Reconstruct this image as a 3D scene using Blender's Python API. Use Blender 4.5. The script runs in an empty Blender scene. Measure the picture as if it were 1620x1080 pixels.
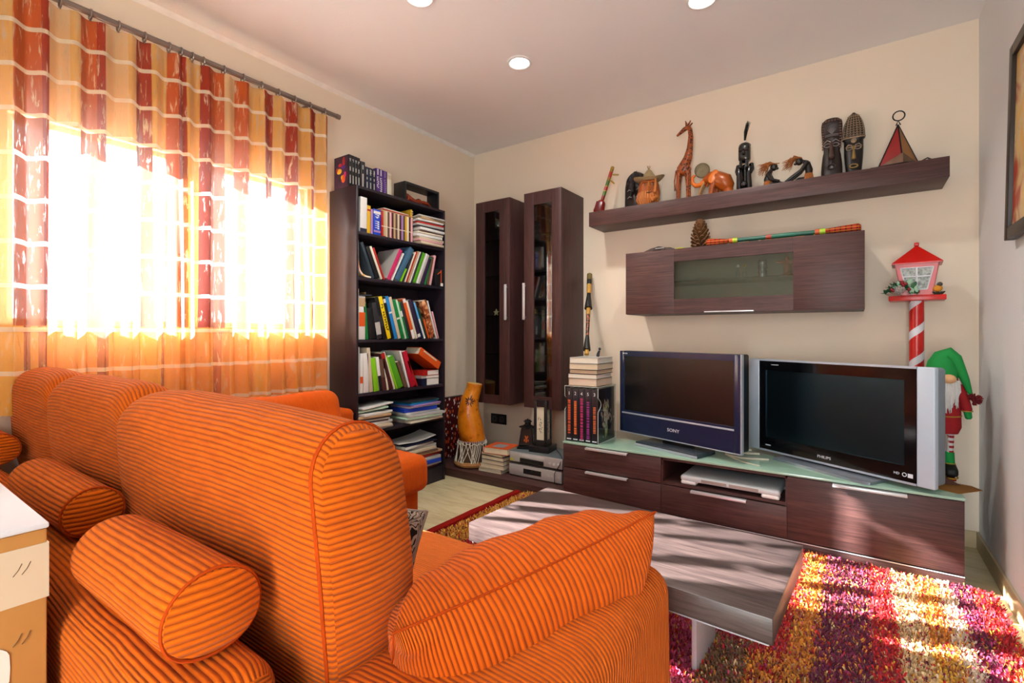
import bpy, bmesh, math, random
import numpy as np
from mathutils import Vector, Matrix, noise

SC = bpy.context.scene
COL = SC.collection
pi = math.pi

# ------------------------------------------------------------------ camera
CAM = (2.8117, -3.4065, 1.091)
cam_d = bpy.data.cameras.new('camera')
cam_d.sensor_width = 36.0
cam_d.lens = 36.0 * 772.7 / 1620.0
cam_d.shift_y = -11.4 / 1620.0
cam_d.clip_start = 0.02
cam_o = bpy.data.objects.new('camera', cam_d)
COL.objects.link(cam_o)
cam_o.location = CAM
cam_o.rotation_euler = (pi / 2, 0, 0.613)
SC.camera = cam_o

# ------------------------------------------------------------------ view, world, sun
SC.view_settings.view_transform = 'Standard'
SC.view_settings.look = 'None'
SC.view_settings.exposure = 0.5
SC.view_settings.gamma = 1.0
SC.view_settings.use_curve_mapping = False
try:
    SC.cycles.max_bounces = 10
    SC.cycles.transparent_max_bounces = 16
    SC.cycles.sample_clamp_indirect = 8.0
    SC.cycles.caustics_reflective = False
    SC.cycles.caustics_refractive = False
except Exception:
    pass

SKY = 10.5
W = bpy.data.worlds.new('sky')
SC.world = W
W.use_nodes = True
bgn = W.node_tree.nodes.get('Background')
bgn.inputs[0].default_value = (0.88, 0.95, 1.0, 1)
bgn.inputs[1].default_value = SKY

sun_d = bpy.data.lights.new('sun', 'SUN')
sun_d.energy = 125.0
sun_d.angle = math.radians(.6)
sun_d.color = (1.0, 0.98, 0.96)
sun_o = bpy.data.objects.new('sun', sun_d)
COL.objects.link(sun_o)
sdir = Vector((1.0, 0.375, -0.57)).normalized()
sun_o.rotation_euler = sdir.to_track_quat('-Z', 'Y').to_euler()
sun_o.location = (-6, -4, 5)


def area(name, loc, direction, sx, sy, energy, color=(1, 1, 1), portal=False):
    d = bpy.data.lights.new(name, 'AREA')
    d.shape = 'RECTANGLE'
    d.size, d.size_y = sx, sy
    d.energy = energy
    d.color = color
    if portal:
        d.cycles.is_portal = True
    o = bpy.data.objects.new(name, d)
    COL.objects.link(o)
    o.location = loc
    o.rotation_euler = Vector(direction).to_track_quat('-Z', 'Y').to_euler()
    return o


# sky light enters through the two windows and a fill opening added behind the camera
area('portal_window', (-0.02, -2.30, 1.57), (1, 0, 0), 0.95, 1.40, 1, portal=True)
area('portal_rear_fill', (2.9, -4.82, 1.05), (0, 1, 0), .7, 2.1, 1, portal=True)


# ------------------------------------------------------------------ materials
def C(h):
    h = h.lstrip('#')
    c = [int(h[i:i + 2], 16) / 255 for i in (0, 2, 4)]
    return tuple((x / 12.92 if x <= .04045 else ((x + .055) / 1.055) ** 2.4) for x in c) + (1,)


class N:
    """small node-tree helper"""
    def __init__(s, name):
        s.m = bpy.data.materials.new(name)
        s.m.use_nodes = True
        s.t = s.m.node_tree
        s.t.nodes.clear()
        s.out = s.n('ShaderNodeOutputMaterial')

    def n(s, typ, **kw):
        x = s.t.nodes.new(typ)
        for k, v in kw.items():
            setattr(x, k, v)
        return x

    def l(s, a, b):
        s.t.links.new(a, b)

    def val(s, sock, v):
        if hasattr(v, 'is_output') or isinstance(v, bpy.types.NodeSocket):
            s.l(v, sock)
        else:
            sock.default_value = v

    def math(s, op, a, b=None, c=None, clamp=False):
        x = s.n('ShaderNodeMath', operation=op, use_clamp=clamp)
        s.val(x.inputs[0], a)
        if b is not None:
            s.val(x.inputs[1], b)
        if c is not None:
            s.val(x.inputs[2], c)
        return x.outputs[0]

    def mix(s, f, a, b, blend='MIX'):
        x = s.n('ShaderNodeMix', data_type='RGBA', blend_type=blend)
        s.val(x.inputs[0], f)
        s.val(x.inputs[6], a)
        s.val(x.inputs[7], b)
        return x.outputs[2]

    def coord(s, which='Object', scale=(1, 1, 1), rot=(0, 0, 0)):
        tc = s.n('ShaderNodeTexCoord')
        mp = s.n('ShaderNodeMapping')
        mp.inputs['Scale'].default_value = scale
        mp.inputs['Rotation'].default_value = rot
        s.l(tc.outputs[which], mp.inputs[0])
        return mp.outputs[0]

    def noise(s, vec, scale=5, detail=3, rough=.5, dist=0):
        x = s.n('ShaderNodeTexNoise')
        s.l(vec, x.inputs['Vector'])
        x.inputs['Scale'].default_value = scale
        x.inputs['Detail'].default_value = detail
        x.inputs['Roughness'].default_value = rough
        x.inputs['Distortion'].default_value = dist
        return x.outputs['Fac']

    def ramp(s, fac, stops, interp='LINEAR'):
        x = s.n('ShaderNodeValToRGB')
        x.color_ramp.interpolation = interp
        e = x.color_ramp.elements
        while len(e) > 1:
            e.remove(e[-1])
        e[0].position = stops[0][0]
        e[0].color = stops[0][1]
        for p_, c_ in stops[1:]:
            k = e.new(p_)
            k.color = c_
        s.l(fac, x.inputs[0])
        return x.outputs[0]

    def bump(s, h, strength=.3, dist=.01):
        x = s.n('ShaderNodeBump')
        x.inputs['Strength'].default_value = strength
        x.inputs['Distance'].default_value = dist
        s.l(h, x.inputs['Height'])
        return x.outputs[0]

    def bsdf(s, col, rough=.5, metal=0, spec=.5, normal=None, **kw):
        b = s.n('ShaderNodeBsdfPrincipled')
        s.val(b.inputs['Base Color'], col)
        s.val(b.inputs['Roughness'], rough)
        b.inputs['Metallic'].default_value = metal
        b.inputs['Specular IOR Level'].default_value = spec
        for k, v in kw.items():
            s.val(b.inputs[k.replace('_', ' ')], v)
        if normal is not None:
            s.l(normal, b.inputs['Normal'])
        return b

    def done(s, sh):
        s.l(sh, s.out.inputs[0])
        return s.m


_mc = {}


def pm(name, col, rough=.5, metal=0, spec=.5, var=.12, vscale=18, bump=0, bscale=60, **kw):
    """painted / plastic / paper material: base colour with slight noise and relief"""
    if name in _mc:
        return _mc[name]
    n = N(name)
    c = C(col) if isinstance(col, str) else col
    v = n.coord()
    nz = n.noise(v, vscale, 3)
    dark = tuple(x * (1 - var) for x in c[:3]) + (1,)
    lite = tuple(min(1, x * (1 + var)) for x in c[:3]) + (1,)
    base = n.mix(nz, dark, lite)
    nor = n.bump(n.noise(v, bscale, 3), bump, .004) if bump else None
    _mc[name] = n.done(n.bsdf(base, rough, metal, spec, nor, **kw).outputs[0])
    return _mc[name]


def wood(name, c1, c2, scale=(2.0, 60, 60), rough=.42, spec=.4, bump=.12):
    n = N(name)
    v = n.coord('Object', scale)
    g = n.noise(v, 2.2, 5, .6, .3)
    g2 = n.noise(n.coord('Object', tuple(x * .25 for x in scale)), 2.0, 2, .5)
    f = n.math('MULTIPLY', g, n.math('ADD', g2, .55), clamp=True)
    col = n.ramp(f, [(.25, C(c1)), (.75, C(c2))])
    return n.done(n.bsdf(col, rough, 0, spec, n.bump(g, bump, .002)).outputs[0])


def fabric_ribs(name, c_hi, c_lo, pitch=.011, strength=.9, blotch=.5, wander=.0008, sheen=.12):
    """corduroy: rounded wales running along UV u, spaced along UV v (metres)"""
    n = N(name)
    tc = n.n('ShaderNodeTexCoord')
    sep = n.n('ShaderNodeSeparateXYZ')
    n.l(tc.outputs['UV'], sep.inputs[0])
    cb = n.n('ShaderNodeCombineXYZ')
    n.val(cb.inputs[0], n.math('MULTIPLY', sep.outputs[0], 4))
    n.val(cb.inputs[1], n.math('MULTIPLY', sep.outputs[1], 4))
    wob = n.math('MULTIPLY', n.math('SUBTRACT', n.noise(cb.outputs[0], 2.5, 2), .5), wander * 6)
    vv = n.math('ADD', sep.outputs[1], wob)
    ph = n.math('MULTIPLY', vv, 2 * pi / pitch)
    s1 = n.math('ABSOLUTE', n.math('SINE', n.math('MULTIPLY', ph, .5)))      # rounded wales
    cc = n.n('ShaderNodeCombineXYZ')
    n.val(cc.inputs[0], n.math('MULTIPLY', sep.outputs[0], 260))
    n.val(cc.inputs[1], n.math('MULTIPLY', sep.outputs[1], 180))
    fib = n.noise(cc.outputs[0], 1.0, 3, .7)
    h = n.math('ADD', s1, n.math('MULTIPLY', fib, .22))
    obj = n.coord('Object')
    bl = n.noise(obj, 7, 4, .6)
    cd = n.n('ShaderNodeCombineXYZ')
    n.val(cd.inputs[0], n.math('MULTIPLY', sep.outputs[0], 28))
    n.val(cd.inputs[1], n.math('MULTIPLY', sep.outputs[1], 90))
    sc_ = n.noise(cd.outputs[0], 1.0, 3, .6)
    base = n.mix(n.math('POWER', s1, .5), C(c_lo), C(c_hi))  # groove shade put into the colour, darker between the wales
    f = n.math('MULTIPLY', n.math('MULTIPLY', n.math('SUBTRACT', n.math('ADD', bl, sc_), .85), 2.0, clamp=True), blotch, clamp=True)
    base = n.mix(f, base, n.mix(.5, C(c_lo), C(c_hi)))
    cl = n.n('ShaderNodeCombineXYZ')
    n.val(cl.inputs[0], n.math('MULTIPLY', sep.outputs[0], 16))
    n.val(cl.inputs[1], n.math('MULTIPLY', sep.outputs[1], 75))
    nap = n.noise(cl.outputs[0], 1.0, 4, .7)                    # crushed nap: patches of brushed and flattened pile
    nap = n.math('MULTIPLY', n.math('SUBTRACT', n.math('ADD', n.math('MULTIPLY', nap, .65), n.math('MULTIPLY', bl, .35)), .34), 3.0, clamp=True)
    base = n.mix(n.math('MULTIPLY', n.math('SUBTRACT', 1.0, nap), .42), base, C(c_lo))
    nor = n.bump(h, strength, pitch * .30)
    b = n.bsdf(base, .85, 0, .15, nor, Sheen_Weight=sheen, Sheen_Roughness=.45)
    b.inputs['Sheen Tint'].default_value = (1, .62, .35, 1)
    return n.done(b.outputs[0])


def glass_thin(name, tint=(.93, .97, .95, 1), refl=.10, rough=.02):
    n = N(name)
    tr = n.n('ShaderNodeBsdfTransparent')
    tr.inputs[0].default_value = tint
    gl = n.n('ShaderNodeBsdfGlossy')
    gl.inputs['Roughness'].default_value = rough
    fr = n.n('ShaderNodeLayerWeight')
    fr.inputs[0].default_value = .5
    mx = n.n('ShaderNodeMixShader')
    n.l(n.math('ADD', n.math('MULTIPLY', n.math('POWER', fr.outputs['Facing'], 5), .9), refl * .5 + .03, clamp=True), mx.inputs[0])
    n.l(tr.outputs[0], mx.inputs[1])
    n.l(gl.outputs[0], mx.inputs[2])
    return n.done(mx.outputs[0])


# ------------------------------------------------------------------ geometry
class G:
    def __init__(s, M=None):
        s.v, s.f, s.uv, s.mi = [], [], [], []
        s.M = M
        s.k = 0

    def add(s, v, f, uv=None, fn=None):
        v = np.asarray(v, dtype=float).reshape(-1, 3)
        if fn is not None:
            v = fn(v)
        if s.M is not None:
            m = np.array(s.M)
            v = v @ m[:3, :3].T + m[:3, 3]
        o = len(s.v)
        s.v.extend(v.tolist())
        for i, q in enumerate(f):
            s.f.append([o + j for j in q])
            s.uv.append(uv[i] if uv is not None else None)
            s.mi.append(s.k)
        return s

    # rounded box; fn deforms local coordinates about the centre
    def rbox(s, c, h, r=.004, seg=1, mid=(1, 1, 1), fn=None, uvm=None):
        h = np.array(h, float)
        r = min(r, *(h * .999))
        ax = []
        for i in range(3):
            if seg == 0:
                t = [-h[i]]
            else:
                t = [-(h[i] - r) - r * math.tan(pi / 4 * (1 - k / seg)) for k in range(seg)] + [-(h[i] - r)]
            m = mid[i]
            if seg == 0:
                full = list(np.linspace(-h[i], h[i], m + 1))
            else:
                inner = list(np.linspace(-(h[i] - r), h[i] - r, m + 1))
                full = t[:-1] + inner + [-x for x in reversed(t[:-1])]
            ax.append(np.array(full))
        idx, V = {}, []
        n_ = [len(a) for a in ax]

        def vid(i, j, k):
            key = (i, j, k)
            if key not in idx:
                p_ = np.array([ax[0][i], ax[1][j], ax[2][k]])
                if seg:
                    inn = np.clip(p_, -(h - r), h - r)
                    d = p_ - inn
                    L = np.linalg.norm(d)
                    if L > 1e-9:
                        p_ = inn + d / L * r
                idx[key] = len(V)
                V.append(p_)
            return idx[key]
        F, U = [], []
        uvm = uvm or {}
        for a in range(3):
            b, c2 = [(1, 2), (0, 2), (0, 1)][a]
            ua, va = uvm.get('xyz'[a], (b, c2))
            for side in (0, n_[a] - 1):
                for i in range(n_[b] - 1):
                    for j in range(n_[c2] - 1):
                        q = []
                        for di, dj in ((0, 0), (1, 0), (1, 1), (0, 1)):
                            t = [0, 0, 0]
                            t[a] = side
                            t[b] = i + di
                            t[c2] = j + dj
                            q.append(tuple(t))
                        flip = (side == 0) ^ (a == 1)
                        if flip:
                            q = q[::-1]
                        F.append([vid(*t) for t in q])
                        U.append([(ax[ua][t[ua]], ax[va][t[va]]) for t in q])
        V = np.array(V)
        c = np.array(c, float)
        if fn is not None:
            V = fn(V)
        return s.add(V + c, F, U)

    def box(s, x0, x1, y0, y1, z0, z1, r=0.0, seg=1, **kw):
        return s.rbox(((x0 + x1) / 2, (y0 + y1) / 2, (z0 + z1) / 2),
                      (abs(x1 - x0) / 2, abs(y1 - y0) / 2, abs(z1 - z0) / 2), r if r else .001, seg if r else 0, **kw)

    def tube(s, pts, rad, n=8, closed=False, ends=True, squash=None):
        P = [np.array(q, float) for q in pts]
        if not hasattr(rad, '__len__'):
            rad = [rad] * len(P)
        R = list(rad)
        if ends and not closed:
            a = P[0] + (P[0] - P[1]) / (np.linalg.norm(P[0] - P[1]) + 1e-9) * R[0] * .45
            b = P[-1] + (P[-1] - P[-2]) / (np.linalg.norm(P[-1] - P[-2]) + 1e-9) * R[-1] * .45
            P = [a] + P + [b]
            R = [R[0] * .55] + R + [R[-1] * .55]
        m = len(P)
        V, F = [], []
        up = None
        for i in range(m):
            if closed:
                t = P[(i + 1) % m] - P[i - 1]
            else:
                t = P[min(i + 1, m - 1)] - P[max(i - 1, 0)]
            t = t / (np.linalg.norm(t) + 1e-9)
            if up is None:
                up = np.array([0, 0, 1.]) if abs(t[2]) < .8 else np.array([0, -1., 0])
            e1 = np.cross(up, t)
            e1 /= np.linalg.norm(e1) + 1e-9
            e2 = np.cross(t, e1)
            up = e2
            for k in range(n):
                an = 2 * pi * k / n
                a_, b_ = math.cos(an) * R[i], math.sin(an) * R[i]
                if squash:
                    a_ *= squash[0]
                    b_ *= squash[1]
                V.append(P[i] + e1 * a_ + e2 * b_)
        U = []
        L = 0
        rg = range(m if closed else m - 1)
        for i in rg:
            j = (i + 1) % m
            dl = float(np.linalg.norm(P[j] - P[i]))
            for k in range(n):
                k2 = (k + 1) % n
                F.append([i * n + k, i * n + k2, j * n + k2, j * n + k])
                U.append([(L, k / n), (L, (k + 1) / n), (L + dl, (k + 1) / n), (L + dl, k / n)])
            L += dl
        if not closed:
            F.append(list(range(n))[::-1])
            U.append([(0, 0)] * n)
            F.append([(m - 1) * n + k for k in range(n)])
            U.append([(0, 0)] * n)
        return s.add(V, F, U)

    def cyl(s, p0, p1, r0, r1=None, n=16):
        return s.tube([p0, p1], [r0, r0 if r1 is None else r1], n, ends=False)

    def lathe(s, c, prof, n=24, sx=1, sy=1):
        V, F, U = [], [], []
        for r, z in prof:
            for k in range(n):
                a = 2 * pi * k / n
                V.append((c[0] + r * math.cos(a) * sx, c[1] + r * math.sin(a) * sy, c[2] + z))
        for i in range(len(prof) - 1):
            for k in range(n):
                k2 = (k + 1) % n
                F.append([i * n + k, i * n + k2, (i + 1) * n + k2, (i + 1) * n + k])
                U.append([(k / n, prof[i][1]), ((k + 1) / n, prof[i][1]), ((k + 1) / n, prof[i + 1][1]), (k / n, prof[i + 1][1])])
        if prof[0][0] > 1e-4:
            F.append(list(range(n))[::-1]); U.append([(0, 0)] * n)
        if prof[-1][0] > 1e-4:
            F.append([(len(prof) - 1) * n + k for k in range(n)]); U.append([(0, 0)] * n)
        return s.add(V, F, U)

    def ball(s, c, r, n=12, m=8):
        if not hasattr(r, '__len__'):
            r = (r, r, r)
        V, F = [], []
        for i in range(m + 1):
            t = pi * i / m
            for k in range(n):
                a = 2 * pi * k / n
                V.append((c[0] + r[0] * math.sin(t) * math.cos(a), c[1] + r[1] * math.sin(t) * math.sin(a), c[2] - r[2] * math.cos(t)))
        for i in range(m):
            for k in range(n):
                k2 = (k + 1) % n
                F.append([i * n + k, i * n + k2, (i + 1) * n + k2, (i + 1) * n + k])
        return s.add(V, F)

    def prism(s, poly, y0, y1, plane='xz'):
        """extrude a polygon given in a plane along the third axis"""
        n = len(poly)
        mk = {'xz': lambda a, b, t: (a, t, b), 'yz': lambda a, b, t: (t, a, b), 'xy': lambda a, b, t: (a, b, t)}[plane]
        V = [mk(a, b, y0) for a, b in poly] + [mk(a, b, y1) for a, b in poly]
        F = [list(range(n)), list(range(n, 2 * n))[::-1]]
        for i in range(n):
            j = (i + 1) % n
            F.append([j, i, n + i, n + j])
        return s.add(V, F)

    def ring(s, c, R, r, axis='z', n=24, m=6):
        pts = []
        for k in range(n):
            a = 2 * pi * k / n
            ca, sa = R * math.cos(a), R * math.sin(a)
            pts.append({'z': (c[0] + ca, c[1] + sa, c[2]), 'y': (c[0] + ca, c[1], c[2] + sa), 'x': (c[0], c[1] + ca, c[2] + sa)}[axis])
        return s.tube(pts, r, m, closed=True)


WL = {}      # world location of each object made here


def obj(name, g, mat, parent=None, label=None, cat=None, group=None, kind=None, sharp=38, smooth=True):
    v = np.array(g.v)
    if parent is None:
        lo, hi = v.min(0), v.max(0)
        org = np.array([(lo[0] + hi[0]) / 2, (lo[1] + hi[1]) / 2, lo[2]])
    else:
        org = np.array(WL[parent.name])
    me = bpy.data.meshes.new(name)
    me.from_pydata((v - org).tolist(), [], g.f)
    if any(u is not None for u in g.uv):
        ul = me.uv_layers.new(name='UVMap')
        flat = []
        for q, u in zip(g.f, g.uv):
            if u is None:
                flat.extend([0.0, 0.0] * len(q))
            else:
                for a in u:
                    flat.extend(a)
        ul.data.foreach_set('uv', flat)
    for m in (mat if isinstance(mat, (list, tuple)) else [mat]):
        me.materials.append(m)
    if max(g.mi) > 0:
        me.polygons.foreach_set('material_index', g.mi)
    bm = bmesh.new()
    bm.from_mesh(me)
    bmesh.ops.recalc_face_normals(bm, faces=bm.faces)
    bm.to_mesh(me)
    bm.free()
    if smooth:
        me.polygons.foreach_set('use_smooth', [True] * len(me.polygons))
        me.set_sharp_from_angle(angle=math.radians(sharp))
    o = bpy.data.objects.new(name, me)
    COL.objects.link(o)
    if parent is None:
        o.location = org
        WL[o.name] = tuple(org)
    else:
        o.parent = parent
        WL[o.name] = tuple(org)
    tag(o, label, cat, group, kind)
    return o


def tag(o, label=None, cat=None, group=None, kind=None):
    if label:
        o['label'] = label
    if cat:
        o['category'] = cat
    if group:
        o['group'] = group
    if kind:
        o['kind'] = kind
    return o


def thing(name, loc, label, cat, group=None):
    o = bpy.data.objects.new(name, None)
    o.empty_display_size = .05
    COL.objects.link(o)
    o.location = loc
    WL[o.name] = tuple(loc)
    return tag(o, label, cat, group)


def struct(name, g, mat, parent=None, **kw):
    return obj(name, g, mat, parent, kind=None if parent else 'structure', **kw)


def text(body, size, org, right, up, mat, parent, name='lettering', extrude=.0004, align='CENTER', sx=1.0):
    cu = bpy.data.curves.new(name, 'FONT')
    cu.body = body
    cu.size = size
    cu.extrude = extrude
    cu.align_x = align
    cu.align_y = 'CENTER'
    cu.resolution_u = 2
    cu.materials.append(mat)
    o = bpy.data.objects.new(name, cu)
    COL.objects.link(o)
    r = Vector(right).normalized()
    u = Vector(up).normalized()
    n_ = r.cross(u)
    m = Matrix((r * sx, u, n_)).transposed().to_4x4()
    m.translation = Vector(org) - Vector(WL[parent.name])
    deps = bpy.context.evaluated_depsgraph_get()
    me = bpy.data.meshes.new_from_object(o.evaluated_get(deps))
    bpy.data.objects.remove(o)
    me.transform(m)
    me.name = name
    o = bpy.data.objects.new(name, me)
    COL.objects.link(o)
    o.parent = parent
    WL[o.name] = WL[parent.name]
    return o


def frameM(org, deg):
    return Matrix.Translation(Vector(org)) @ Matrix.Rotation(math.radians(deg), 4, 'Z')


rnd = random.Random(7)
# ------------------------------------------------------------------ shared materials
RW, RH, YR = 3.3265, 2.70, -4.8          # right wall, ceiling, rear wall


def plaster(name, c, bump=.15, sc=160):
    n = N(name)
    v = n.coord()
    a = n.noise(v, 3, 3)
    col = n.mix(a, tuple(x * .965 for x in C(c)[:3]) + (1,), C(c))
    return n.done(n.bsdf(col, .9, 0, .2, n.bump(n.noise(v, sc, 3, .6), bump, .003)).outputs[0])


M_wall = plaster('cream_wall_paint', '#efe0cb')
M_wall_r = plaster('pale_wall_paint', '#e4e8ea', .45, 130)
M_ceil = plaster('white_ceiling_paint', '#f4f3f4', .3, 120)
M_cove = pm('white_cove_paint', '#efeeea', .7)


def floor_mat():
    n = N('cream_marble_floor')
    v = n.coord('Object', (1.2, 6, 1))
    a = n.noise(v, 2.0, 6, .65, 1.2)
    col = n.ramp(a, [(.3, C('#b9a878')), (.55, C('#d8cda4')), (.8, C('#e3dab9'))])
    return n.done(n.bsdf(col, .28, 0, .4).outputs[0])


M_floor = floor_mat()
M_base = pm('beige_tile_skirting', '#c9b58f', .35)
M_wenge = wood('dark_wenge_wood', '#261615', '#5c3d3a', (4, 190, 190), .46, .38)
M_wenge_v = wood('dark_wenge_upright_grain', '#241414', '#503231', (190, 190, 4), .46, .38)
M_black = wood('black_brown_veneer', '#17121a', '#2b222c', (60, 60, 2), .38, .4, .05)
M_alu = pm('brushed_aluminium', '#d6d8dc', .35, .45, var=.05)
M_glass = glass_thin('clear_glass')
M_glass_d = glass_thin('cabinet_glass', (.80, .85, .84, 1), .07)
M_winglass = glass_thin('window_glass', (.96, .98, .98, 1), .0)
M_white_p = pm('white_plastic', '#e8e8e6', .4)
M_bplastic = pm('black_plastic', '#101114', .32)

# ------------------------------------------------------------------ room
g = G(); g.box(-.25, RW + .2, YR - .2, .2, -.12, 0); struct('floor', g, M_floor)
g = G(); g.box(-.25, RW + .2, YR - .2, .2, RH, RH + .12); struct('ceiling', g, M_ceil)
g = G(); g.box(-.25, RW + .2, 0, .2, 0, RH); struct('wall_back', g, M_wall)
g = G(); g.box(RW, RW + .2, YR, 0, 0, RH); struct('wall_right', g, M_wall_r)

# left wall with two window openings
WZ0, WZ1 = 1.135, 2.0
WINS = [(-2.965, -2.355), (-2.255, -1.640)]
g = G()
g.box(-.14, 0, YR, 0, 0, WZ0); g.box(-.14, 0, YR, 0, WZ1, RH)
ys = [YR] + [y for w in WINS for y in w] + [0]
for i in range(0, len(ys), 2):
    g.box(-.14, 0, ys[i], ys[i + 1], WZ0, WZ1)
struct('wall_left', g, M_wall)
M_wframe = pm('white_window_frame', '#e9ebea', .4)
for i, (a, b) in enumerate(WINS):
    w = bpy.data.objects.new('window_%d' % (i + 1), None)
    COL.objects.link(w); w.location = (-.065, (a + b) / 2, WZ0); WL[w.name] = tuple(w.location)
    w['kind'] = 'structure'
    t = .024
    g = G(); g.box(-.09, -.04, a, a + t, WZ0, WZ1, .004); g.box(-.09, -.04, b - t, b, WZ0, WZ1, .004)
    g.box(-.09, -.04, a + t, b - t, WZ0, WZ0 + t, .004); g.box(-.09, -.04, a + t, b - t, WZ1 - t, WZ1, .004)
    obj('window_frame', g, M_wframe, w)
    g = G(); g.box(-.067, -.063, a + t, b - t, WZ0 + t, WZ1 - t); obj('pane', g, M_winglass, w)
    g = G(); g.box(-.14, .03, a - .02, b + .02, WZ0 - .03, WZ0, .004); obj('window_sill', g, M_base, w)

# rear wall with an unseen opening added to let fill light in
g = G()
g.box(-.25, 2.55, YR - .2, YR, 0, RH); g.box(3.25, RW + .2, YR - .2, YR, 0, RH); g.box(2.55, 3.25, YR - .2, YR, 2.1, RH)
struct('wall_rear', g, M_wall)

# cove strip along the window wall ceiling, skirting tiles
g = G(); g.prism([(0, RH - .022), (0, RH), (.022, RH), (.015, RH - .008), (.008, RH - .015)], YR, 0, 'xz'); struct('trim_1', g, M_cove)
g = G(); g.box(0, .012, YR, 0, 0, .08, .003); struct('baseboard_left', g, M_base)
g = G()
g.box(RW - .012, RW, YR, -.012, 0, .085, .003); struct('baseboard_right', g, M_base)
g = G(); g.box(3.19, RW, -.012, 0, 0, .085, .003); struct('baseboard_back', g, M_base)

# recessed ceiling lamps; the two rear ones are unseen, added as fill
M_lamp = N('lamp_glow')
e = M_lamp.n('ShaderNodeEmission'); e.inputs[0].default_value = (.95, 1, .98, 1); e.inputs[1].default_value = 22
M_lamp = M_lamp.done(e.outputs[0])
LP = [((1.187, -1.02), 'round recessed ceiling lamp nearest the corner of the room'),
      ((2.21, -.97), 'recessed ceiling lamp cut by the top edge above the television wall'),
      ((1.114, -1.76), 'recessed ceiling lamp nearest the window curtains'),
      ((1.114, -3.7), 'added unseen fill lamp in the rear ceiling by the window wall'),
      ((2.21, -4.0), 'added unseen fill lamp in the rear ceiling by the right wall')]
for (x, y), lb in LP:
    t = thing('ceiling_lamp', (x, y, RH - .012), lb, 'lamp', 'recessed ceiling lamps')
    g = G(); g.lathe((x, y, RH), [(.072, 0), (.072, -.008), (.062, -.012), (.054, -.008), (.054, 0)], 32); obj('lamp_ring', g, M_white_p, t)
    g = G(); g.lathe((x, y, RH - .006), [(.0001, 0), (.054, 0), (.054, .005)], 32); obj('lamp_glass', g, M_lamp, t)
    d = bpy.data.lights.new('lamp_light', 'SPOT'); d.energy = 28 if y > -2 else 7; d.spot_size = math.radians(140); d.spot_blend = .8
    d.shadow_soft_size = .05; d.color = (1, .95, .88)
    lo = bpy.data.objects.new('lamp_light', d); COL.objects.link(lo); lo.parent = t; lo.location = (0, 0, -.02)

# ------------------------------------------------------------------ curtains
def curtain_mat():
    n = N('striped_curtain_fabric')
    tc = n.n('ShaderNodeTexCoord')
    sep = n.n('ShaderNodeSeparateXYZ')
    n.l(tc.outputs['UV'], sep.inputs[0])
    u, z = sep.outputs[0], sep.outputs[1]            # u: metres along the rod from y=-3.4, z: height
    t = n.math('DIVIDE', u, 2.30)
    GO, TA, RU, RD, OR = C('#dfa038'), C('#deb078'), C('#b24c1e'), C('#8e2618'), C('#e09038')
    cols = CURT_COLS
    top = n.ramp(t, [(a, {'g': GO, 't': TA, 'r': RU, 'd': RD}[c]) for a, c in cols], 'CONSTANT')
    low = n.ramp(t, [(a, {'o': OR, 'g': GO, 'd': RD, 'r': RU}[c]) for a, c in CURT_LOW], 'CONSTANT')
    ttop = n.ramp(t, [(a, {'g': (.46,) * 3 + (1,), 't': (.42,) * 3 + (1,), 'r': (.065,) * 3 + (1,), 'd': (.05,) * 3 + (1,)}[c]) for a, c in cols], 'CONSTANT')
    isl = n.math('LESS_THAN', z, 1.125)
    col = n.mix(isl, top, low)
    trn = n.mix(isl, ttop, (.30, .30, .30, 1))
    cb = n.n('ShaderNodeCombineXYZ')
    n.val(cb.inputs[0], n.math('MULTIPLY', u, 95)); n.val(cb.inputs[1], n.math('MULTIPLY', z, 9))
    st = n.noise(cb.outputs[0], 1.0, 4, .65, .6)
    stk = n.math('MULTIPLY', n.math('SUBTRACT', st, .57), 9, clamp=True)     # bare, sheer streaks
    dk = n.math('MULTIPLY', n.math('SUBTRACT', .40, st), 5, clamp=True)
    col = n.mix(n.math('MULTIPLY', stk, .7), col, C('#f6e2b8'))
    col = n.mix(n.math('MULTIPLY', dk, .6), col, C('#7d3a14'))
    trn = n.math('ADD', trn, n.math('MULTIPLY', n.math('SUBTRACT', stk, .25), .22))
    # sheer ivory bands every 172 mm
    ph = n.math('FRACT', n.math('DIVIDE', n.math('ADD', n.math('SUBTRACT', z, 2.313), .009 + 1.72), .1722))
    band = n.math('LESS_THAN', ph, .105)
    col = n.mix(n.math('MULTIPLY', band, .85), col, C('#efe2c6'))
    trn = n.mix(band, trn, (.35, .35, .35, 1))
    df = n.n('ShaderNodeBsdfDiffuse'); n.l(col, df.inputs[0])
    tl = n.n('ShaderNodeBsdfTranslucent'); n.l(n.mix(.72, col, (1, .93, .84, 1)), tl.inputs[0])
    m1 = n.n('ShaderNodeMixShader'); m1.inputs[0].default_value = .09
    n.l(df.outputs[0], m1.inputs[1]); n.l(tl.outputs[0], m1.inputs[2])
    tr = n.n('ShaderNodeBsdfTransparent'); n.l(n.mix(.08, (1, 1, 1, 1), col), tr.inputs[0])
    m2 = n.n('ShaderNodeMixShader'); n.l(n.math('MULTIPLY', trn, 1.0, clamp=True), m2.inputs[0])
    n.l(m1.outputs[0], m2.inputs[1]); n.l(tr.outputs[0], m2.inputs[2])
    return n.done(m2.outputs[0])


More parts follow.
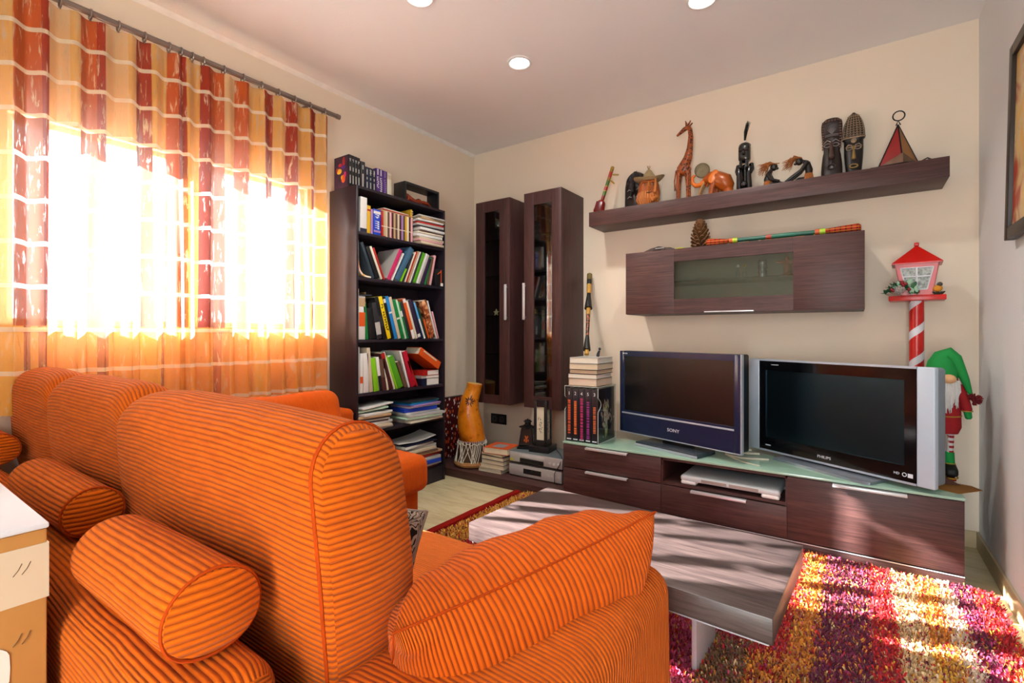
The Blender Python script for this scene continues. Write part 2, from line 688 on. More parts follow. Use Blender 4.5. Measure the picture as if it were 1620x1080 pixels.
CURT_COLS = [
    ((a + .45) / 2.30, c) for a, c in [
        (-.45, 'g'), (-.26, 'r'), (-.17, 'g'), (.10, 'r'), (.22, 'd'), (.27, 'g'),
        (.392, 'g'), (.43, 'r'), (.505, 'd'), (.53, 't'), (.60, 'g'), (.63, 'r'), (.69, 'd'), (.715, 't'), (.79, 'g'),
        (.83, 'd'), (.885, 'g'), (.96, 'r'), (.995, 'd'), (1.03, 'g'), (1.10, 'd'), (1.145, 'r'), (1.21, 't'), (1.275, 'r'),
        (1.335, 'g'), (1.415, 'd'), (1.48, 'g'), (1.56, 'd'), (1.613, 'g'), (1.69, 'd'), (1.745, 'g'), (1.80, 'r')]]
CURT_LOW = [((a + .45) / 2.30, c) for a, c in [(-.45, 'o'), (.37, 'g'), (.453, 'd'), (.49, 'o'),
    (.50, 'd'), (.535, 'o'), (.69, 'd'), (.735, 'o'), (.86, 'g'), (.93, 'd'), (.955, 'o'), (1.16, 'r'), (1.20, 'o'), (1.36, 'g'), (1.42, 'o'), (1.6, 'g'), (1.66, 'o')]]
M_curt = curtain_mat()
M_rod = pm('brushed_bronze_rod', '#877b73', .3, .6)
CX = .115


def curtain(y0, y1, zb, label, seed):
    r = random.Random(seed)
    nu, nz = int((y1 - y0) / .008), 26
    V, F, U = [], [], []
    npl = (y1 - y0) / .095
    ph = [r.uniform(-.9, .9) for _ in range(40)]
    for j in range(nz + 1):
        w = j / nz
        zz = 2.448 + (zb - 2.448) * w
        for i in range(nu + 1):
            s_ = i / nu
            k = s_ * npl
            a = .016 + .022 * min(1, w * 2.2)
            wob = noise.noise((s_ * 6, w * 2.2, seed)) * .8
            x = CX + a * math.sin(2 * pi * k + ph[int(k) % 40] * w * .7 + wob * w) + .012 * w * noise.noise((s_ * 9, w * 3, seed + 5))
            y = y0 + (y1 - y0) * s_ + .010 * math.sin(4 * pi * k) * w
            V.append((x, y, zz + (.004 * noise.noise((s_ * 20, 0, seed)) if j == nz else 0)))
    for j in range(nz):
        for i in range(nu):
            q = [j * (nu + 1) + i, j * (nu + 1) + i + 1, (j + 1) * (nu + 1) + i + 1, (j + 1) * (nu + 1) + i]
            F.append(q)
            U.append([(y0 + (y1 - y0) * (c % (nu + 1)) / nu + 3.85, V[c][2]) for c in q])
    g = G(); g.add(V, F, U)
    return obj('curtain', g, M_curt, None, label, 'curtain', 'striped curtains at the window', sharp=180)


curtain(-3.85, -2.372, .775, 'left half of the orange and rust checked curtain, farther from the bookcase', 3)
curtain(-2.385, -1.572, .745, 'right half of the orange and rust checked curtain, ending beside the bookcase', 8)
t = thing('curtain_rod', (CX, -2.4, 2.47), 'long brown metal curtain rod with rings above the window', 'curtain rod')
g = G(); g.cyl((CX, -3.95, 2.475), (CX, -1.495, 2.475), .0138, n=16); g.cyl((CX, -1.51, 2.475), (CX, -1.488, 2.475), .0158, n=16)
obj('rod', g, M_rod, t)
for yb in (-3.6, -1.70):
    g = G(); g.cyl((0, yb, 2.475), (CX, yb, 2.475), .007, n=10); g.cyl((0, yb, 2.475), (.006, yb, 2.475), .025, n=16); obj('bracket', g, M_rod, t)
yy = -1.60
while yy > -3.83:
    g = G(); g.ring((CX, yy, 2.468), .0215, .0036, 'y', 18, 6); g.cyl((CX, yy, 2.449), (CX, yy, 2.440), .003, n=6); obj('curtain_ring', g, M_rod, t)
    yy -= .098 if yy > -2.28 or yy < -2.4 else .05
# ------------------------------------------------------------------ sofa
M_cord = fabric_ribs('orange_corduroy', '#e06806', '#6a1602', .0098, 1.0)
M_cord_w = fabric_ribs('orange_wide_corduroy', '#e66e05', '#701802', .0102, 1.0)
M_cord_f = fabric_ribs('orange_fine_corduroy', '#dc6008', '#9c3604', .0045, .5, .7)
M_cord_s = fabric_ribs('pale_orange_seat_corduroy', '#e27426', '#a2420f', .0075, .8, .5)
M_leg = pm('dark_wood_leg', '#3a261c', .5)
M_welt = pm('orange_welt', '#a23a08', .85, spec=.1)


def wob(seed, amp, sc=5):
    def f(v):
        out = v.copy()
        for i, q in enumerate(v):
            d = noise.noise_vector((q[0] * sc + seed, q[1] * sc, q[2] * sc))
            out[i] += np.array(d) * amp
        return out
    return f


sofa = thing('sofa', (1.25, -2.7, 0), 'large orange corduroy three-seat sofa seen from behind, facing the televisions', 'sofa')
g = G(); g.rbox((1.09, -3.095, .368), (1.06, .078, .262), .05, 4, (20, 2, 6), fn=wob(1, .006)); obj('back_frame', g, M_cord_w, sofa)
g = G(); g.rbox((1.1, -2.66, .19), (1.04, .39, .11), .02, 2, (4, 4, 2)); obj('base', g, M_cord, sofa)


def arm_fn(v):
    o = v.copy()
    k = np.clip((o[:, 2] + .25) / .5, 0, 1)
    o[:, 2] += np.where(o[:, 2] > .1, .012 * (1 - (o[:, 0] / .17) ** 2), 0)
    return wob(4, .005)(o)


g = G(); g.rbox((2.315, -2.72, .325), (.165, .42, .245), .05, 6, (6, 16, 8), fn=arm_fn, uvm={'x': (2, 1), 'y': (2, 0), 'z': (0, 1)})
obj('armrest', g, M_cord_s if False else M_cord, sofa)
# three seat cushions
for i, (a, b) in enumerate([(.10, .84), (.85, 1.60), (1.605, 2.135)]):
    hx = (b - a) / 2

    def sfn(v, hx=hx, s=i):
        o = v.copy()
        o[:, 2] += np.where(o[:, 2] > 0, .022 * np.clip(1 - (o[:, 0] / hx) ** 2, 0, 1) * np.clip(1 - (o[:, 1] / .30) ** 2, 0, 1), 0)
        return wob(11 + s, .005)(o)
    g = G(); g.rbox(((a + b) / 2, -2.535, .385), (hx, .295, .072), .05, 5, (10, 10, 3), fn=sfn); obj('seat_cushion', g, M_cord_s, sofa)


def back_cushion(a, b, seed, yo=0.0, crisp=True):
    """tall cushion with a rolled head, flat end panels joined by a seam; foot set forward"""
    zb, zt, T, R_ = .425, .948, .083, .080
    prof = []                                     # (y, z) loop: up the rear face, over the head, down the front
    for k in range(17):
        prof.append((-T, zb + (zt - R_ - zb) * k / 16))
    for k in range(1, 13):
        an = pi * k / 12
        prof.append((-T * math.cos(an), zt - R_ + R_ * math.sin(an)))
    for k in range(1, 17):
        prof.append((T, zt - R_ - (zt - R_ - zb) * k / 16))
    n = len(prof)
    lens = [0]
    for k in range(1, n):
        lens.append(lens[-1] + math.hypot(prof[k][0] - prof[k - 1][0], prof[k][1] - prof[k - 1][1]))
    L = b - a
    secs = [(0, .40), (.006, .58), (.018, .75), (.038, .885), (.065, .965), (.10, 1.0)] + [(.10 + (L - .114) * k / 16, 1.0) for k in range(1, 16)] + [(L - .014, 1.0), (L - .004, .975), (L, .93)]
    cz = (zb + zt) / 2

    def shape(x, y, z):
        w = (z - zb) / (zt - zb)
        mid = math.sin(pi * min(1, max(0, x / L)))
        yy = y + .060 * (1 - w) ** 1.2
        if y < 0:
            yy -= .020 * math.sin(pi * w) * mid ** .6
        zz = z + .016 * mid ** .7 * max(0, w - .5) * 2
        xx = x + (x - L / 2) / (L / 2) * (.018 * math.sin(pi * w) - .020 * max(0, 1 - w * 1.8))
        if x < L / 2 or not crisp:
            e_ = abs(1 - 2 * x / L)
            k_ = max(0, (w - .70) / .30)
            sg_ = 1 if x < L / 2 else -1
            xx += sg_ * (.075 * k_ ** 2 * e_ ** 5 + .030 * max(0, 1 - w * 1.5) * e_ ** 4)
            zz -= .030 * k_ * e_ ** 6
        return (a + xx, -2.915 + yo + yy, zz)
    V, F, U = [], [], []
    for (x, s_) in secs:
        for (y, z) in prof:
            V.append(shape(x, y * s_, cz + (z - cz) * (1 - (1 - s_) * .34)))
    if not crisp:
        secs = secs[:6] + [(.10 + (L - .20) * k / 14, 1.0) for k in range(1, 14)] + [(L - x, s_) for x, s_ in reversed(secs[:6])]
    m = len(secs)
    for i in range(m - 1):
        for k in range(n - 1):
            F.append([i * n + k, i * n + k + 1, (i + 1) * n + k + 1, (i + 1) * n + k])
            U.append([(secs[i][0], lens[k]), (secs[i][0], lens[k + 1]), (secs[i + 1][0], lens[k + 1]), (secs[i + 1][0], lens[k])])
        F.append([i * n + n - 1, i * n, (i + 1) * n, (i + 1) * n + n - 1]); U.append([(0, 0)] * 4)
    # end panels: strips from rear to front at equal heights, slightly domed
    for e, sg in ((0, -1), (m - 1, 1)):
        base = e * n
        half = n // 2
        rows = []
        for k in range(half + 1):
            i0, i1 = base + k, base + n - 1 - k
            row = [i0]
            p0, p1 = np.array(V[i0]), np.array(V[i1])
            for q in range(1, 6):
                t = q / 6
                bulge = .016 * math.sin(pi * t) * math.sin(pi * min(1, (k + 1) / (half + 1) * .95))
                pp = p0 * (1 - t) + p1 * t
                row.append(len(V)); V.append((pp[0] + sg * bulge, pp[1], pp[2]))
            row.append(i1)
            rows.append(row)
        for k in range(half):
            for q in range(6):
                f_ = [rows[k][q], rows[k][q + 1], rows[k + 1][q + 1], rows[k + 1][q]]
                if len(set(f_)) < 4:
                    continue
                F.append(f_); U.append([(V[j][1], V[j][2]) for j in f_])
    g = G(); g.add(V, F, U, fn=wob(seed, .007, 4))
    o = obj('back_cushion', g, M_cord, sofa, sharp=50)
    for e in ((m - 3,) if crisp else ()):
        pts = np.array(V[e * n:(e + 1) * n])
        pts = wob(seed, .007, 4)(pts)
        off = np.array((.0, 0, 0))
        cen = pts.mean(0)
        P = [q + (q - cen) / np.linalg.norm(q - cen) * .0008 for q in pts]
        g = G(); g.tube(P, .0032, 6); obj('seam', g, M_welt, o)
    return o


back_cushion(.004, .655, 21, .022, False)
back_cushion(.585, 1.335, 22, .020, False)
back_cushion(1.285, 2.165, 23)
for x, y in ((2.0, -2.33), (.12, -3.02), (2.0, -3.05)):
    g = G(); g.cyl((x, y, 0), (x, y, .09), .022, .028, 12); obj('foot', g, M_leg, sofa)


def bolster(x0, x1, y, z, r, label, tilt=0):
    def f(v):
        o = v.copy()
        rr = np.hypot(o[:, 1], o[:, 2]) + 1e-9
        return wob(x0 * 7, .004, 6)(o)
    # rounded cylinder with its own end caps
    L = (x1 - x0)
    prof = [(r * .93, -L / 2), (r * .985, -L / 2 + .010), (r, -L / 2 + .03), (r * 1.02, 0), (r, L / 2 - .03), (r * .985, L / 2 - .010), (r * .93, L / 2)]
    V, F, U = [], [], []
    n = 40
    for (rr, xx) in prof:
        for k in range(n):
            an = 2 * pi * k / n
            cy, cz = math.cos(an), math.sin(an)
            fl = 1.0 if cz > -.4 else 1 - .16 * (-cz - .4)
            V.append((xx, rr * cy * 1.04, rr * cz * fl))
    for i in range(len(prof) - 1):
        for k in range(n):
            k2 = (k + 1) % n
            F.append([i * n + k, i * n + k2, (i + 1) * n + k2, (i + 1) * n + k])
            U.append([(prof[i][1], r * 2 * pi * k / n), (prof[i][1], r * 2 * pi * (k + 1) / n), (prof[i + 1][1], r * 2 * pi * (k + 1) / n), (prof[i + 1][1], r * 2 * pi * k / n)])
    for e, sgn in ((0, -1), (len(prof) - 1, 1)):
        base = e * n
        rings = [base + k for k in range(n)]
        prev = rings
        for m_, sc in enumerate((.8, .45, .001)):
            cur = []
            for k in range(n):
                q = V[base + k]
                cur.append(len(V)); V.append((q[0] + sgn * .012 * (1 - sc ** 2), q[1] * sc, q[2] * sc))
            for k in range(n):
                k2 = (k + 1) % n
                q = [prev[k], prev[k2], cur[k2], cur[k]]
                F.append(q); U.append([(V[j][1], V[j][2]) for j in q])
            prev = cur
    g = G(Matrix.Translation(((x0 + x1) / 2, y, z)) @ Matrix.Rotation(math.radians(tilt), 4, 'Z'))
    g.add(V, F, U, fn=wob(x0 * 7 + 2, .004, 7))
    o = obj('bolster', g, M_cord_w, None, label, 'bolster cushion', 'roll cushions on the sofa back')
    g = G(Matrix.Translation(((x0 + x1) / 2, y, z)) @ Matrix.Rotation(math.radians(tilt), 4, 'Z'))
    pts = [(L / 2 - .004, r * .985 * 1.04 * math.cos(2 * pi * k / 40), r * .985 * math.sin(2 * pi * k / 40) * (1 if math.sin(2 * pi * k / 40) > -.4 else 1 - .16 * (-math.sin(2 * pi * k / 40) - .4))) for k in range(40)]
    g.tube(pts, .0024, 6, closed=True); obj('seam', g, M_welt, o)
    return o


bolster(1.70, 2.075, -3.088, .698, .064, 'orange corduroy bolster lying behind the nearest sofa back cushion', 1)
bolster(.95, 1.42, -3.055, .692, .056, 'orange corduroy bolster lying behind the middle sofa back cushion', 1)
bolster(.05, .40, -3.05, .692, .056, 'orange corduroy bolster behind the far left sofa back cushion, cut by the frame')


def pillow(M, w, h, t, mat, label, name='throw_pillow', cat='pillow', n=26, seed=0, wr=.010, ribs_v=True, group=None):
    V, F, U = [], [], []
    grid = {}
    for side in (1, -1):
        for i in range(n + 1):
            for j in range(n + 1):
                a, b = -1 + 2 * i / n, -1 + 2 * j / n
                a, b = math.sin(a * pi / 2), math.sin(b * pi / 2)
                edge = i in (0, n) or j in (0, n)
                if edge and side == -1:
                    continue
                z = side * t * (max(0, 1 - abs(a) ** 2.6) * max(0, 1 - abs(b) ** 2.6)) ** .48
                x = a * w * (1 - .085 * (1 - b * b)) 
                y = b * h * (1 - .085 * (1 - a * a))
                k = abs(a * b)
                wv = wr * noise.noise((a * 2.2 + seed, b * 2.2, side * .7)) + wr * .7 * k * math.sin(14 * (a - b * side)) 
                if not edge:
                    z += wv
                grid[(side, i, j)] = len(V)
                V.append((x, y, z))
    def vid(s, i, j):
        return grid.get((s, i, j), grid.get((1, i, j)))
    for side in (1, -1):
        for i in range(n):
            for j in range(n):
                q = [(i, j), (i + 1, j), (i + 1, j + 1), (i, j + 1)]
                if side == -1:
                    q = q[::-1]
                F.append([vid(side, *c) for c in q])
                U.append([((-1 + 2 * c[1] / n) * h, (-1 + 2 * c[0] / n) * w) if ribs_v else ((-1 + 2 * c[0] / n) * w, (-1 + 2 * c[1] / n) * h) for c in q])
    g = G(M); g.add(V, F, U)
    o = obj(name, g, mat, None, label, cat, group, sharp=80)
    # seam line round the edge
    pts = [M @ Vector(V[vid(1, i, 0)]) for i in range(n)] + [M @ Vector(V[vid(1, n, j)]) for j in range(n)] + \
          [M @ Vector(V[vid(1, n - i, n)]) for i in range(n)] + [M @ Vector(V[vid(1, 0, n - j)]) for j in range(n)]
    return o, pts


def basis(c, ax, ay):
    x = Vector(ax).normalized()
    z = x.cross(Vector(ay)).normalized()
    y = z.cross(x)
    m = Matrix((x, y, z)).transposed().to_4x4()
    m.translation = Vector(c)
    return m


M_cord_p = fabric_ribs('orange_pillow_corduroy', '#e66606', '#721b02', .0088, 1.0, .35, .0015)
A_, B_ = Vector((2.285, -2.84, .655)), Vector((2.425, -2.325, .675))
ab = (B_ - A_)
bd = Vector((-.52, .16, -.84)).normalized()
ctr = (A_ + B_) / 2 + bd * .180 - ab.normalized() * .03
po, pts = pillow(basis(ctr, ab, bd), .325, .190, .148, M_cord_p, 'big puffy orange corduroy pillow leaning over the right arm of the sofa', seed=3, wr=.016)
g = G(); g.tube(pts, .0022, 6, closed=True); obj('seam', g, M_welt, po)


def swirl_mat():
    n = N('grey_swirl_print')
    v = n.coord('UV', (22, 22, 22))
    a = n.noise(v, 1.0, 1, .4, 1.6)
    w = n.math('SINE', n.math('MULTIPLY', a, 46))
    f = n.math('GREATER_THAN', w, .25)
    return n.done(n.bsdf(n.mix(f, C('#a8988a'), C('#241f1d')), .9, 0, .1).outputs[0])


po, pts = pillow(basis((1.935, -2.745, .578), (1, 0.02, 0), (.0, .30, .95)), .165, .16, .05, swirl_mat(), 'grey pillow with black swirl print tucked between sofa back and big orange pillow', seed=9, wr=.003)
g = G(); g.tube(pts, .003, 6, closed=True); obj('piping', g, pm('grey_piping', '#8d8178', .9), po)

# ------------------------------------------------------------------ second seat along the window wall
ch = thing('chaise_sofa', (.5, -1.9, 0), 'orange low seat along the window wall beside the bookcase', 'sofa')
g = G(); g.rbox((.48, -1.90, .195), (.42, .345, .075), .015, 2, (6, 8, 2)); obj('base', g, M_cord_f, ch)


def ch_fn(v):
    o = v.copy()
    o[:, 2] += np.where(o[:, 2] > 0, .016 * np.clip(1 - (o[:, 0] / .40) ** 2, 0, 1), 0)
    return wob(31, .005)(o)


g = G(); g.rbox((.64, -1.90, .355), (.325, .375, .090), .055, 6, (8, 10, 3), fn=ch_fn, uvm={'x': (2, 1), 'y': (2, 0), 'z': (0, 1)}); obj('seat_cushion', g, M_cord_f, ch)
g = G(); g.rbox((.235, -1.88, .445), (.085, .36, .195), .035, 4, (3, 8, 6), fn=wob(33, .004), uvm={'x': (2, 1), 'y': (2, 0), 'z': (0, 1)}); obj('backrest', g, M_cord_f, ch)
g = G(); g.tube([(.955, -2.25 + k * .05, .405) for k in range(14)], .003, 6); obj('seam', g, M_welt, ch)
for x, y in ((.80, -1.62), (.80, -2.2), (.15, -1.62)):
    g = G(); g.box(x - .025, x + .025, y - .025, y + .025, 0, .12, .004); obj('foot', g, M_leg, ch)


def bc_fn(v):
    o = v.copy()
    o[:, 0] += -.10 * (o[:, 2] + .16) / .32
    return wob(41, .008, 6)(o)


g = G(); g.rbox((.46, -1.965, .61), (.065, .27, .165), .06, 5, (3, 10, 6), fn=bc_fn, uvm={'x': (2, 1), 'y': (2, 0), 'z': (0, 1)})
obj('back_pillow', g, M_cord_f, None, 'plump orange back pillow leaning at the window wall beside the bookcase', 'pillow')

# ------------------------------------------------------------------ cardboard box
M_card = pm('brown_cardboard', '#a87840', .8, spec=.2, var=.12, vscale=9, bump=.1)
M_tape = pm('clear_packing_tape', '#bfae96', .35, var=.06, vscale=6)
M_paperw = pm('white_label_paper', '#d8d2c8', .6, var=.05)
bx = thing('cardboard_box', (1.45, -3.4, 0), 'tall brown cardboard box with taped edge standing behind the sofa', 'box')
g = G(); g.box(1.16, 1.74, -3.62, -3.192, 0, .778, .004); obj('carton', g, M_card, bx)
g = G(); g.box(1.157, 1.743, -3.62, -3.19, .778, .787, .003); obj('lid_flap', g, pm('printed_glare_lid', '#ccd0d6', .45, var=.06, vscale=5), bx)  # pale print, with the glare on the box top put into its colour
g = G(); g.box(1.738, 1.7415, -3.62, -3.1925, .667, .755); g.box(1.60, 1.742, -3.193, -3.1905, .667, .755); obj('packing_tape', g, M_tape, bx)
g = G()
pl = []
for k in range(32):
    an = 2 * pi * k / 32
    ex = lambda c: math.copysign(abs(c) ** .45, c)
    pl.append((-3.345 + .11 * ex(math.cos(an)), .575 + .042 * ex(math.sin(an))))
g.prism(pl, 1.739, 1.742, 'yz'); obj('label', g, M_paperw, bx)
M_slit = pm('dark_cut_mark', '#57401f', .8)
for zc in (.722, .613, .52):
    g = G()
    for dy in (0, .010):
        g.tube([(1.7417, -3.222 - dy, zc - .008), (1.7417, -3.216 - dy, zc), (1.7417, -3.212 - dy, zc + .009)], .0006, 4)
    obj('handle_cut', g, M_slit, bx)

# ------------------------------------------------------------------ rug
def rug_color(x, y):
    """woven stripes running towards the television, broken into blocks"""
    P = {'o': (.72, .26, .04), 'y': (.80, .45, .06), 'p': (.20, .03, .07), 'm': (.50, .05, .16), 'r': (.55, .025, .03), 'c': (.78, .55, .28), 'd': (.30, .015, .02), 'b': (.22, .11, .05), 'w': (.82, .66, .5), 'k': (.62, .10, .22)}
    bands = [(.90, .955, 'dd'), (.955, 1.15, 'yob'), (1.15, 1.30, 'rmd'), (1.30, 1.48, 'oyc'), (1.48, 1.70, 'pmr'), (1.70, 1.86, 'rd'), (1.86, 2.02, 'bco'), (2.02, 2.24, 'mkr'),
             (2.24, 2.40, 'kmr'), (2.40, 2.52, 'bdr'), (2.52, 2.62, 'rod'), (2.62, 2.70, 'oyb'), (2.70, 2.86, 'pod'), (2.86, 2.935, 'rrr'), (2.935, 3.02, 'cwp'), (3.02, 3.09, 'oyc'), (3.09, 3.14, 'wco'), (3.14, 3.20, 'mp'), (3.20, 3.30, 'rod')]
    for a, b, s in bands:
        if x < .955:
            c = 'd'
            break
        if a <= x < b:
            f = noise.noise((a * 13, y * 1.9, 4)) + .22 * noise.noise((x * 14, y * 14, 2))
            c = s[0] if f > -.14 else (s[1] if f > -.34 else s[-1])
            break
    else:
        c = 'd'
    q = rnd.random()
    if x < .955:
        q = 1
    if q < .22:
        c = rnd.choice('oyrmpcd')
    elif q < .36:
        c = rnd.choice(s) if a <= x < b else c
    v = P[c]
    j = rnd.uniform(.75, 1.25)
    return tuple(min(1, t * j) for t in v) + (1,)


def rug():
    x0, x1, y0, y1 = .90, 3.26, -2.35, -.64
    t = thing('shag_rug', (2.1, -1.5, 0), 'shaggy red orange and plum patchwork rug under the coffee table', 'rug')
    g = G(); g.rbox((.918, (y0 + y1) / 2, .013), (.024, (y1 - y0) / 2, .0125), .008, 2, (1, 40, 1), fn=wob(51, .004, 9)); obj('border', g, pm('dark_red_rug_border', '#8c1a14', .95, spec=.05, var=.3, vscale=90, bump=.6, bscale=200), t)
    g = G(); g.box(x0, x1, y0, y1, 0.0005, .012); obj('backing', g, pm('dark_red_rug_backing', '#7a1414', .95, spec=.05), t)
    n_ = 120000
    V = np.zeros((n_, 4, 3)); Cc = np.zeros((n_, 4, 4))
    R = np.random.RandomState(3)
    # denser towards the visible right and front part
    xs = np.where(R.rand(n_) < .62, R.uniform(2.2, x1 + .015, n_), R.uniform(.955, 2.2, n_))
    ysr = R.uniform(y0, y1 + .012, n_)
    an = R.uniform(0, 2 * pi, n_); an2 = R.uniform(0, 2 * pi, n_)
    ln = R.uniform(.016, .034, n_); wd = R.uniform(.0025, .0048, n_)
    ln = np.where(xs < .99, ln * .45, np.where(xs < 1.7, ln * .7, ln))
    for k in range(n_):
        c = rug_color(xs[k], ysr[k])
        Cc[k] = c
    dx, dy = np.cos(an) * wd, np.sin(an) * wd
    lean = R.uniform(.2, .85, n_)
    tx, ty = np.cos(an2) * ln * lean, np.sin(an2) * ln * lean
    z1 = .010 + ln * np.sqrt(1 - lean ** 2 * .8)
    V[:, 0] = np.stack([xs - dx, ysr - dy, np.full(n_, .008)], 1)
    V[:, 1] = np.stack([xs + dx, ysr + dy, np.full(n_, .008)], 1)
    V[:, 2] = np.stack([xs + tx + dx * .7, ysr + ty + dy * .7, z1], 1)
    V[:, 3] = np.stack([xs + tx - dx * .7, ysr + ty - dy * .7, z1], 1)
    me = bpy.data.meshes.new('pile')
    org = np.array(WL[t.name])
    me.vertices.add(n_ * 4); me.vertices.foreach_set('co', (V.reshape(-1, 3) - org).ravel())
    me.loops.add(n_ * 4); me.loops.foreach_set('vertex_index', np.arange(n_ * 4))
    me.polygons.add(n_); me.polygons.foreach_set('loop_start', np.arange(0, n_ * 4, 4)); me.polygons.foreach_set('loop_total', np.full(n_, 4))
    me.update(calc_edges=True)
    ca = me.color_attributes.new('yarn', 'FLOAT_COLOR', 'POINT')
    ca.data.foreach_set('color', Cc.reshape(-1))
    n = N('dyed_rug_yarn')
    at = n.n('ShaderNodeVertexColor'); at.layer_name = 'yarn'
    m = n.done(n.bsdf(at.outputs[0], .9, 0, .1, Sheen_Weight=.2).outputs[0])
    me.materials.append(m)
    o = bpy.data.objects.new('pile', me); COL.objects.link(o); o.parent = t; o['kind'] = 'stuff'
    WL[o.name] = WL[t.name]


rug()

# ------------------------------------------------------------------ coffee table
ct = thing('coffee_table', (2.16, -1.79, 0), 'low dark wood coffee table with mottled sunlight on its thick top', 'table')
TM = frameM((2.16, -1.79, 0), -2.6)
M_tab = wood('dark_zebrano_wood', '#2f2526', '#5d4d4a', (3, 60, 60), .30, .5)
g = G(TM); g.box(-.50, .50, -.262, .262, .334, .400, .002); obj('tabletop', g, M_tab, ct)
M_satin = pm('satin_grey_metal', '#c9cad2', .4, .25)
g = G(TM); g.box(-.49, .49, -.253, .253, .326, .3335); obj('under_trim', g, M_satin, ct)
for x in (.235, -.30):
    g = G(TM); g.box(x - .008, x + .008, -.012, .20, .022, .326, .002); obj('leg', g, M_satin, ct)
# ------------------------------------------------------------------ plinth and media console
pf = thing('low_platform', (1.6, -.31, 0), 'long low dark wood platform along the television wall', 'platform')
g = G(); g.box(.012, 3.19, -.612, -.014, 0, .064, .002); obj('board', g, M_wenge, pf)
g = G(); g.box(1.26, 3.19, -.6145, -.612, .059, .063); obj('edge_strip', g, M_alu, pf)

mc = thing('media_console', (2.22, -.37, .064), 'long dark wenge media console with frosted green glass top', 'media console')
X0, X1, X2, X3, YF, YB = 1.256, 1.897, 2.532, 3.19, -.612, -.10
g = G()
for x in (X0, X1 - .009, X2 - .009, X3 - .018):
    g.box(x, x + .018, YF + .004, YB, .064, .384)
g.box(X0 + .018, X3 - .018, YF + .03, YB, .064, .080); g.box(X0 + .018, X3 - .018, YB - .01, YB, .08, .384)
g.box(X0 + .018, X3 - .018, YF + .004, YB - .01, .369, .384)
g.box(X1 + .009, X2 - .009, YF + .004, YB - .01, .232, .247)
obj('carcass', g, M_wenge, mc)


def glass_top_mat():
    n = N('frosted_green_glass')
    b = n.bsdf(C('#9fc4b0'), .10, 0, .6)
    b.inputs['Coat Weight'].default_value = .5
    return n.done(b.outputs[0])


g = G(); g.box(X0 - .002, X3 + .002, YF - .008, YB, .385, .397, .002); obj('glass_top', g, glass_top_mat(), mc)


def front(name, x0, x1, z0, z1, hx0, hx1):
    g = G(); g.box(x0 + .0015, x1 - .0015, YF - .018 + .012, YF + .004, z0, z1, .0015)
    o = obj(name, g, M_wenge, mc)
    g = G(); g.box(hx0, hx1, YF - .030, YF - .004, z1 - .004, z1 + .001, .0015); g.box(hx0, hx1, YF - .0305, YF - .028, z1 - .012, z1 + .001, .001)
    obj('handle', g, M_alu, o)
    return o


front('drawer', X0, X1, .236, .380, 1.424, 1.699)
front('drawer', X0, X1, .070, .230, 1.424, 1.699)
front('drawer', X1, X2, .070, .228, 2.066, 2.347)
front('door', X2, X3, .070, .380, 2.722, 2.999)

# ------------------------------------------------------------------ floating shelf
fs = thing('wall_shelf', (2.22, -.13, 1.855), 'long thick dark wood shelf high on the television wall', 'shelf')
g = G(); g.box(1.262, 3.185, -.255, -.001, 1.855, 1.955, .002); obj('shelf_board', g, M_wenge, fs)

# ------------------------------------------------------------------ wall cabinet with flap door
wc = thing('wall_cabinet', (2.21, -.17, 1.22), 'horizontal dark wood wall cabinet with a small glass pane, below the shelf', 'cabinet')
g = G()
g.box(1.576, 1.594, -.33, -.001, 1.22, 1.62); g.box(2.832, 2.85, -.33, -.001, 1.22, 1.62)
g.box(1.594, 2.832, -.33, -.001, 1.22, 1.238); g.box(1.594, 2.832, -.33, -.001, 1.602, 1.62)
obj('carcass', g, M_wenge, wc)
g = G(); g.box(1.594, 2.832, -.012, -.001, 1.238, 1.602); obj('back_panel', g, pm('pale_green_grey_back', '#a9a793', .6), wc)
g = G()
g.box(1.576, 1.889, -.35, -.331, 1.222, 1.62, .001); g.box(2.534, 2.85, -.35, -.331, 1.222, 1.62, .001)
g.box(1.889, 2.534, -.35, -.331, 1.222, 1.308); g.box(1.889, 2.534, -.35, -.331, 1.541, 1.62)
wd = obj('door', g, M_wenge, wc)
g = G(); g.box(1.886, 2.537, -.343, -.339, 1.305, 1.544); obj('pane', g, M_glass_d, wd)
g = G(); g.box(2.073, 2.341, -.366, -.350, 1.2215, 1.2285, .001); obj('handle', g, M_alu, wd)
g = G(); g.box(1.596, 2.830, -.30, -.02, 1.418, 1.424); obj('glass_shelf', g, pm('green_edged_glass_shelf', '#8fae9f', .08, transmission=0) if False else glass_thin('shelf_glass', (.72, .86, .80, 1), .12), wc)

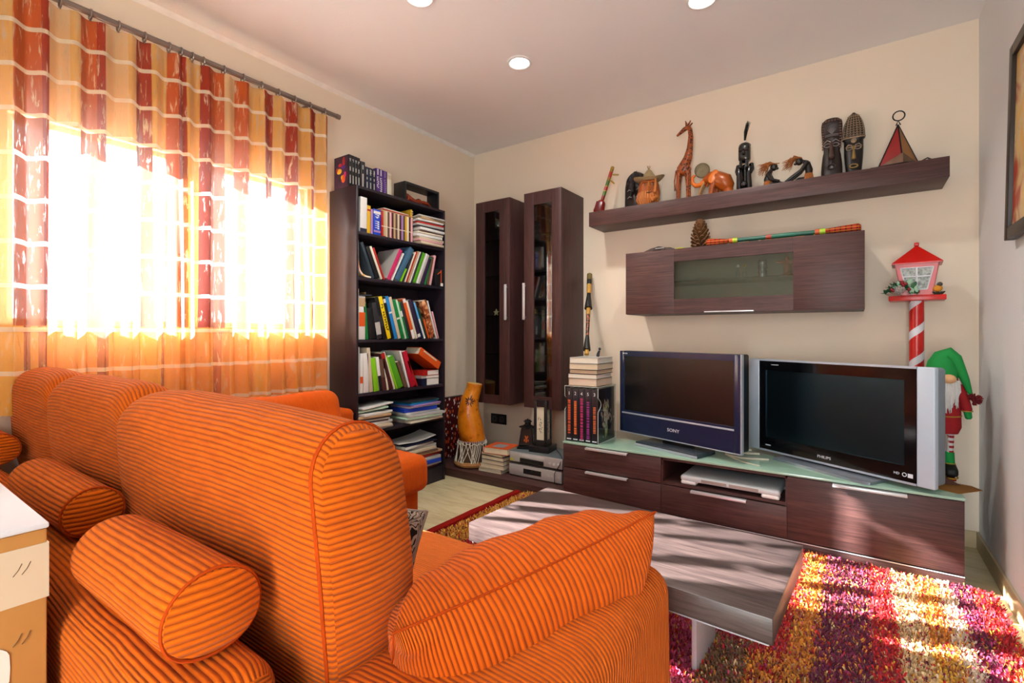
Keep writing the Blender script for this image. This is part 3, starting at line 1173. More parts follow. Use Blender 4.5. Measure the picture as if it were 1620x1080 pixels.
# ------------------------------------------------------------------ two tall glazed wall cabinets
def tall_cab(x0, x1, z0, z1, hx, label, gx0, gx1, gz0, gz1):
    t = thing('glazed_cabinet', ((x0 + x1) / 2, -.17, z0), label, 'cabinet', 'tall glazed wall cabinets')
    g = G(); w = .018
    g.box(x0, x0 + w, -.33, -.001, z0, z1); g.box(x1 - w, x1, -.33, -.001, z0, z1, .001)
    g.box(x0 + w, x1 - w, -.33, -.001, z0, z0 + w); g.box(x0 + w, x1 - w, -.33, -.001, z1 - w, z1)
    obj('carcass', g, M_wenge_v, t)
    g = G(); g.box(x0 + w, x1 - w, -.012, -.001, z0 + w, z1 - w); obj('back_panel', g, pm('dark_cabinet_back', '#3c2e30', .6), t)
    g = G()
    g.box(x0, gx0, -.35, -.331, z0, z1, .001); g.box(gx1, x1, -.35, -.331, z0, z1, .001)
    g.box(gx0, gx1, -.35, -.331, z0, gz0); g.box(gx0, gx1, -.35, -.331, gz1, z1)
    d = obj('door', g, M_wenge_v, t)
    g = G(); g.box(gx0 - .003, gx1 + .003, -.343, -.339, gz0 - .003, gz1 + .003); obj('pane', g, M_glass_d, d)
    g = G(); g.box(hx - .011, hx + .011, -.372, -.362, 1.20, 1.475, .003)
    for z in (1.22, 1.455):
        g.box(hx - .005, hx + .005, -.362, -.350, z - .005, z + .005)
    obj('handle', g, M_alu, d)
    for z in (.93, 1.235, 1.55, 1.84):
        g = G(); g.box(x0 + w + .002, x1 - w - .002, -.30, -.016, z, z + .006); obj('glass_shelf', g, glass_shelf_m, t)


glass_shelf_m = glass_thin('cabinet_shelf_glass', (.70, .80, .78, 1), .10)
tall_cab(.306, .640, .545, 2.145, .610, 'dark tall glazed wall cabinet nearer the room corner', .391, .541, .614, 2.060)
tall_cab(.772, 1.092, .545, 2.145, .768 + .012, 'dark tall glazed wall cabinet nearer the floating shelf', .857, 1.014, .632, 2.052)

# ------------------------------------------------------------------ bookcase
bc = thing('bookcase', (.14, -1.085, 0), 'tall black-brown open bookcase full of books beside the window', 'bookcase')
BY0, BY1, BX = -1.485, -.685, .28
for a in (BY0, BY1 - .016):
    g = G(); g.box(.006, BX, a, a + .016, 0, 2.02, .0008); obj('side_panel', g, M_black, bc)
g = G(); g.box(.006, BX, BY0 + .016, BY1 - .016, 2.003, 2.019); obj('top_panel', g, M_black, bc)
SHZ = [1.735, 1.448, 1.057, .718, .473, .114]
for z in SHZ:
    g = G(); g.box(.012, BX - .003, BY0 + .0165, BY1 - .0165, z - .018, z, .0008); obj('shelf', g, M_black, bc)
g = G(); g.box(BX - .02, BX - .006, BY0 + .0165, BY1 - .0165, 0, .095); obj('plinth', g, M_black, bc)
g = G(); g.box(.006, .011, BY0 + .016, BY1 - .016, .02, 2.003); obj('back_panel', g, M_black, bc)
# ------------------------------------------------------------------ books
M_pages = pm('book_page_edges', '#d9cfb6', .8, spec=.1, var=.08, vscale=30)
M_pages_w = pm('white_page_edges', '#e2dfd6', .8, spec=.1, var=.06, vscale=30)
HUE = {'cream': '#d9d2bd', 'white': '#dcdcd8', 'lightgrey': '#b3b1ac', 'grey': '#7d7b78', 'char': '#2a2a2f', 'black': '#121216', 'navy': '#161c34', 'slate': '#2c3b48',
       'steel': '#3d617c', 'blue': '#1f7fc4', 'royal': '#1740b8', 'sky': '#5aa6dc', 'teal': '#1c7a86', 'yellow': '#e8cb10', 'mustard': '#d2a526', 'orange': '#d4551c',
       'red': '#a81e1a', 'crimson': '#b0122c', 'maroon': '#4a1f20', 'brown': '#5e4436', 'tan': '#b79a74', 'beige': '#c9bba2', 'pink': '#d9a4a8', 'hotpink': '#c22d63',
       'purple': '#4d2a7c', 'plum': '#33243f', 'lilac': '#9b7bb0', 'green': '#127a3a', 'dgreen': '#0e3a2a', 'lime': '#7cc418', 'grass': '#4f9a1e', 'mint': '#b5d8bd'}


def cov(c):
    return pm('cover_' + c, HUE[c] if c in HUE else c, .38, var=.05, vscale=12)


_pr = {}


def print_mat(c1, c2, c3, sc=26):
    """blurry printed cover picture"""
    k = (c1, c2, c3, sc)
    if k not in _pr:
        n = N('printed_cover_' + str(len(_pr)))
        v = n.coord('Object')
        a = n.noise(v, sc, 3, .5, .8)
        _pr[k] = n.done(n.bsdf(n.ramp(a, [(.36, C(c1)), (.5, C(c2)), (.62, C(c3))]), .35).outputs[0])
    return _pr[k]


def bookM(y0, th, tilt, z, xs):
    """spine at x=xs facing +x, book stands on z between y0 and y0+th; tilted about its lower corner"""
    a = math.radians(tilt)
    piv = y0 + (th / math.cos(a) if tilt > 0 else 0)
    return Matrix.Translation((xs, piv, z)) @ Matrix.Rotation(-a, 4, 'X') @ Matrix.Translation((0, -th if tilt > 0 else 0, 0))


def book(y0, th, h, tilt, z, color, label, depth=.19, xs=.268, band=None, title=None, tcol='white', group=None, mat=None, name='book', cat='book', pages=True, lift=.001):
    m = bookM(y0, th, tilt, z + lift, xs)
    t_ = min(.0025, th * .2)
    g = G(m)
    g.box(-.004, 0, 0, th, 0, h, .0015); g.box(-depth, -.004, 0, t_, 0, h); g.box(-depth, -.004, th - t_, th, 0, h)
    o = obj(name, g, mat or cov(color), None, label, cat, group)
    if pages:
        g = G(m); g.box(-depth + .004, -.004, t_, th - t_, .003, h - .003)
        obj('pages', g, M_pages if color in ('brown', 'maroon', 'tan') else M_pages_w, o)
    if band:
        for (f0, f1, c) in band:
            g = G(m); g.box(-.0035, .0006, .0004, th - .0004, h * f0, h * f1); obj('spine_label', g, cov(c), o)
    if title:
        marks(o, m, th * .5, th * .55, h * .12, h * .88, title, tcol)
    return o


def marks(o, m, yc, hh, z0, z1, pattern, tcol):
    """worn lettering too small to read: one short stroke pair per letter, read down the spine"""
    r = random.Random(len(pattern) * 7 + int(z0 * 1e4))
    g = G(m)
    st = (z1 - z0) / len(pattern)
    for i, ch in enumerate(pattern):
        if ch == ' ':
            continue
        zt = z1 - i * st
        zb = zt - st * (.70 if ch != '—' else 1.0)
        if ch == '—':
            g.box(.0003, .0009, yc - hh * .28, yc + hh * .28, zb, zt)
            continue
        zm = zt - (zt - zb) * .38
        g.box(.0003, .0009, yc - hh * .5, yc + hh * .5, zm, zt)
        a = r.choice((-.5, .1, -.2)); g.box(.0003, .0009, yc + hh * a, yc + hh * (a + .4), zb, zm)
    return obj('lettering', g, cov(tcol), o)


# top of the bookcase
TZ = 2.019
XT = .205
for i, (y, th, h) in enumerate([(-1.484, .020, .205), (-1.463, .021, .204), (-1.441, .021, .203), (-1.419, .021, .202)]):
    bk = book(y, th, h, 0, TZ, 'black', ['black book with painted flower cover at the outer end on top of the bookcase', 'second black book from the curtain on top of the bookcase',
              'third black book from the curtain on top of the bookcase', 'fourth black book from the curtain on top of the bookcase'][i], .15, XT, title='· — ——', tcol='lightgrey')
    if i == 0:
        g = G(); g.box(.060, .200, -1.4852, -1.4843, TZ + .006, TZ + .2); obj('cover_print', g, print_mat('#17121c', '#3a1f3f', '#1a1420', 18), bk)
        fl = [(.155, .168, .014, .030, 'red'), (.150, .135, .022, .014, 'purple'), (.118, .150, .018, .012, 'crimson'), (.108, .112, .026, .018, 'mustard'), (.088, .122, .012, .016, 'red'),
              (.150, .060, .020, .026, 'orange'), (.168, .085, .012, .018, 'hotpink'), (.135, .07, .010, .014, 'mustard')]
        for (x, z, rx, rz, c) in fl:
            g = G(); g.ball((x, -1.4853, TZ + z), (rx, .0012, rz), 14, 6); obj('printed_flower', g, cov(c), bk)
book(-1.394, .034, .188, 0, TZ, 'char', 'charcoal book with grey title, between black and navy books on the bookcase', .15, XT, title='— ———', tcol='lightgrey')
for i, (y, num) in enumerate([(-1.357, '1'), (-1.329, '2'), (-1.300, '3')]):
    b = book(y, .026, .163, 0, TZ, 'navy', 'navy blue book with big white numeral %s, on top of the bookcase' % ['one', 'two', 'three'][i], .14, XT, band=[(.08, .72, 'navy')], title='—— — ———', tcol='lightgrey')
    text(num, .034, (XT + .0012, y + .013, TZ + .138), (0, 1, 0), (0, 0, 1), cov('white'), b, extrude=.0002)
b = book(-1.268, .052, .178, 0, TZ, 'purple', 'thick purple book with white title on top of the bookcase', .15, XT)
marks(b, Matrix.Translation((XT, 0, TZ)), -1.256, .015, .045, .175, '——— xxxxxx', 'white')
marks(b, Matrix.Translation((XT, 0, TZ)), -1.230, .016, .008, .175, '——— xxxxxxxx', 'white')
b = book(-1.213, .034, .176, 0, TZ, 'purple', 'thinner purple book beside the thick purple one on top of the bookcase', .15, XT)
marks(b, Matrix.Translation((XT, 0, TZ)), -1.196, .015, .008, .172, '——— xxxxxxxx', 'lilac')
book(-1.175, .036, .172, 0, TZ, 'cream', 'cream paperback closing the upright row on top of the bookcase', .14, XT, band=[(.75, .92, 'beige')])
for i in range(3):
    g = G(Matrix.Translation((.12, -1.09, TZ + .004 + i * .008)) @ Matrix.Rotation(.05 * i, 4, 'Z')); g.box(-.09, .075, -.045, .045, -.0035, .0035, .0008)
    obj('leaflet', g, pm('pale_leaflet_paper', '#d4cdbf', .7), None, ['lowest pale leaflet lying on top of the bookcase', 'middle pale leaflet lying on top of the bookcase', 'uppermost pale leaflet lying on top of the bookcase'][i], 'leaflet', 'leaflets on the bookcase')

# framed reclining figure
fr = thing('shadow_box', (.16, -.862, TZ), 'black box frame with reclining red figure on top of the bookcase', 'frame')
g = G()
y0, y1, z0, z1, xa, xb = -1.035, -.690, TZ, TZ + .150, .11, .225
g.box(xa, xb, y0, y0 + .016, z0, z1, .001); g.box(xa, xb, y1 - .016, y1, z0, z1, .001); g.box(xa, xb, y0 + .016, y1 - .016, z0, z0 + .016); g.box(xa, xb, y0 + .016, y1 - .016, z1 - .016, z1)
obj('box_frame', g, pm('black_painted_frame', '#16181c', .4), fr)
M_redwood = pm('polished_red_wood', '#8e3418', .25, var=.3, vscale=30)
fg = thing('reclining_figurine', (.17, -.86, TZ + .017), 'small polished red-brown reclining figurine inside the black box frame', 'figurine')
g = G()
zz = TZ + .017
g.tube([(.17, -.985, zz + .062), (.17, -.965, zz + .048), (.17, -.93, zz + .028), (.17, -.89, zz + .022), (.17, -.855, zz + .030), (.17, -.82, zz + .024), (.17, -.76, zz + .016), (.17, -.722, zz + .011)],
       [.010, .020, .024, .019, .026, .020, .014, .008], 12)
g.tube([(.185, -.965, zz + .05), (.195, -.975, zz + .02), (.19, -.99, zz + .008)], [.010, .008, .006], 8)
g.tube([(.19, -.83, zz + .03), (.195, -.79, zz + .03), (.19, -.745, zz + .010)], [.014, .012, .008], 8)
obj('body', g, M_redwood, fg)
g = G(); g.ball((.175, -1.0, zz + .078), (.016, .016, .019)); obj('head', g, M_redwood, fg)

S1, S2, S3, S4, S5, S6 = SHZ
# first shelf
book(-1.462, .010, .235, 3, S1, 'orange', 'thin orange booklet against the left side of the top shelf', .12, .20)
book(-1.447, .050, .222, 1, S1, 'white', 'thick white book with dark blue foot at the left of the top shelf', .18, band=[(.0, .11, 'navy')])
book(-1.395, .027, .178, 1, S1, 'mustard', 'yellow book with small red lettering on the top shelf', .16, band=[(.80, .86, 'red')])
book(-1.365, .017, .160, 1, S1, 'lilac', 'narrow lilac book beside the blue one on the top shelf', .15)
book(-1.343, .058, .166, 0, S1, 'royal', 'thick bright blue book with white lettering on the top shelf', .17, band=[(.10, .18, 'lilac'), (.82, .93, 'white')], title=' xx xxxx ', tcol='white')
cols = ['red', 'tan', 'beige', 'brown', 'pink', 'maroon', 'tan', 'brown', 'beige', 'maroon', 'lilac', 'brown', 'mustard', 'cream', 'maroon', 'pink']
y = -1.278
for i, c in enumerate(cols):
    w = .0166
    book(y, w, .168 + .002 * (i % 3), 0, S1, c, '%s magazine volume, %s of the uniform row counted from the blue book' % (c, ['first', 'second', 'third', 'fourth', 'fifth', 'sixth', 'seventh', 'eighth', 'ninth', 'tenth', 'eleventh', 'twelfth', 'thirteenth', 'fourteenth', 'fifteenth', 'last'][i]),
         .17, band=[(.38, .41, 'cream'), (.0, .03, 'red' if i < 2 else c)], group='magazine volumes on the top shelf')
    y += w + .0006
y_end = y


def flat(cx, cy, z, dx, dy, th, rot, color, label, name='magazine', cat='magazine', group=None, pages=False, tilt=0, mat=None, curl=0):
    m = Matrix.Translation((cx, cy, z + th / 2 + .0004)) @ Matrix.Rotation(math.radians(rot), 4, 'Z') @ Matrix.Rotation(math.radians(tilt), 4, 'X')
    g = G(m)
    if curl:
        fn = lambda v: np.stack([v[:, 0], v[:, 1], v[:, 2] + curl * np.maximum(0, v[:, 0] / (dx / 2)) ** 2], 1)
        g.rbox((0, 0, 0), (dx / 2, dy / 2, th / 2), .0008, 1, (8, 1, 1), fn=fn)
        return obj(name, g, mat or cov(color), None, label, cat, group)
    if pages:
        g.box(-dx / 2, dx / 2, -dy / 2, dy / 2, th / 2 - .002, th / 2); g.box(-dx / 2, dx / 2, -dy / 2, dy / 2, -th / 2, -th / 2 + .002)
        g.box(-dx / 2, -dx / 2 + .004, -dy / 2, dy / 2, -th / 2 + .002, th / 2 - .002)
        o = obj(name, g, mat or cov(color), None, label, cat, group)
        g = G(m); g.box(-dx / 2 + .004, dx / 2 - .003, -dy / 2 + .003, dy / 2 - .003, -th / 2 + .002, th / 2 - .002); obj('pages', g, M_pages, o)
        return o
    g.rbox((0, 0, 0), (dx / 2, dy / 2, th / 2), min(.0015, th * .3), 1)
    return obj(name, g, mat or cov(color), None, label, cat, group)


for i, (c, dz) in enumerate([('tan', 0), ('red', .007), ('cream', .014)]):
    flat(.175, -1.14, S1 + .1735 + dz, .16, .25 - .01 * i, .0065, 1.5 * i, c, '%s magazine lying across the uniform row on the top shelf' % c)
book(-1.0, .016, .235, 0, S1, 'mustard', 'yellow ring binder with white spiral edge on the top shelf', .21, .245, name='ring_binder', cat='binder')
sp = bpy.data.objects['ring_binder']
for k in range(14):
    g = G(); g.ring((.247, -.990, S1 + .02 + k * .0155), .0085, .0015, 'z', 10, 5); obj('spiral_ring', g, cov('white'), sp)
OR = ['lowest', 'second', 'third', 'fourth', 'fifth', 'sixth', 'seventh', 'eighth', 'ninth', 'tenth', 'eleventh', 'twelfth', 'thirteenth']
z = S1
for i, (c, th) in enumerate([('beige', .018), ('pink', .012), ('beige', .018), ('white', .02), ('cream', .012), ('brown', .010), ('white', .018), ('char', .012), ('lightgrey', .016), ('red', .012), ('white', .012), ('tan', .016), ('lightgrey', .010)]):
    flat(.205 + rnd.uniform(-.01, .012), -.85 + rnd.uniform(-.012, .012), z, .21, .245, th, rnd.uniform(-6, 6), c, '%s %s magazine from the shelf board in the stack on the top shelf' % (OR[i], c), group='stacked magazines on the top shelf', curl=.006 if i > 9 else 0)
    z += th + .0008

# second shelf
book(-1.468, .010, .232, 0, S2, 'cream', 'thin cream book standing upright at the left of the second shelf', .17)
book(-1.352, .020, .236, -23, S2, 'slate', 'slate blue book leaning left at the left end of the second shelf', .18)
book(-1.322, .030, .212, -23, S2, 'black', 'black hardcover leaning left on the second shelf', .17)
book(-1.285, .018, .222, -24, S2, 'cream', 'cream book leaning left against the black one on the second shelf', .18)
book(-1.262, .014, .215, -24, S2, 'red', 'red book leaning left on the second shelf', .18)
# bent orange magazine
V, F = [], []
pr = [(-1.464, .150), (-1.460, .11), (-1.455, .07), (-1.447, .04), (-1.430, .018), (-1.400, .008), (-1.360, .004)]
for (yy, zz) in pr:
    for (xx) in (.09, .262):
        V.append((xx, yy, S2 + zz))
for (yy, zz) in pr:
    for (xx) in (.09, .262):
        V.append((xx, yy + .006, S2 + zz + .010))
n2 = len(pr) * 2
for i in range(len(pr) - 1):
    a = i * 2
    F += [[a, a + 2, a + 3, a + 1], [n2 + a, n2 + a + 1, n2 + a + 3, n2 + a + 2], [a, n2 + a, n2 + a + 2, a + 2], [a + 1, a + 3, n2 + a + 3, n2 + a + 1]]
F += [[0, 1, n2 + 1, n2], [n2 - 2, 2 * n2 - 2, 2 * n2 - 1, n2 - 1]]
g = G(); g.add(V, F); obj('magazine', g, print_mat('#e0a028', '#efe6d8', '#d9792a', 9), None, 'orange and white magazine slumped into a curve on the second shelf', 'magazine')
b = book(-1.236, .028, .240, 27, S2, 'hotpink', 'grey-covered book with pink spine leaning right on the second shelf', .22)
m = bookM(-1.236, .028, 27, S2 + .001, .268)
g = G(m); g.box(-.218, -.006, -.0012, 0, .003, .237); obj('cover_board', g, cov('lightgrey'), b)
book(-1.196, .011, .222, 28, S2, 'white', 'thin white book leaning right beside the pink spine on the second shelf', .2)
book(-1.176, .040, .272, 31, S2, 'steel', 'thick steel-blue book leaning right on the second shelf', .22)
book(-1.118, .012, .105, 28, S2, 'lime', 'short green booklet leaning on the second shelf', .10)
for (yy, th, h, c, lb) in [(-1.098, .014, .225, 'char', 'dark grey magazine leaning right behind the short green booklet, second shelf'), (-1.080, .011, .24, 'cream', 'cream magazine leaning right in the middle of the second shelf'),
                       (-1.066, .010, .245, 'red', 'thin red-edged magazine leaning right in the middle of the second shelf'), (-1.052, .013, .25, 'tan', 'tan magazine leaning right in the middle of the second shelf'),
                       (-1.035, .010, .25, 'white', 'white magazine leaning right before the dark one on the second shelf'), (-1.022, .014, .25, 'char', 'charcoal magazine leaning right just before the green spine, second shelf'),
                       (-1.004, .026, .243, 'grass', 'grass-green spined book leaning right on the second shelf'), (-.972, .018, .243, 'white', 'white book leaning right next to the grass-green spine'),
                       (-.950, .014, .238, 'lightgrey', 'pale grey book leaning right near the right of the second shelf')]:
    book(yy, th, h, 24, S2, c, lb, .2)
book(-.932, .034, .205, 23, S2, 'plum', 'dark plum book leaning right on the second shelf', .19)
book(-.888, .014, .21, 17, S2, 'green', 'narrow green book leaning at the right of the second shelf', .18)
book(-.868, .022, .215, 15, S2, 'brown', 'brown book leaning at the right of the second shelf', .18)
book(-.838, .018, .228, 13, S2, 'pink', 'pale pink book leaning at the right of the second shelf', .18)
bb = thing('black_carton', (.25, -.735, S2), 'small black carton with orange figure print at the right end of the second shelf', 'box')
g = G(); g.box(.17, .284, -.790, -.706, S2, S2 + .125, .001); obj('carton', g, cov('black'), bb)
g = G(); g.box(.284, .2846, -.735, -.728, S2 + .02, S2 + .12); g.prism([(-.77, S2 + .09), (-.73, S2 + .118), (-.73, S2 + .108), (-.77, S2 + .083)], .2841, .2847, 'yz'); obj('orange_print', g, cov('orange'), bb)
g = G(); g.box(.284, .2846, -.738, -.712, S2 + .002, S2 + .024); obj('white_print', g, cov('white'), bb)

# third shelf
FOOD = ('#2a1713', '#a8562c', '#e0b080')
T3 = [(-1.469, .012, .318, 0, 'cream', 'tall thin cream book at the left end of the third shelf', None, None),
      (-1.455, .046, .276, 0, 'white', 'thick white book with orange pictures at the left of the third shelf', [(.30, .62, 'orange'), (.75, .95, 'tan')], None),
      (-1.404, .022, .228, -5, 'green', 'green book leaning slightly left next to the white one, third shelf', None, None),
      (-1.372, .052, .200, -9, 'black', 'thick black book near the left of the third shelf', None, None),
      (-1.312, .040, .238, -11, 'char', 'charcoal book with pale label on the third shelf', [(.12, .46, 'lightgrey')], None),
      (-1.262, .031, .280, -15, 'black', 'black book leaning left just before the yellow one, third shelf', [(.3, .55, 'char')], None),
      (-1.226, .031, .286, -16, 'yellow', 'bright yellow book with black letters on the third shelf', None, ' xx xxxxxxxx '),
      (-1.190, .020, .288, -16, 'black', 'black book leaning left just after the yellow one, third shelf', [(.86, .95, 'white')], None),
      (-1.166, .026, .292, -16, 'blue', 'bright blue book leaning left on the third shelf', [(.6, .64, 'white')], None),
      (-1.135, .026, .290, -17, 'beige', 'beige book leaning left after the blue one, third shelf', None, None),
      (-1.103, .026, .276, -18, 'green', 'wide green book leaning left in the middle of the third shelf', [(.5, .54, 'white')], None),
      (-1.072, .016, .278, -18, 'mint', 'pale mint book between two green ones on the third shelf', None, None),
      (-1.052, .015, .268, -19, 'green', 'narrow green book right of the mint one, third shelf', [(.6, .75, 'white')], None),
      (-1.033, .024, .264, -19, 'char', 'charcoal book right of the narrow green one, third shelf', None, None),
      (-1.003, .026, .290, -19, 'orange', 'orange and white book leaning left on the third shelf', [(.0, .22, 'white'), (.90, .99, 'white')], None),
      (-.971, .019, .276, -20, 'cream', 'cream book leaning left beside the orange one, third shelf', None, None),
      (-.946, .026, .286, -20, 'plum', 'dark plum book leaning left on the third shelf', [(.04, .12, 'white')], None),
      (-.914, .016, .286, -21, 'navy', 'navy book leaning left on the third shelf', None, None),
      (-.892, .016, .274, -22, 'sky', 'light blue book leaning left on the third shelf', [(.0, .55, 'white')], None),
      (-.870, .016, .236, -22, 'dgreen', 'dark green book leaning left at the right of the third shelf', None, None),
      (-.848, .014, .144, -20, 'orange', 'short orange booklet at the right of the third shelf', None, None)]
for (yy, th, h, tl, c, lb, bd_, tt) in T3:
    book(yy, th, h, tl, S3, c, lb, .2 if h > .21 else .16, band=bd_, title=tt, tcol='black')
b = book(-.824, .048, .285, -19, S3, 'photo', 'cookbook with brown and orange food pictures at the right of the third shelf', .2, mat=print_mat(*FOOD, 30))
book(-.768, .012, .290, -19, S3, 'white', 'white book behind the cookbook at the right of the third shelf', .2)
book(-.749, .013, .208, -18, S3, 'pink', 'small pink book at the right end of the third shelf', .17)
flat(.20, -1.415, S3 + .279, .15, .10, .006, 8, 'slate', 'slate booklet lying over the white book on the third shelf', 'booklet', 'book', tilt=3)
b = book(-1.372, .008, .10, 0, S3 + .205, 'tan', 'brown picture card standing over the black book on the third shelf', .10, .22, mat=print_mat('#3a2015', '#7e4a2a', '#c9a070', 24), name='picture_card', cat='card', pages=False)

# fourth shelf
T4 = [(-1.469, .018, .292, 0, 'lightgrey', 'tall pale grey book at the left end of the fourth shelf'), (-1.447, .022, .250, 0, 'white', 'white book with orange dot near the left of the fourth shelf'),
      (-1.420, .040, .252, -1, 'white', 'thick white book near the left of the fourth shelf'), (-1.374, .028, .285, -5, 'beige', 'tall beige book near the left of the fourth shelf'),
      (-1.336, .038, .218, -8, 'lime', 'lime green book on the fourth shelf, nearest the left'), (-1.294, .024, .224, -8, 'white', 'white book with black foot on the fourth shelf'),
      (-1.266, .030, .210, -9, 'brown', 'brown book with dark foot on the fourth shelf'), (-1.230, .014, .202, -10, 'cream', 'thin cream book next to the brown one, fourth shelf'),
      (-1.211, .032, .256, -17, 'maroon', 'dark maroon book with reddish head on the fourth shelf'), (-1.172, .014, .268, -20, 'cream', 'cream edged book leaning left in the middle of the fourth shelf'),
      (-1.152, .016, .240, -22, 'lime', 'thin lime book leaning left in the middle of the fourth shelf'), (-1.131, .044, .236, -23, 'grass', 'thick grass-green book leaning left on the fourth shelf'),
      (-1.076, .028, .196, -22, 'brown', 'dull brown book leaning left on the fourth shelf'), (-1.042, .016, .268, -18, 'white', 'white book leaning left before the crimson one, fourth shelf'),
      (-1.016, .040, .262, -18, 'crimson', 'crimson book leaning left on the fourth shelf'), (-.966, .018, .205, -26, 'red', 'slim red book leaning left on the fourth shelf')]
BND = {1: [(.25, .42, 'orange')], 5: [(.0, .45, 'black')], 6: [(.0, .42, 'maroon')], 8: [(.85, .98, 'red')]}
for i, (yy, th, h, tl, c, lb) in enumerate(T4):
    book(yy, th, h, tl, S4, c, lb, .19, band=BND.get(i))
z = S4
for (c, th, lb) in [('navy', .052, 'thick blue and white book at the bottom of the small pile on the fourth shelf'), ('lightgrey', .020, 'pale grey book in the middle of the small pile on the fourth shelf'), ('red', .036, 'red book on top of the small pile on the fourth shelf')]:
    m = Matrix.Translation((.19, -.815, z + .0005)) @ Matrix.Rotation(rnd.uniform(-.06, .06), 4, 'Z')
    g = G(m); g.box(-.075, .07, -.088, .085, th - .002, th); g.box(-.075, .07, -.088, .085, 0, .002); g.box(-.075, .07, -.088, -.040, .002, th - .002)
    o = obj('book', g, cov(c), None, lb, 'book')
    g = G(m); g.box(-.073, .068, -.040, .083, .002, th - .002); obj('pages', g, M_pages_w, o)
    z += th + .0008
# fat red book slanting on the pile
m = Matrix.Translation((.20, -.745, z + .004)) @ Matrix.Rotation(math.radians(-30), 4, 'X')
g = G(m); g.box(-.08, .07, -.235, 0, .0, .004); g.box(-.08, .07, -.235, 0, .052, .056); g.box(.066, .07, -.235, 0, .004, .052)
o = obj('book', g, cov('orange'), None, 'fat orange-red book slanting down onto the small pile on the fourth shelf', 'book')
g = G(m); g.box(-.078, .066, -.233, -.002, .004, .052); obj('pages', g, M_pages, o)
g = G(m); g.box(.0702, .0708, -.20, -.05, .040, .050); obj('title_strip', g, cov('cream'), o)

# fifth shelf: paper piles
z = S5
for i, (c, th) in enumerate([('lightgrey', .014), ('beige', .018), ('white', .016), ('maroon', .008), ('lightgrey', .012), ('brown', .010), ('tan', .014), ('white', .014), ('mint', .012), ('white', .010)]):
    flat(.185 + rnd.uniform(-.02, .015), -1.33 + rnd.uniform(-.02, .02), z, .20, .25, th, rnd.uniform(-9, 9), c, '%s %s paper bundle from the board in the left pile on the fifth shelf' % (OR[i], c), 'paper_bundle', 'papers', 'left paper pile on the fifth shelf', tilt=0 if i < 8 else 4)
    z += th + (.001 if i < 7 else .012)
z = S5
for i, (c, th) in enumerate([('cream', .012), ('white', .014), ('mint', .010), ('lightgrey', .016), ('white', .014), ('royal', .026), ('cream', .010), ('lilac', .012), ('blue', .008), ('teal', .010), ('char', .008)]):
    flat(.175 + rnd.uniform(-.015, .02) + (.02 if i < 4 else 0), -.90 + rnd.uniform(-.02, .02), z, .21, .33 if i < 5 else .29, th, rnd.uniform(-7, 7), c, '%s %s paper bundle from the board in the right pile on the fifth shelf' % (OR[i], c), 'paper_bundle', 'papers', 'right paper pile on the fifth shelf')
    z += th + .001

# sixth shelf
for (yy, th, h, tl, c, lb) in [(-1.45, .03, .20, 0, 'char', 'charcoal folder at the left of the lowest shelf'), (-1.40, .03, .20, -5, 'black', 'black folder at the left of the lowest shelf'), (-1.345, .02, .22, -10, 'cream', 'cream folder leaning on the lowest shelf'),
                              (-1.31, .03, .23, -14, 'grey', 'grey folder leaning on the lowest shelf'), (-1.26, .035, .215, -20, 'dgreen', 'dark green folder leaning on the lowest shelf')]:
    book(yy, th, h, tl, S6, c, lb, .2, name='folder', cat='folder')
z = S6
for i, (c, th) in enumerate([('maroon', .02), ('lightgrey', .018), ('royal', .026), ('lightgrey', .022), ('red', .022), ('tan', .014), ('brown', .012), ('beige', .020), ('lightgrey', .018), ('white', .016), ('navy', .008)]):
    flat(.18 + rnd.uniform(-.015, .02), -.885 + rnd.uniform(-.02, .015) - (.05 if i > 5 else 0), z, .20, .30, th, rnd.uniform(-9, 9), c, '%s %s folder from the board in the pile on the lowest shelf' % (OR[i], c), 'folder', 'folder', 'folder pile on the lowest shelf')
    z += th + .001
V, F = [], []
for i in range(9):
    for j in range(6):
        a, b_ = i / 8, j / 5
        V.append((.10 + .17 * b_, -1.13 + .36 * a, z + .012 + .055 * max(0, a - .3) ** 1.5 * (1.3 - b_) + .006 * math.sin(5 * a + 2 * b_)))
nn = len(V)
V += [(x, y, zq + .0015) for x, y, zq in V]
for i in range(8):
    for j in range(5):
        a = i * 6 + j
        F.append([a, a + 1, a + 7, a + 6]); F.append([nn + a, nn + a + 6, nn + a + 7, nn + a + 1])
for i in range(8):
    F.append([i * 6, i * 6 + 6, nn + i * 6 + 6, nn + i * 6]); F.append([i * 6 + 5, nn + i * 6 + 5, nn + i * 6 + 11, i * 6 + 11])
for j in range(5):
    F.append([j, nn + j, nn + j + 1, j + 1]); F.append([48 + j, 49 + j, nn + 49 + j, nn + 48 + j])
g = G(); g.add(V, F); obj('paper_sheet', g, pm('bent_paper', '#c9c7c2', .7), None, 'large bent grey sheet of paper lying over the pile on the lowest shelf', 'paper', sharp=60)

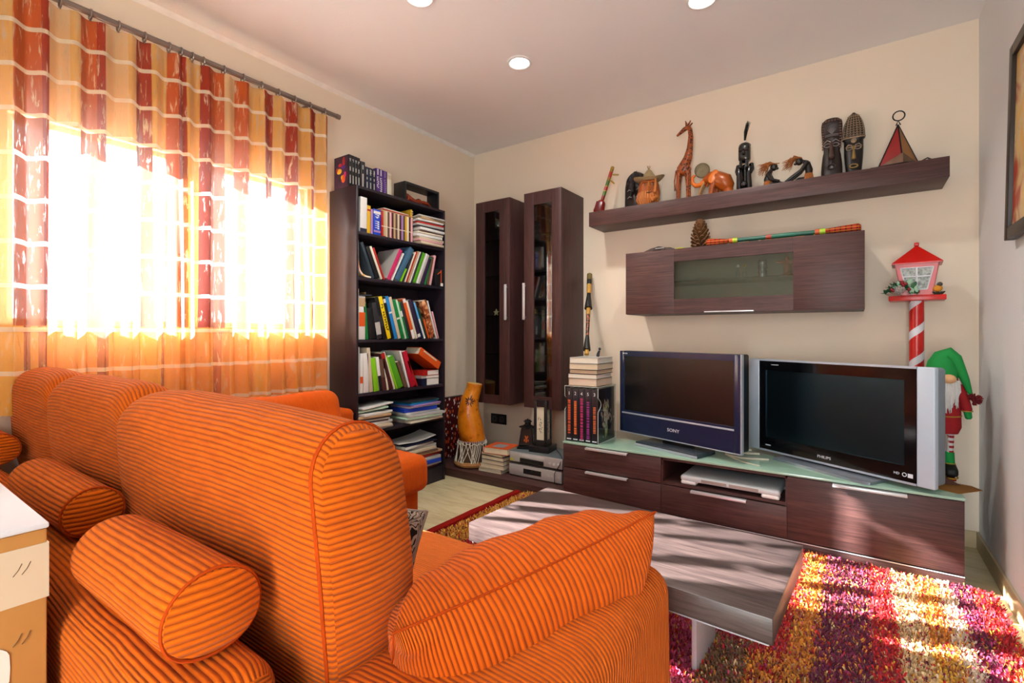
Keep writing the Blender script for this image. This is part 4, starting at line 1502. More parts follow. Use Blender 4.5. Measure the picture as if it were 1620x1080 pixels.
# ------------------------------------------------------------------ books beside the drum on the platform
PZ = .064
z = PZ
lab = ['lowest cream paperback of the floor pile beside the drum', 'second paperback from below in the pile beside the drum', 'third paperback from below in the pile beside the drum', 'fourth paperback from below in the pile beside the drum',
       'fifth paperback from below in the pile beside the drum', 'sixth thin paperback below the orange one beside the drum', 'orange-covered thick book on top of the pile beside the drum']
for i, (c, th) in enumerate([('cream', .016), ('lightgrey', .014), ('beige', .028), ('slate', .032), ('char', .028), ('brown', .020), ('orange', .044)]):
    flat(.602 + [(-.02), -.015, 0, .004, .006, 0, .028][i], -.445 + [0, .004, 0, .003, .0, .005, .008][i], z, .205, .17 + (.02 if i == 6 else 0), th, [2, -2, 3, 0, -1, -4, 6][i], c, lab[i], 'book', 'book', 'paperback pile beside the drum', pages=True)
    z += th + .0008
tp = [o for o in bpy.data.objects if o.get('label') == lab[6]][0]
g = G(Matrix.Translation((.63, -.437, z - .0006)) @ Matrix.Rotation(math.radians(6), 4, 'Z')); g.box(-.05, .04, -.06, .04, 0, .0012); obj('cover_picture', g, pm('grey_cover_picture', '#8e8f96', .4, var=.3), tp)
# ------------------------------------------------------------------ televisions
M_navy = pm('navy_gloss_bezel', '#1a2340', .22, spec=.7, var=.05)
M_scr2 = pm('blue_tinted_lcd_screen', '#05080c', .30, spec=1.0, var=.02, Specular_Tint=(.35, .75, 1, 1))  # bluish glow of the reflections put into the specular tint
M_bezel = pm('black_gloss_bezel', '#07080b', .12, spec=.6, var=.05)
M_scr = pm('dark_lcd_screen', '#06070a', .27, spec=.8, var=.02)
M_silver = pm('silver_plastic', '#b0bcca', .35, .3, var=.03)
M_lite = pm('printed_white_mark', '#d8dee8', .4)
CZ = .397


def tv1():
    t = thing('television', (1.93, -.42, CZ), 'flat television with navy bezel on the left of the console', 'television')
    m = frameM((1.92, -.44, 0), -18.4)
    w, z0, z1 = .415, .452, .982
    g = G(m); g.box(-w, w, .004, .085, z0, z1, .012, 3); obj('rear_shell', g, M_bplastic, t)
    g = G(m)
    sx0, sx1, sz0, sz1 = -w + .036, w - .036, z0 + .140, z1 - .034
    g.box(-w, sx0, -.012, .006, z0, z1, .003); g.box(sx1, w, -.012, .006, z0, z1, .003); g.box(sx0, sx1, -.012, .006, z0, sz0); g.box(sx0, sx1, -.012, .006, sz1, z1)
    obj('bezel', g, M_navy, t)
    g = G(m); g.box(sx0 - .001, sx1 + .001, -.004, .004, sz0 - .001, sz1 + .001); obj('screen', g, M_scr, t)
    g = G(m); g.box(-w + .02, w - .034, -.0145, -.0122, z0 + .118, z0 + .128, .001); obj('silver_strip', g, M_silver, t)
    g = G(m); g.box(-w, w, -.0135, .010, z0 - .006, z0 - .0005, .001); g.box(w + .0005, w + .006, -.010, .012, z0 - .006, z1); obj('edge_trim', g, M_silver, t)
    R = m.to_3x3()
    text('SONY', .028, m @ Vector((0, -.0128, z0 + .060)), R @ Vector((1, 0, 0)), (0, 0, 1), M_lite, t, sx=1.15)
    text('BRAVIA', .012, m @ Vector((-w + .046, -.0128, z1 - .017)), R @ Vector((1, 0, 0)), (0, 0, 1), M_lite, t)
    g = G(m); g.box(-.10, .10, .02, .06, CZ + .02, z0 + .03, .004); obj('neck', g, M_bplastic, t)
    g = G(m); g.rbox((0, -.005, CZ + .013), (.215, .092, .0125), .005, 2); obj('stand', g, pm('dark_grey_stand', '#3a434e', .25, .3), t)
    g = G(m); g.box(-.215, .215, -.0995, -.0968, CZ + .002, CZ + .016); obj('stand_trim', g, M_silver, t)


def tv2():
    t = thing('television', (2.70, -.42, CZ), 'wide silver television with side speakers on the right of the console', 'television')
    m = frameM((2.6965, -.4185, 0), -29)
    w, z0, z1 = .457, .420, .948
    g = G(m); g.box(-w + .01, w - .01, .006, .11, z0 + .005, z1 - .005, .015, 3); obj('rear_shell', g, pm('grey_rear_shell', '#7d8790', .4), t)
    g = G(m); g.box(-w, -w + .068, -.012, .02, z0, z1, .006, 2); obj('side_speaker', g, M_silver, t)
    g = G(m); g.box(w - .068, w, -.012, .02, z0, z1, .006, 2); obj('side_speaker', g, pm('lit_silver_plastic', '#bccddd', .4, .15, var=.03), t)  # lit copy of the silver, cool light put into its colour
    x0, x1 = -w + .069, w - .069
    for za, zc in ((z0, z0 + .010), (z1 - .010, z1)):
        g = G(m); g.box(x0, x1, -.011, .006, za, zc); obj('frame_trim', g, M_silver, t)
    sx0, sx1, sz0, sz1 = x0 + .040, x1 - .046, z0 + .080, z1 - .062
    g = G(m); g.box(x0, sx0, -.010, .006, z0 + .0105, z1 - .0105); g.box(sx1, x1, -.010, .006, z0 + .0105, z1 - .0105); g.box(sx0, sx1, -.010, .006, z0 + .0105, sz0); g.box(sx0, sx1, -.010, .006, sz1, z1 - .0105)
    obj('bezel', g, M_bezel, t)
    g = G(m); g.box(sx0 - .001, sx1 + .001, -.004, .004, sz0 - .001, sz1 + .001); obj('screen', g, M_scr2, t)
    R = m.to_3x3()
    ax = R @ Vector((1, 0, 0))
    text('PHILIPS', .020, m @ Vector((-.015, -.0106, z0 + .036)), ax, (0, 0, 1), M_lite, t, sx=1.1)
    text('HD', .016, m @ Vector((x1 - .076, -.0106, z0 + .040)), ax, (0, 0, 1), M_lite, t)
    g = G(m); g.ring((x1 - .045, -.0106, z0 + .040), .008, .0016, 'y', 16, 5); g.box(x1 - .032, x1 - .012, -.0112, -.0104, z0 + .030, z0 + .048); obj('printed_badge', g, M_lite, t)
    g = G(m); g.box(x0 + .040, x0 + .072, -.0108, -.0103, z0 + .034, z0 + .039); g.box(x0 + .075, x0 + .12, -.0108, -.0103, z1 - .032, z1 - .029); obj('printed_label', g, M_lite, t)
    g = G(m); g.box(-.14, .14, .02, .07, CZ + .008, z0 + .03, .004); obj('neck', g, M_bplastic, t)
    g = G(m)
    g.prism([(-.25, -.075), (.22, -.115), (.25, -.10), (.25, .10), (-.25, .10)], CZ + .0005, CZ + .014, 'xy')
    obj('stand', g, pm('satin_grey_stand', '#8f9aa6', .3, .5), t)


tv1()
tv2()

# white cables between the televisions
M_cable = pm('cream_cable_sheath', '#d8d3bd', .45)
for i, (pts, lb) in enumerate([
    ([(2.28, -.25, .41), (2.20, -.33, .402), (2.215, -.41, .402), (2.30, -.44, .402), (2.42, -.40, .402)], 'white cable looping in front of its neighbours between the televisions'),
    ([(2.26, -.18, .43), (2.17, -.26, .404), (2.24, -.33, .404), (2.36, -.30, .404)], 'white cable lying behind the front loop between the televisions'),
    ([(2.24, -.14, .46), (2.20, -.20, .50), (2.26, -.24, .47), (2.21, -.27, .42), (2.31, -.25, .41)], 'white cable coiled upright in the gap between the televisions'),
    ([(2.20, -.40, .4), (2.27, -.48, .4), (2.33, -.53, .4), (2.40, -.56, .4)], 'thin pale cable running forward on the glass top')]):
    P = []
    for k in range(len(pts) - 1):
        for q in range(6):
            a = q / 6
            p0, p1, p2, p3 = [np.array(pts[max(0, min(len(pts) - 1, k + d))]) for d in (-1, 0, 1, 2)]
            P.append(.5 * ((2 * p1) + (-p0 + p2) * a + (2 * p0 - 5 * p1 + 4 * p2 - p3) * a * a + (-p0 + 3 * p1 - 3 * p2 + p3) * a ** 3))
    P.append(np.array(pts[-1]))
    g = G(); g.tube(P, .0058 if i < 3 else .003, 8); obj('cable', g, M_cable, None, lb, 'cable', 'white cables on the console')

# ------------------------------------------------------------------ balance board in the niche
b = thing('balance_board', (2.25, -.46, .247), 'white balance board lying in the open niche of the console', 'balance board')
NM = frameM((2.252, -.468, .2475), -1)
g = G(NM); g.rbox((0, 0, .034), (.250, .135, .016), .014, 4, (4, 3, 1)); obj('body', g, pm('pale_blue_white_plastic', '#ccd6da', .35, var=.03), b)
for sx in (-1, 1):
    for sy in (-1, 1):
        g = G(NM); g.rbox((sx * .205, sy * .105, .011), (.042, .030, .0108), .009, 3); obj('foot', g, M_white_p, b)
for x0, x1 in ((-.135, -.005), (.008, .15)):
    g = G(NM); g.box(x0, x1, -.1362, -.1345, .026, .041); obj('grey_panel', g, pm('warm_grey_panel', '#9d938c', .5), b)

# ------------------------------------------------------------------ acrylic case with five books, pile on top
M_acr = glass_thin('clear_acrylic', (.93, .96, .95, 1), .06)
M_acre = pm('acrylic_edge', '#c9d2cb', .25)
ac = thing('acrylic_book_case', (1.37, -.45, CZ), 'clear acrylic slipcase of five numbered books at the left end of the console', 'book case')
ax0, ax1, ay0, ay1, az0, az1 = 1.254, 1.490, -.590, -.315, CZ, .755
g = G()
g.box(ax0, ax1, ay0, ay1, az0, az0 + .003); g.box(ax0, ax1, ay0, ay1, az1 - .003, az1); g.box(ax0, ax0 + .003, ay0, ay1, az0 + .003, az1 - .003)
g.box(ax1 - .003, ax1, ay0, ay1, az0 + .003, az1 - .003); g.box(ax0 + .003, ax1 - .003, ay1 - .003, ay1, az0 + .003, az1 - .003)
obj('case', g, M_acr, ac)
g = G(); r_ = .0022
for x in (ax0, ax1):
    for sg in ((az0, .60), (.69, az1)):
        g.cyl((x, ay0, sg[0]), (x, ay0, sg[1]), r_, n=6)
    g.tube([(x, ay0 + .045 * math.sin(pi * k / 10), .60 + .09 * k / 10) for k in range(11)], r_, 6)
g.cyl((ax0, ay0, az1), (ax1, ay0, az1), r_, n=6); g.cyl((ax1, ay0, az1), (ax1, ay1, az1), r_, n=6); g.cyl((ax1, ay1, az0), (ax1, ay1, az1), r_, n=6); g.cyl((ax1, ay0, az0 + .002), (ax1, ay1, az0 + .002), r_, n=6)
obj('edges', g, M_acre, ac)
M_ink = pm('ink_black_cover', '#17121e', .4)
xx = ax0 + .006
for i, (num, col, z0, z1) in enumerate([('1', '#c4562e', .455, .665), ('2', '#d0682c', .45, .66), ('4', '#a82c66', .42, .68), ('5', '#86307e', .435, .66), ('3', '#b8623c', .47, .63)]):
    w = .043
    o = None
    g = G(); g.box(xx, xx + w, ay0 + .008, ay0 + .012, az0 + .004, az1 - .012, .0012); g.box(xx, xx + .003, ay0 + .012, ay1 - .012, az0 + .004, az1 - .012); g.box(xx + w - .003, xx + w, ay0 + .012, ay1 - .012, az0 + .004, az1 - .012)
    o = obj('book', g, M_ink, None, ['outermost left dark book in the acrylic slipcase, numeral one on its spine', 'dark book in the acrylic slipcase with numeral two above orange lettering', 'dark book in the acrylic slipcase with numeral four above long pink lettering', 'dark book in the acrylic slipcase with numeral five above purple lettering', 'dark book in the acrylic slipcase with numeral three, painted bouquet on its cover'][i], 'book', 'numbered books in the acrylic case')
    g = G(); g.box(xx + .003, xx + w - .003, ay0 + .012, ay1 - .016, az0 + .008, az1 - .016); obj('pages', g, M_pages, o)
    text(num, .030, (xx + w / 2, ay0 + .0072, az1 - .048), (1, 0, 0), (0, 0, 1), M_lite, o)
    g = G(); r = random.Random(i); zt = z1
    while zt > z0:
        L = r.uniform(.007, .016)
        g.box(xx + w * .30, xx + w * .72, ay0 + .0068, ay0 + .0078, zt - L, zt); zt -= L + r.choice((.0025, .0025, .006))
    obj('lettering', g, pm('spine_ink_' + num, col, .5), o)
    g = G(); g.box(xx + .006, xx + w - .006, ay0 + .0068, ay0 + .0078, az0 + .010, az0 + .017); obj('publisher_mark', g, M_lite, o)
    if num == '3':
        g = G(); r = random.Random(5)
        for k in range(90):
            yy, zz = ay0 + .135 + r.gauss(0, .034), az0 + .16 + r.gauss(0, .04)
            g.ball((xx + w, yy, zz), (.0012, r.uniform(.002, .007), r.uniform(.006, .022)), 6, 4)
        obj('printed_bouquet', g, print_mat('#dfae9c', '#ecdcc0', '#f3ead8', 60), o)
        g = G()
        for k in range(14):
            yy, zz = ay0 + .13 + r.gauss(0, .014), az0 + .215 + r.gauss(0, .02)
            g.ball((xx + w + .0004, yy, zz), (.0012, .004, .014), 6, 4)
        for k in range(12):
            yy = ay0 + .13 + r.gauss(0, .014)
            g.ball((xx + w + .0004, yy, az0 + .07 + r.gauss(0, .02)), (.0010, .0016, .03), 5, 4)
        obj('printed_stems', g, pm('printed_pale_green', '#c9cc86', .5, var=.3), o)
    xx += w + .0022
z = az1 + .0025
lab = ['lowest thick pale book of the pile on the acrylic case', 'second white book of the pile on the acrylic case', 'thin third book of the pile on the acrylic case', 'fourth thick beige book of the pile on the acrylic case', 'topmost white book of the pile on the acrylic case, under the painted stick']
for i, (c, th, cv) in enumerate([('pink', .046, 'tan'), ('white', .030, 'char'), ('tan', .026, 'maroon'), ('beige', .040, 'char'), ('white', .038, 'lightgrey')]):
    cx, cy = 1.362 + [.004, 0, .006, .008, .006][i], -.435 + [0, -.004, .003, 0, .006][i]
    m = Matrix.Translation((cx, cy, z)) @ Matrix.Rotation(math.radians([0, 1, -1, .5, 1][i]), 4, 'Z')
    dx, dy = .100 + .002 * (i % 2), .125 - .003 * (i % 3)
    g = G(m); g.box(-dx, dx, -dy, dy, 0, .002); g.box(-dx, dx, -dy, dy, th - .002, th); g.box(-dx, -dx + .003, -dy, dy, .002, th - .002)
    o = obj('book', g, cov(cv), None, lab[i], 'book', 'book pile on the acrylic case')
    g = G(m); g.box(-dx + .003, dx - .003, -dy + .0025, dy - .0025, .002, th - .002); obj('pages', g, pm('pages_' + c, {'pink': '#d9c6b2', 'white': '#dedccd', 'tan': '#cdb89a', 'beige': '#d6c8ac'}[c], .8, var=.06), o)
    z += th + .0006
STZ = z
# painted stick leaning on the wall
st = thing('painted_stick', (1.30, -.375, STZ), 'thin black and yellow painted stick standing on the book pile, leaning to the wall', 'stick')
P0, P1 = np.array((1.305, -.375, STZ + .012)), np.array((1.158, -.030, 1.545))
M_bam = pm('yellow_bamboo', '#b88a35', .5, var=.2)
M_blk = pm('black_paint', '#15130f', .45)
M_patt = print_mat('#1a140e', '#1f1a12', '#b05a2a', 70)
def seg_(a, b, r0, r1, mat, nm, n=12):
    g = G(); g.cyl(P0 + (P1 - P0) * a, P0 + (P1 - P0) * b, r0, r1, n); return obj(nm, g, mat, st)
seg_(0, .055, .016, .014, M_bam, 'yellow_tip'); seg_(.05, .22, .026, .012, M_blk, 'black_skirt'); seg_(.22, .47, .012, .015, M_patt, 'patterned_shaft')
seg_(.47, .56, .016, .016, M_bam, 'yellow_band'); seg_(.55, .74, .029, .014, M_blk, 'black_skirt'); seg_(.74, .86, .017, .018, M_bam, 'yellow_band'); seg_(.86, .92, .0185, .0185, M_blk, 'dark_band'); seg_(.92, 1.0, .019, .020, pm('olive_bamboo', '#6e5a24', .5), 'stick_head')
fg = thing('small_figurine', (1.405, -.40, STZ), 'tiny black figurine beside the painted stick on the book pile', 'figurine')
g = G(); g.tube([(1.400, -.40, STZ + .006), (1.402, -.40, STZ + .020), (1.410, -.40, STZ + .038)], [.012, .010, .008], 8); g.ball((1.414, -.40, STZ + .052), (.009, .009, .010)); obj('body', g, M_blk, fg)

# ------------------------------------------------------------------ corner group on the platform
M_dvd = pm('silver_player_front', '#c4c5c8', .35, .35, var=.03)
M_top = pm('grey_player_lid', '#78858a', .4, .3)
def player(name, lb, z0, z1, x0, x1, yf, parts):
    t = thing(name, ((x0 + x1) / 2, yf + .15, z0), lb, 'disc player')
    g = G(); g.box(x0 + .002, x1 - .002, yf + .012, yf + .28, z0 + .006, z1, .002); obj('body', g, M_top, t)
    g = G(); g.box(x0, x1, yf, yf + .012, z0 + .008, z1 - .002, .002); f = obj('front_panel', g, M_dvd, t)
    for (a, b_, c, d, m, nm) in parts:
        g = G(); g.box(x0 + a, x0 + b_, yf - .0015, yf, z0 + c, z0 + d, .0005); obj(nm, g, m, f)
    for a in (x0 + .03, x1 - .03):
        for yb in (yf + .03, yf + .25):
            g = G(); g.cyl((a, yb, z0), (a, yb, z0 + .007), .010, n=10); obj('foot', g, M_bplastic, t)
    return t
M_btn = pm('pale_button', '#c9c9cb', .4)
dv = player('dvd_player', 'slim silver disc player at the bottom, on the dark platform', .064, .152, .738, 1.175, -.495,
       [(.125, .275, .030, .066, M_bplastic, 'display_window'), (.33, .345, .040, .050, M_btn, 'button'), (.355, .37, .040, .050, M_btn, 'button'), (.38, .395, .040, .050, M_btn, 'button'), (.405, .42, .040, .050, M_btn, 'button'), (.185, .205, .054, .062, M_btn, 'logo_mark')])
g = G(); g.box(.74, 1.178, -.470, -.22, .1535, .158); g.box(.738, 1.18, -.492, -.470, .1535, .160); obj('dark_tray', g, pm('dark_glossy_tray', '#3a3638', .25), dv)
vc = player('video_recorder', 'silver video recorder stacked on the slim disc player', .160, .238, .740, 1.178, -.490,
       [(.090, .290, .010, .040, M_bplastic, 'display_window'), (.085, .295, .045, .070, M_btn, 'tape_flap'), (.33, .35, .03, .045, M_btn, 'button'), (.365, .385, .025, .045, M_btn, 'button'), (.40, .42, .03, .045, M_btn, 'button'), (.005, .032, .012, .030, pm('yellow_sticker', '#c8c038', .5), 'yellow_sticker')])
VZ = .2385
P = [(1.02, -.30, VZ + .012), (1.09, -.37, VZ + .006), (1.165, -.47, VZ + .006), (1.165, -.505, .20), (1.13, -.512, .14), (1.135, -.52, .085), (1.16, -.53, .069)]
g = G(); g.tube(P, .0025, 6); obj('power_cord', g, M_bplastic, None, 'thin black cord hanging down in front of the disc players', 'cord')

# paper panel lamp
pl_ = thing('paper_lamp', (.935, -.345, VZ), 'black square lamp with lettered paper panels on the video recorder', 'lamp')
LM = frameM((.935, -.345, VZ), 8)
M_bw = pm('black_lamp_wood', '#14151a', .4)
g = G(LM); g.box(-.078, .078, -.078, .078, 0, .042, .002); obj('base', g, M_bw, pl_)
g = G(LM); hh = .05
for sx in (-1, 1):
    for sy in (-1, 1):
        g.box(sx * hh, sx * (hh - .020), sy * hh, sy * (hh - .020), .042, .372, .001)
for (a, b_) in ((.042, .085), (.325, .372)):
    g.box(-hh + .001, hh - .001, -hh + .001, hh - .001, a, b_)
obj('body_frame', g, M_bw, pl_)
M_rice = pm('rice_paper', '#ddd6bd', .8, var=.06)
for ang in (0, 90, 180, 270):
    mm = LM @ Matrix.Rotation(math.radians(ang), 4, 'Z')
    g = G(mm); g.box(-hh + .018, hh - .018, -hh + .008, -hh + .011, .085, .325); pn = obj('paper_panel', g, M_rice, pl_)
    if ang in (0, 90):
        g = G(mm); r = random.Random(3)
        for (bx_, bz) in ((-.012, .245), (.0, .225), (.006, .20), (-.008, .195), (.008, .165), (-.012, .16), (.002, .15)):
            for q in range(4):
                x, z_ = bx_ + r.uniform(-.008, .008), bz + r.uniform(-.012, .012)
                d = r.choice(((.006, .001), (.001, .008), (.004, .0012)))
                g.box(x - d[0], x + d[0], -hh + .0072, -hh + .0079, z_ - d[1], z_ + d[1])
        obj('brush_lettering', g, M_blk, pn)

# small lantern
ln = thing('tea_light_lantern', (.79, -.33, VZ), 'small black metal tea light lantern with leaf cut-outs beside the paper lamp', 'lantern')
LM = frameM((.79, -.325, VZ), 20)
M_iron = pm('black_lantern_iron', '#17181a', .45, .4)
g = G(LM)
for (r_, z0, z1) in ((.068, 0, .012), (.058, .012, .020)):
    g.box(-r_, r_, -r_, r_, z0, z1, .002)
for k in range(4):
    mm = LM @ Matrix.Rotation(pi / 2 * k, 4, 'Z')
    g.M = mm; g.cyl((.055, .055, .02), (.038, .038, .150), .004, n=6); g.cyl((.055, -.055, .03), (.055, .055, .03), .0035, n=6); g.cyl((.038, -.038, .15), (.038, .038, .15), .0035, n=6)
g.M = LM
g.lathe((0, 0, .150), [(.070, 0), (.066, .008), (.036, .018), (.028, .022)], 4); g.lathe((0, 0, .172), [(.024, 0), (.024, .020), (.034, .024), (.020, .036), (.006, .040), (.001, .048)], 12)
obj('frame', g, M_iron, ln)
for k in range(4):
    mm = LM @ Matrix.Rotation(pi / 2 * k, 4, 'Z')
    V = [(-.050, -.0535, .03), (.050, -.0535, .03), (.034, -.0375, .148), (-.034, -.0375, .148)]
    V += [(x, y + .002, z_) for x, y, z_ in V]
    g = G(mm); g.add(V, [[0, 1, 2, 3], [4, 7, 6, 5], [0, 4, 5, 1], [1, 5, 6, 2], [2, 6, 7, 3], [3, 7, 4, 0]]); pn = obj('side_panel', g, pm('smoky_lantern_panel', '#231c18', .3), ln)
    g = G(mm)
    for (x, z_, s_) in ((0, .075, 1), (-.014, .062, .7), (.014, .062, .7), (0, .055, .8), (-.008, .09, .6), (.009, .088, .6)):
        yq = -.0545 + (z_ - .03) / .118 * .016
        g.ball((x, yq, z_), (.008 * s_, .0012, .015 * s_), 8, 5)
    obj('leaf_cutout', g, pm('amber_leaf', '#b5551e', .4) if k % 2 == 0 else pm('pale_leaf', '#b9c7bd', .4), pn)

# wall socket
so = thing('wall_socket', (.277, -.006, .357), 'black double wall socket below the glazed cabinets', 'socket')
g = G(); g.box(.195, .360, -.009, -.0005, .313, .400, .002); obj('frame', g, M_bplastic, so)
for x in (.238, .317):
    g = G(); g.box(x - .028, x + .028, -.012, -.009, .329, .385, .001); o = obj('module', g, pm('charcoal_socket', '#2b2c30', .35), so)
    g = G(); g.ring((x, -.0122, .357), .019, .0012, 'y', 20, 5); obj('outlet_ring', g, pm('grey_socket_ring', '#6b6d72', .4), o)

# gourd drum
dr = thing('gourd_drum', (.338, -.436, PZ), 'tall curved orange gourd drum with white lacing in the corner', 'drum')
dx_, dy_ = .338, -.436


def gourd_mat():
    n = N('varnished_gourd')
    v = n.coord()
    a = n.noise(v, 6, 5, .6)
    c = n.ramp(a, [(.30, C('#7c3c0a')), (.45, C('#c9720f')), (.7, C('#dd8f22'))])
    sp = n.math('GREATER_THAN', n.noise(v, 42, 2), .66)
    return n.done(n.bsdf(n.mix(n.math('MULTIPLY', sp, .6), c, C('#6b3206')), .22, 0, .5).outputs[0])


path = [(.005, .21, .098), (.0, .25, .097), (-.010, .30, .099), (-.020, .36, .096), (-.027, .42, .088), (-.027, .47, .079), (-.018, .53, .070), (.0, .58, .063), (.014, .625, .060), (.020, .66, .062)]
g = G()
pts = [(dx_ + a * .81, dy_ + a * .57, PZ + z_ - .02) for a, z_, r_ in path]
g.tube(pts, [r_ for a, z_, r_ in path], 28, ends=False); obj('gourd_body', g, gourd_mat(), dr)
g = G(); e_ = np.array(pts[-1]); tdir = np.array(pts[-1]) - np.array(pts[-2]); tdir /= np.linalg.norm(tdir)
g.cyl(e_ - tdir * .004, e_ + tdir * .002, .0605, .058, 28); obj('cut_top', g, pm('pale_gourd_cut', '#c9a45a', .7, var=.2), dr)
g = G(); g.lathe((dx_, dy_, PZ), [(.112, .018), (.118, .05), (.112, .10), (.104, .16), (.100, .20)], 32); obj('drum_bowl', g, pm('dark_drum_hide', '#4c3524', .7, var=.3, vscale=20), dr)
g = G()
V = []
for k in range(48):
    an = 2 * pi * k / 48
    rr = .120 + .010 * noise.noise((math.cos(an) * 3, math.sin(an) * 3, 1))
    V.append((dx_ + rr * math.cos(an), dy_ + rr * math.sin(an), PZ + .022 + .006 * noise.noise((math.cos(an) * 4, math.sin(an) * 4, 7))))
g.tube(V, .022, 8, closed=True, squash=(1, .95)); obj('hide_rim', g, pm('brown_goat_hide', '#a0713e', .9, var=.5, vscale=40, bump=.8, bscale=120), dr)
g = G(); g.ring((dx_, dy_, PZ + .196), .104, .0055, 'z', 36, 6); obj('red_band', g, pm('dark_red_band', '#6e1712', .7), dr)
g = G(); r = random.Random(2)
for k in range(46):
    a0 = 2 * pi * k / 46; a1 = a0 + r.choice((-1, 1)) * r.uniform(.10, .5)
    g.tube([(dx_ + .108 * math.cos(a0), dy_ + .108 * math.sin(a0), PZ + .200), (dx_ + .120 * math.cos((a0 + a1) / 2), dy_ + .120 * math.sin((a0 + a1) / 2), PZ + .115), (dx_ + .135 * math.cos(a1), dy_ + .135 * math.sin(a1), PZ + .040)], .0028, 5)
for k in range(15):
    a0 = 2 * pi * k / 15 + .1
    g.tube([(dx_ + .116 * math.cos(a0), dy_ + .116 * math.sin(a0), PZ + .185), (dx_ + .117 * math.cos(a0 + .2), dy_ + .117 * math.sin(a0 + .2), PZ + .172), (dx_ + .116 * math.cos(a0 + .4), dy_ + .116 * math.sin(a0 + .4), PZ + .185)], .003, 5)
obj('white_lacing', g, pm('white_cord', '#d8d2c2', .8), dr)
g = G()
for k in range(10):
    an = 2 * pi * k / 10
    bend = .022 if math.cos(an) < 0 else .026
    L = .045 if k % 2 == 0 else .034
    # burnt sunburst facing the room
    cx_, cz_ = 0.0, PZ + .505
    for s_ in (1,):
        px_, pz_ = math.cos(an), math.sin(an)
        base = np.array((dx_ - .010, dy_ - .010, cz_))
        nrm = np.array((.62, -.78, .05)); rt = np.array((.78, .62, 0))
        rr = .0725
        def onb(a_, b_):
            th_ = a_ / rr
            return np.array((dx_ - .0145, dy_ - .0102, 0)) + (nrm * math.cos(th_) + rt * math.sin(th_)) * (rr + .0012) + np.array((0, 0, cz_ + b_ ))
        g.tube([onb(px_ * .012, pz_ * .012), onb(px_ * L * .6, pz_ * L * .6), onb(px_ * L, pz_ * L)], [.0030, .0042, .0022], 5)
obj('burnt_sun', g, pm('burnt_mark', '#2b1204', .8), dr)

# patterned cloth board behind the drum
def dots_mat():
    n = N('burgundy_dotted_cloth')
    v = n.coord('Object', (24, 24, 17))
    vo = n.n('ShaderNodeTexVoronoi'); n.l(v, vo.inputs['Vector']); vo.inputs['Scale'].default_value = 1.5
    f = n.math('LESS_THAN', vo.outputs['Distance'], .37)
    sepc = n.n('ShaderNodeSeparateColor'); n.l(vo.outputs['Color'], sepc.inputs[0])
    dc = n.ramp(sepc.outputs[0], [(0, C('#d8c9c0')), (.45, C('#c9502a')), (.7, C('#e0d2cc'))], 'CONSTANT')
    return n.done(n.bsdf(n.mix(f, C('#4d0d12'), dc), .75, 0, .2).outputs[0])


g = G(); g.box(.016, .048, -.66, -.205, PZ, .562, .004); o = obj('cloth_panel', g, dots_mat(), None, 'burgundy cloth panel with pale spots propped behind the gourd drum', 'panel')
g = G(); g.box(.014, .050, -.662, -.203, .5625, .568, .001); obj('top_edge', g, M_leg, o)
# ------------------------------------------------------------------ things on the floating shelf
SZ = 1.955
# lute
lu = thing('toy_lute', (1.31, -.10, SZ), 'small red and green painted toy lute leaning on the wall at the shelf end', 'lute')
LM = Matrix.Translation((1.300, -.150, SZ + .055)) @ Matrix.Rotation(math.radians(15), 4, 'Y') @ Matrix.Rotation(math.radians(-9), 4, 'X')
M_lred = pm('red_lacquer', '#8e1712', .2, spec=.6, var=.25, vscale=30)
g = G(LM); g.rbox((0, .0, 0), (.036, .030, .052), .028, 5, (2, 2, 2), fn=lambda v: np.stack([v[:, 0] * (1 - .25 * v[:, 2] / .052), v[:, 1], v[:, 2]], 1)); obj('bowl', g, M_lred, lu)
g = G(LM); g.rbox((0, -.030, -.004), (.026, .003, .036), .003, 2, fn=lambda v: v); obj('front_skin', g, pm('dark_red_skin', '#5b1110', .25), lu)
for z0, z1, c in [(.045, .085, '#7e1a14'), (.085, .118, '#47651e'), (.118, .124, '#b08a2a'), (.124, .152, '#a8201a'), (.152, .158, '#b08a2a'), (.158, .200, '#4d6a20'), (.200, .222, '#93691f'), (.222, .262, '#b02a22'), (.262, .288, '#8c6a1e')]:
    g = G(LM); g.tube([(0, 0, z0), (0, 0, z1)], .0125, 12, ends=False); obj('neck_band', g, pm('lute_' + c[1:], c, .25), lu)
g = G(LM); g.tube([(0, 0, .286), (0, 0, .300)], .0128, 12); obj('neck_head', g, pm('lute_gold', '#a07c28', .3), lu)
for zc, L, tl in ((.245, .052, .004), (.205, .040, -.022)):
    g = G(LM); g.tube([(.010, 0, zc), (.010 + L * .4, 0, zc + tl * .4), (.010 + L, 0, zc + tl)], [.003, .006, .0055], 8); obj('tuning_peg', g, pm('yellow_peg', '#a88a1c', .35), lu)


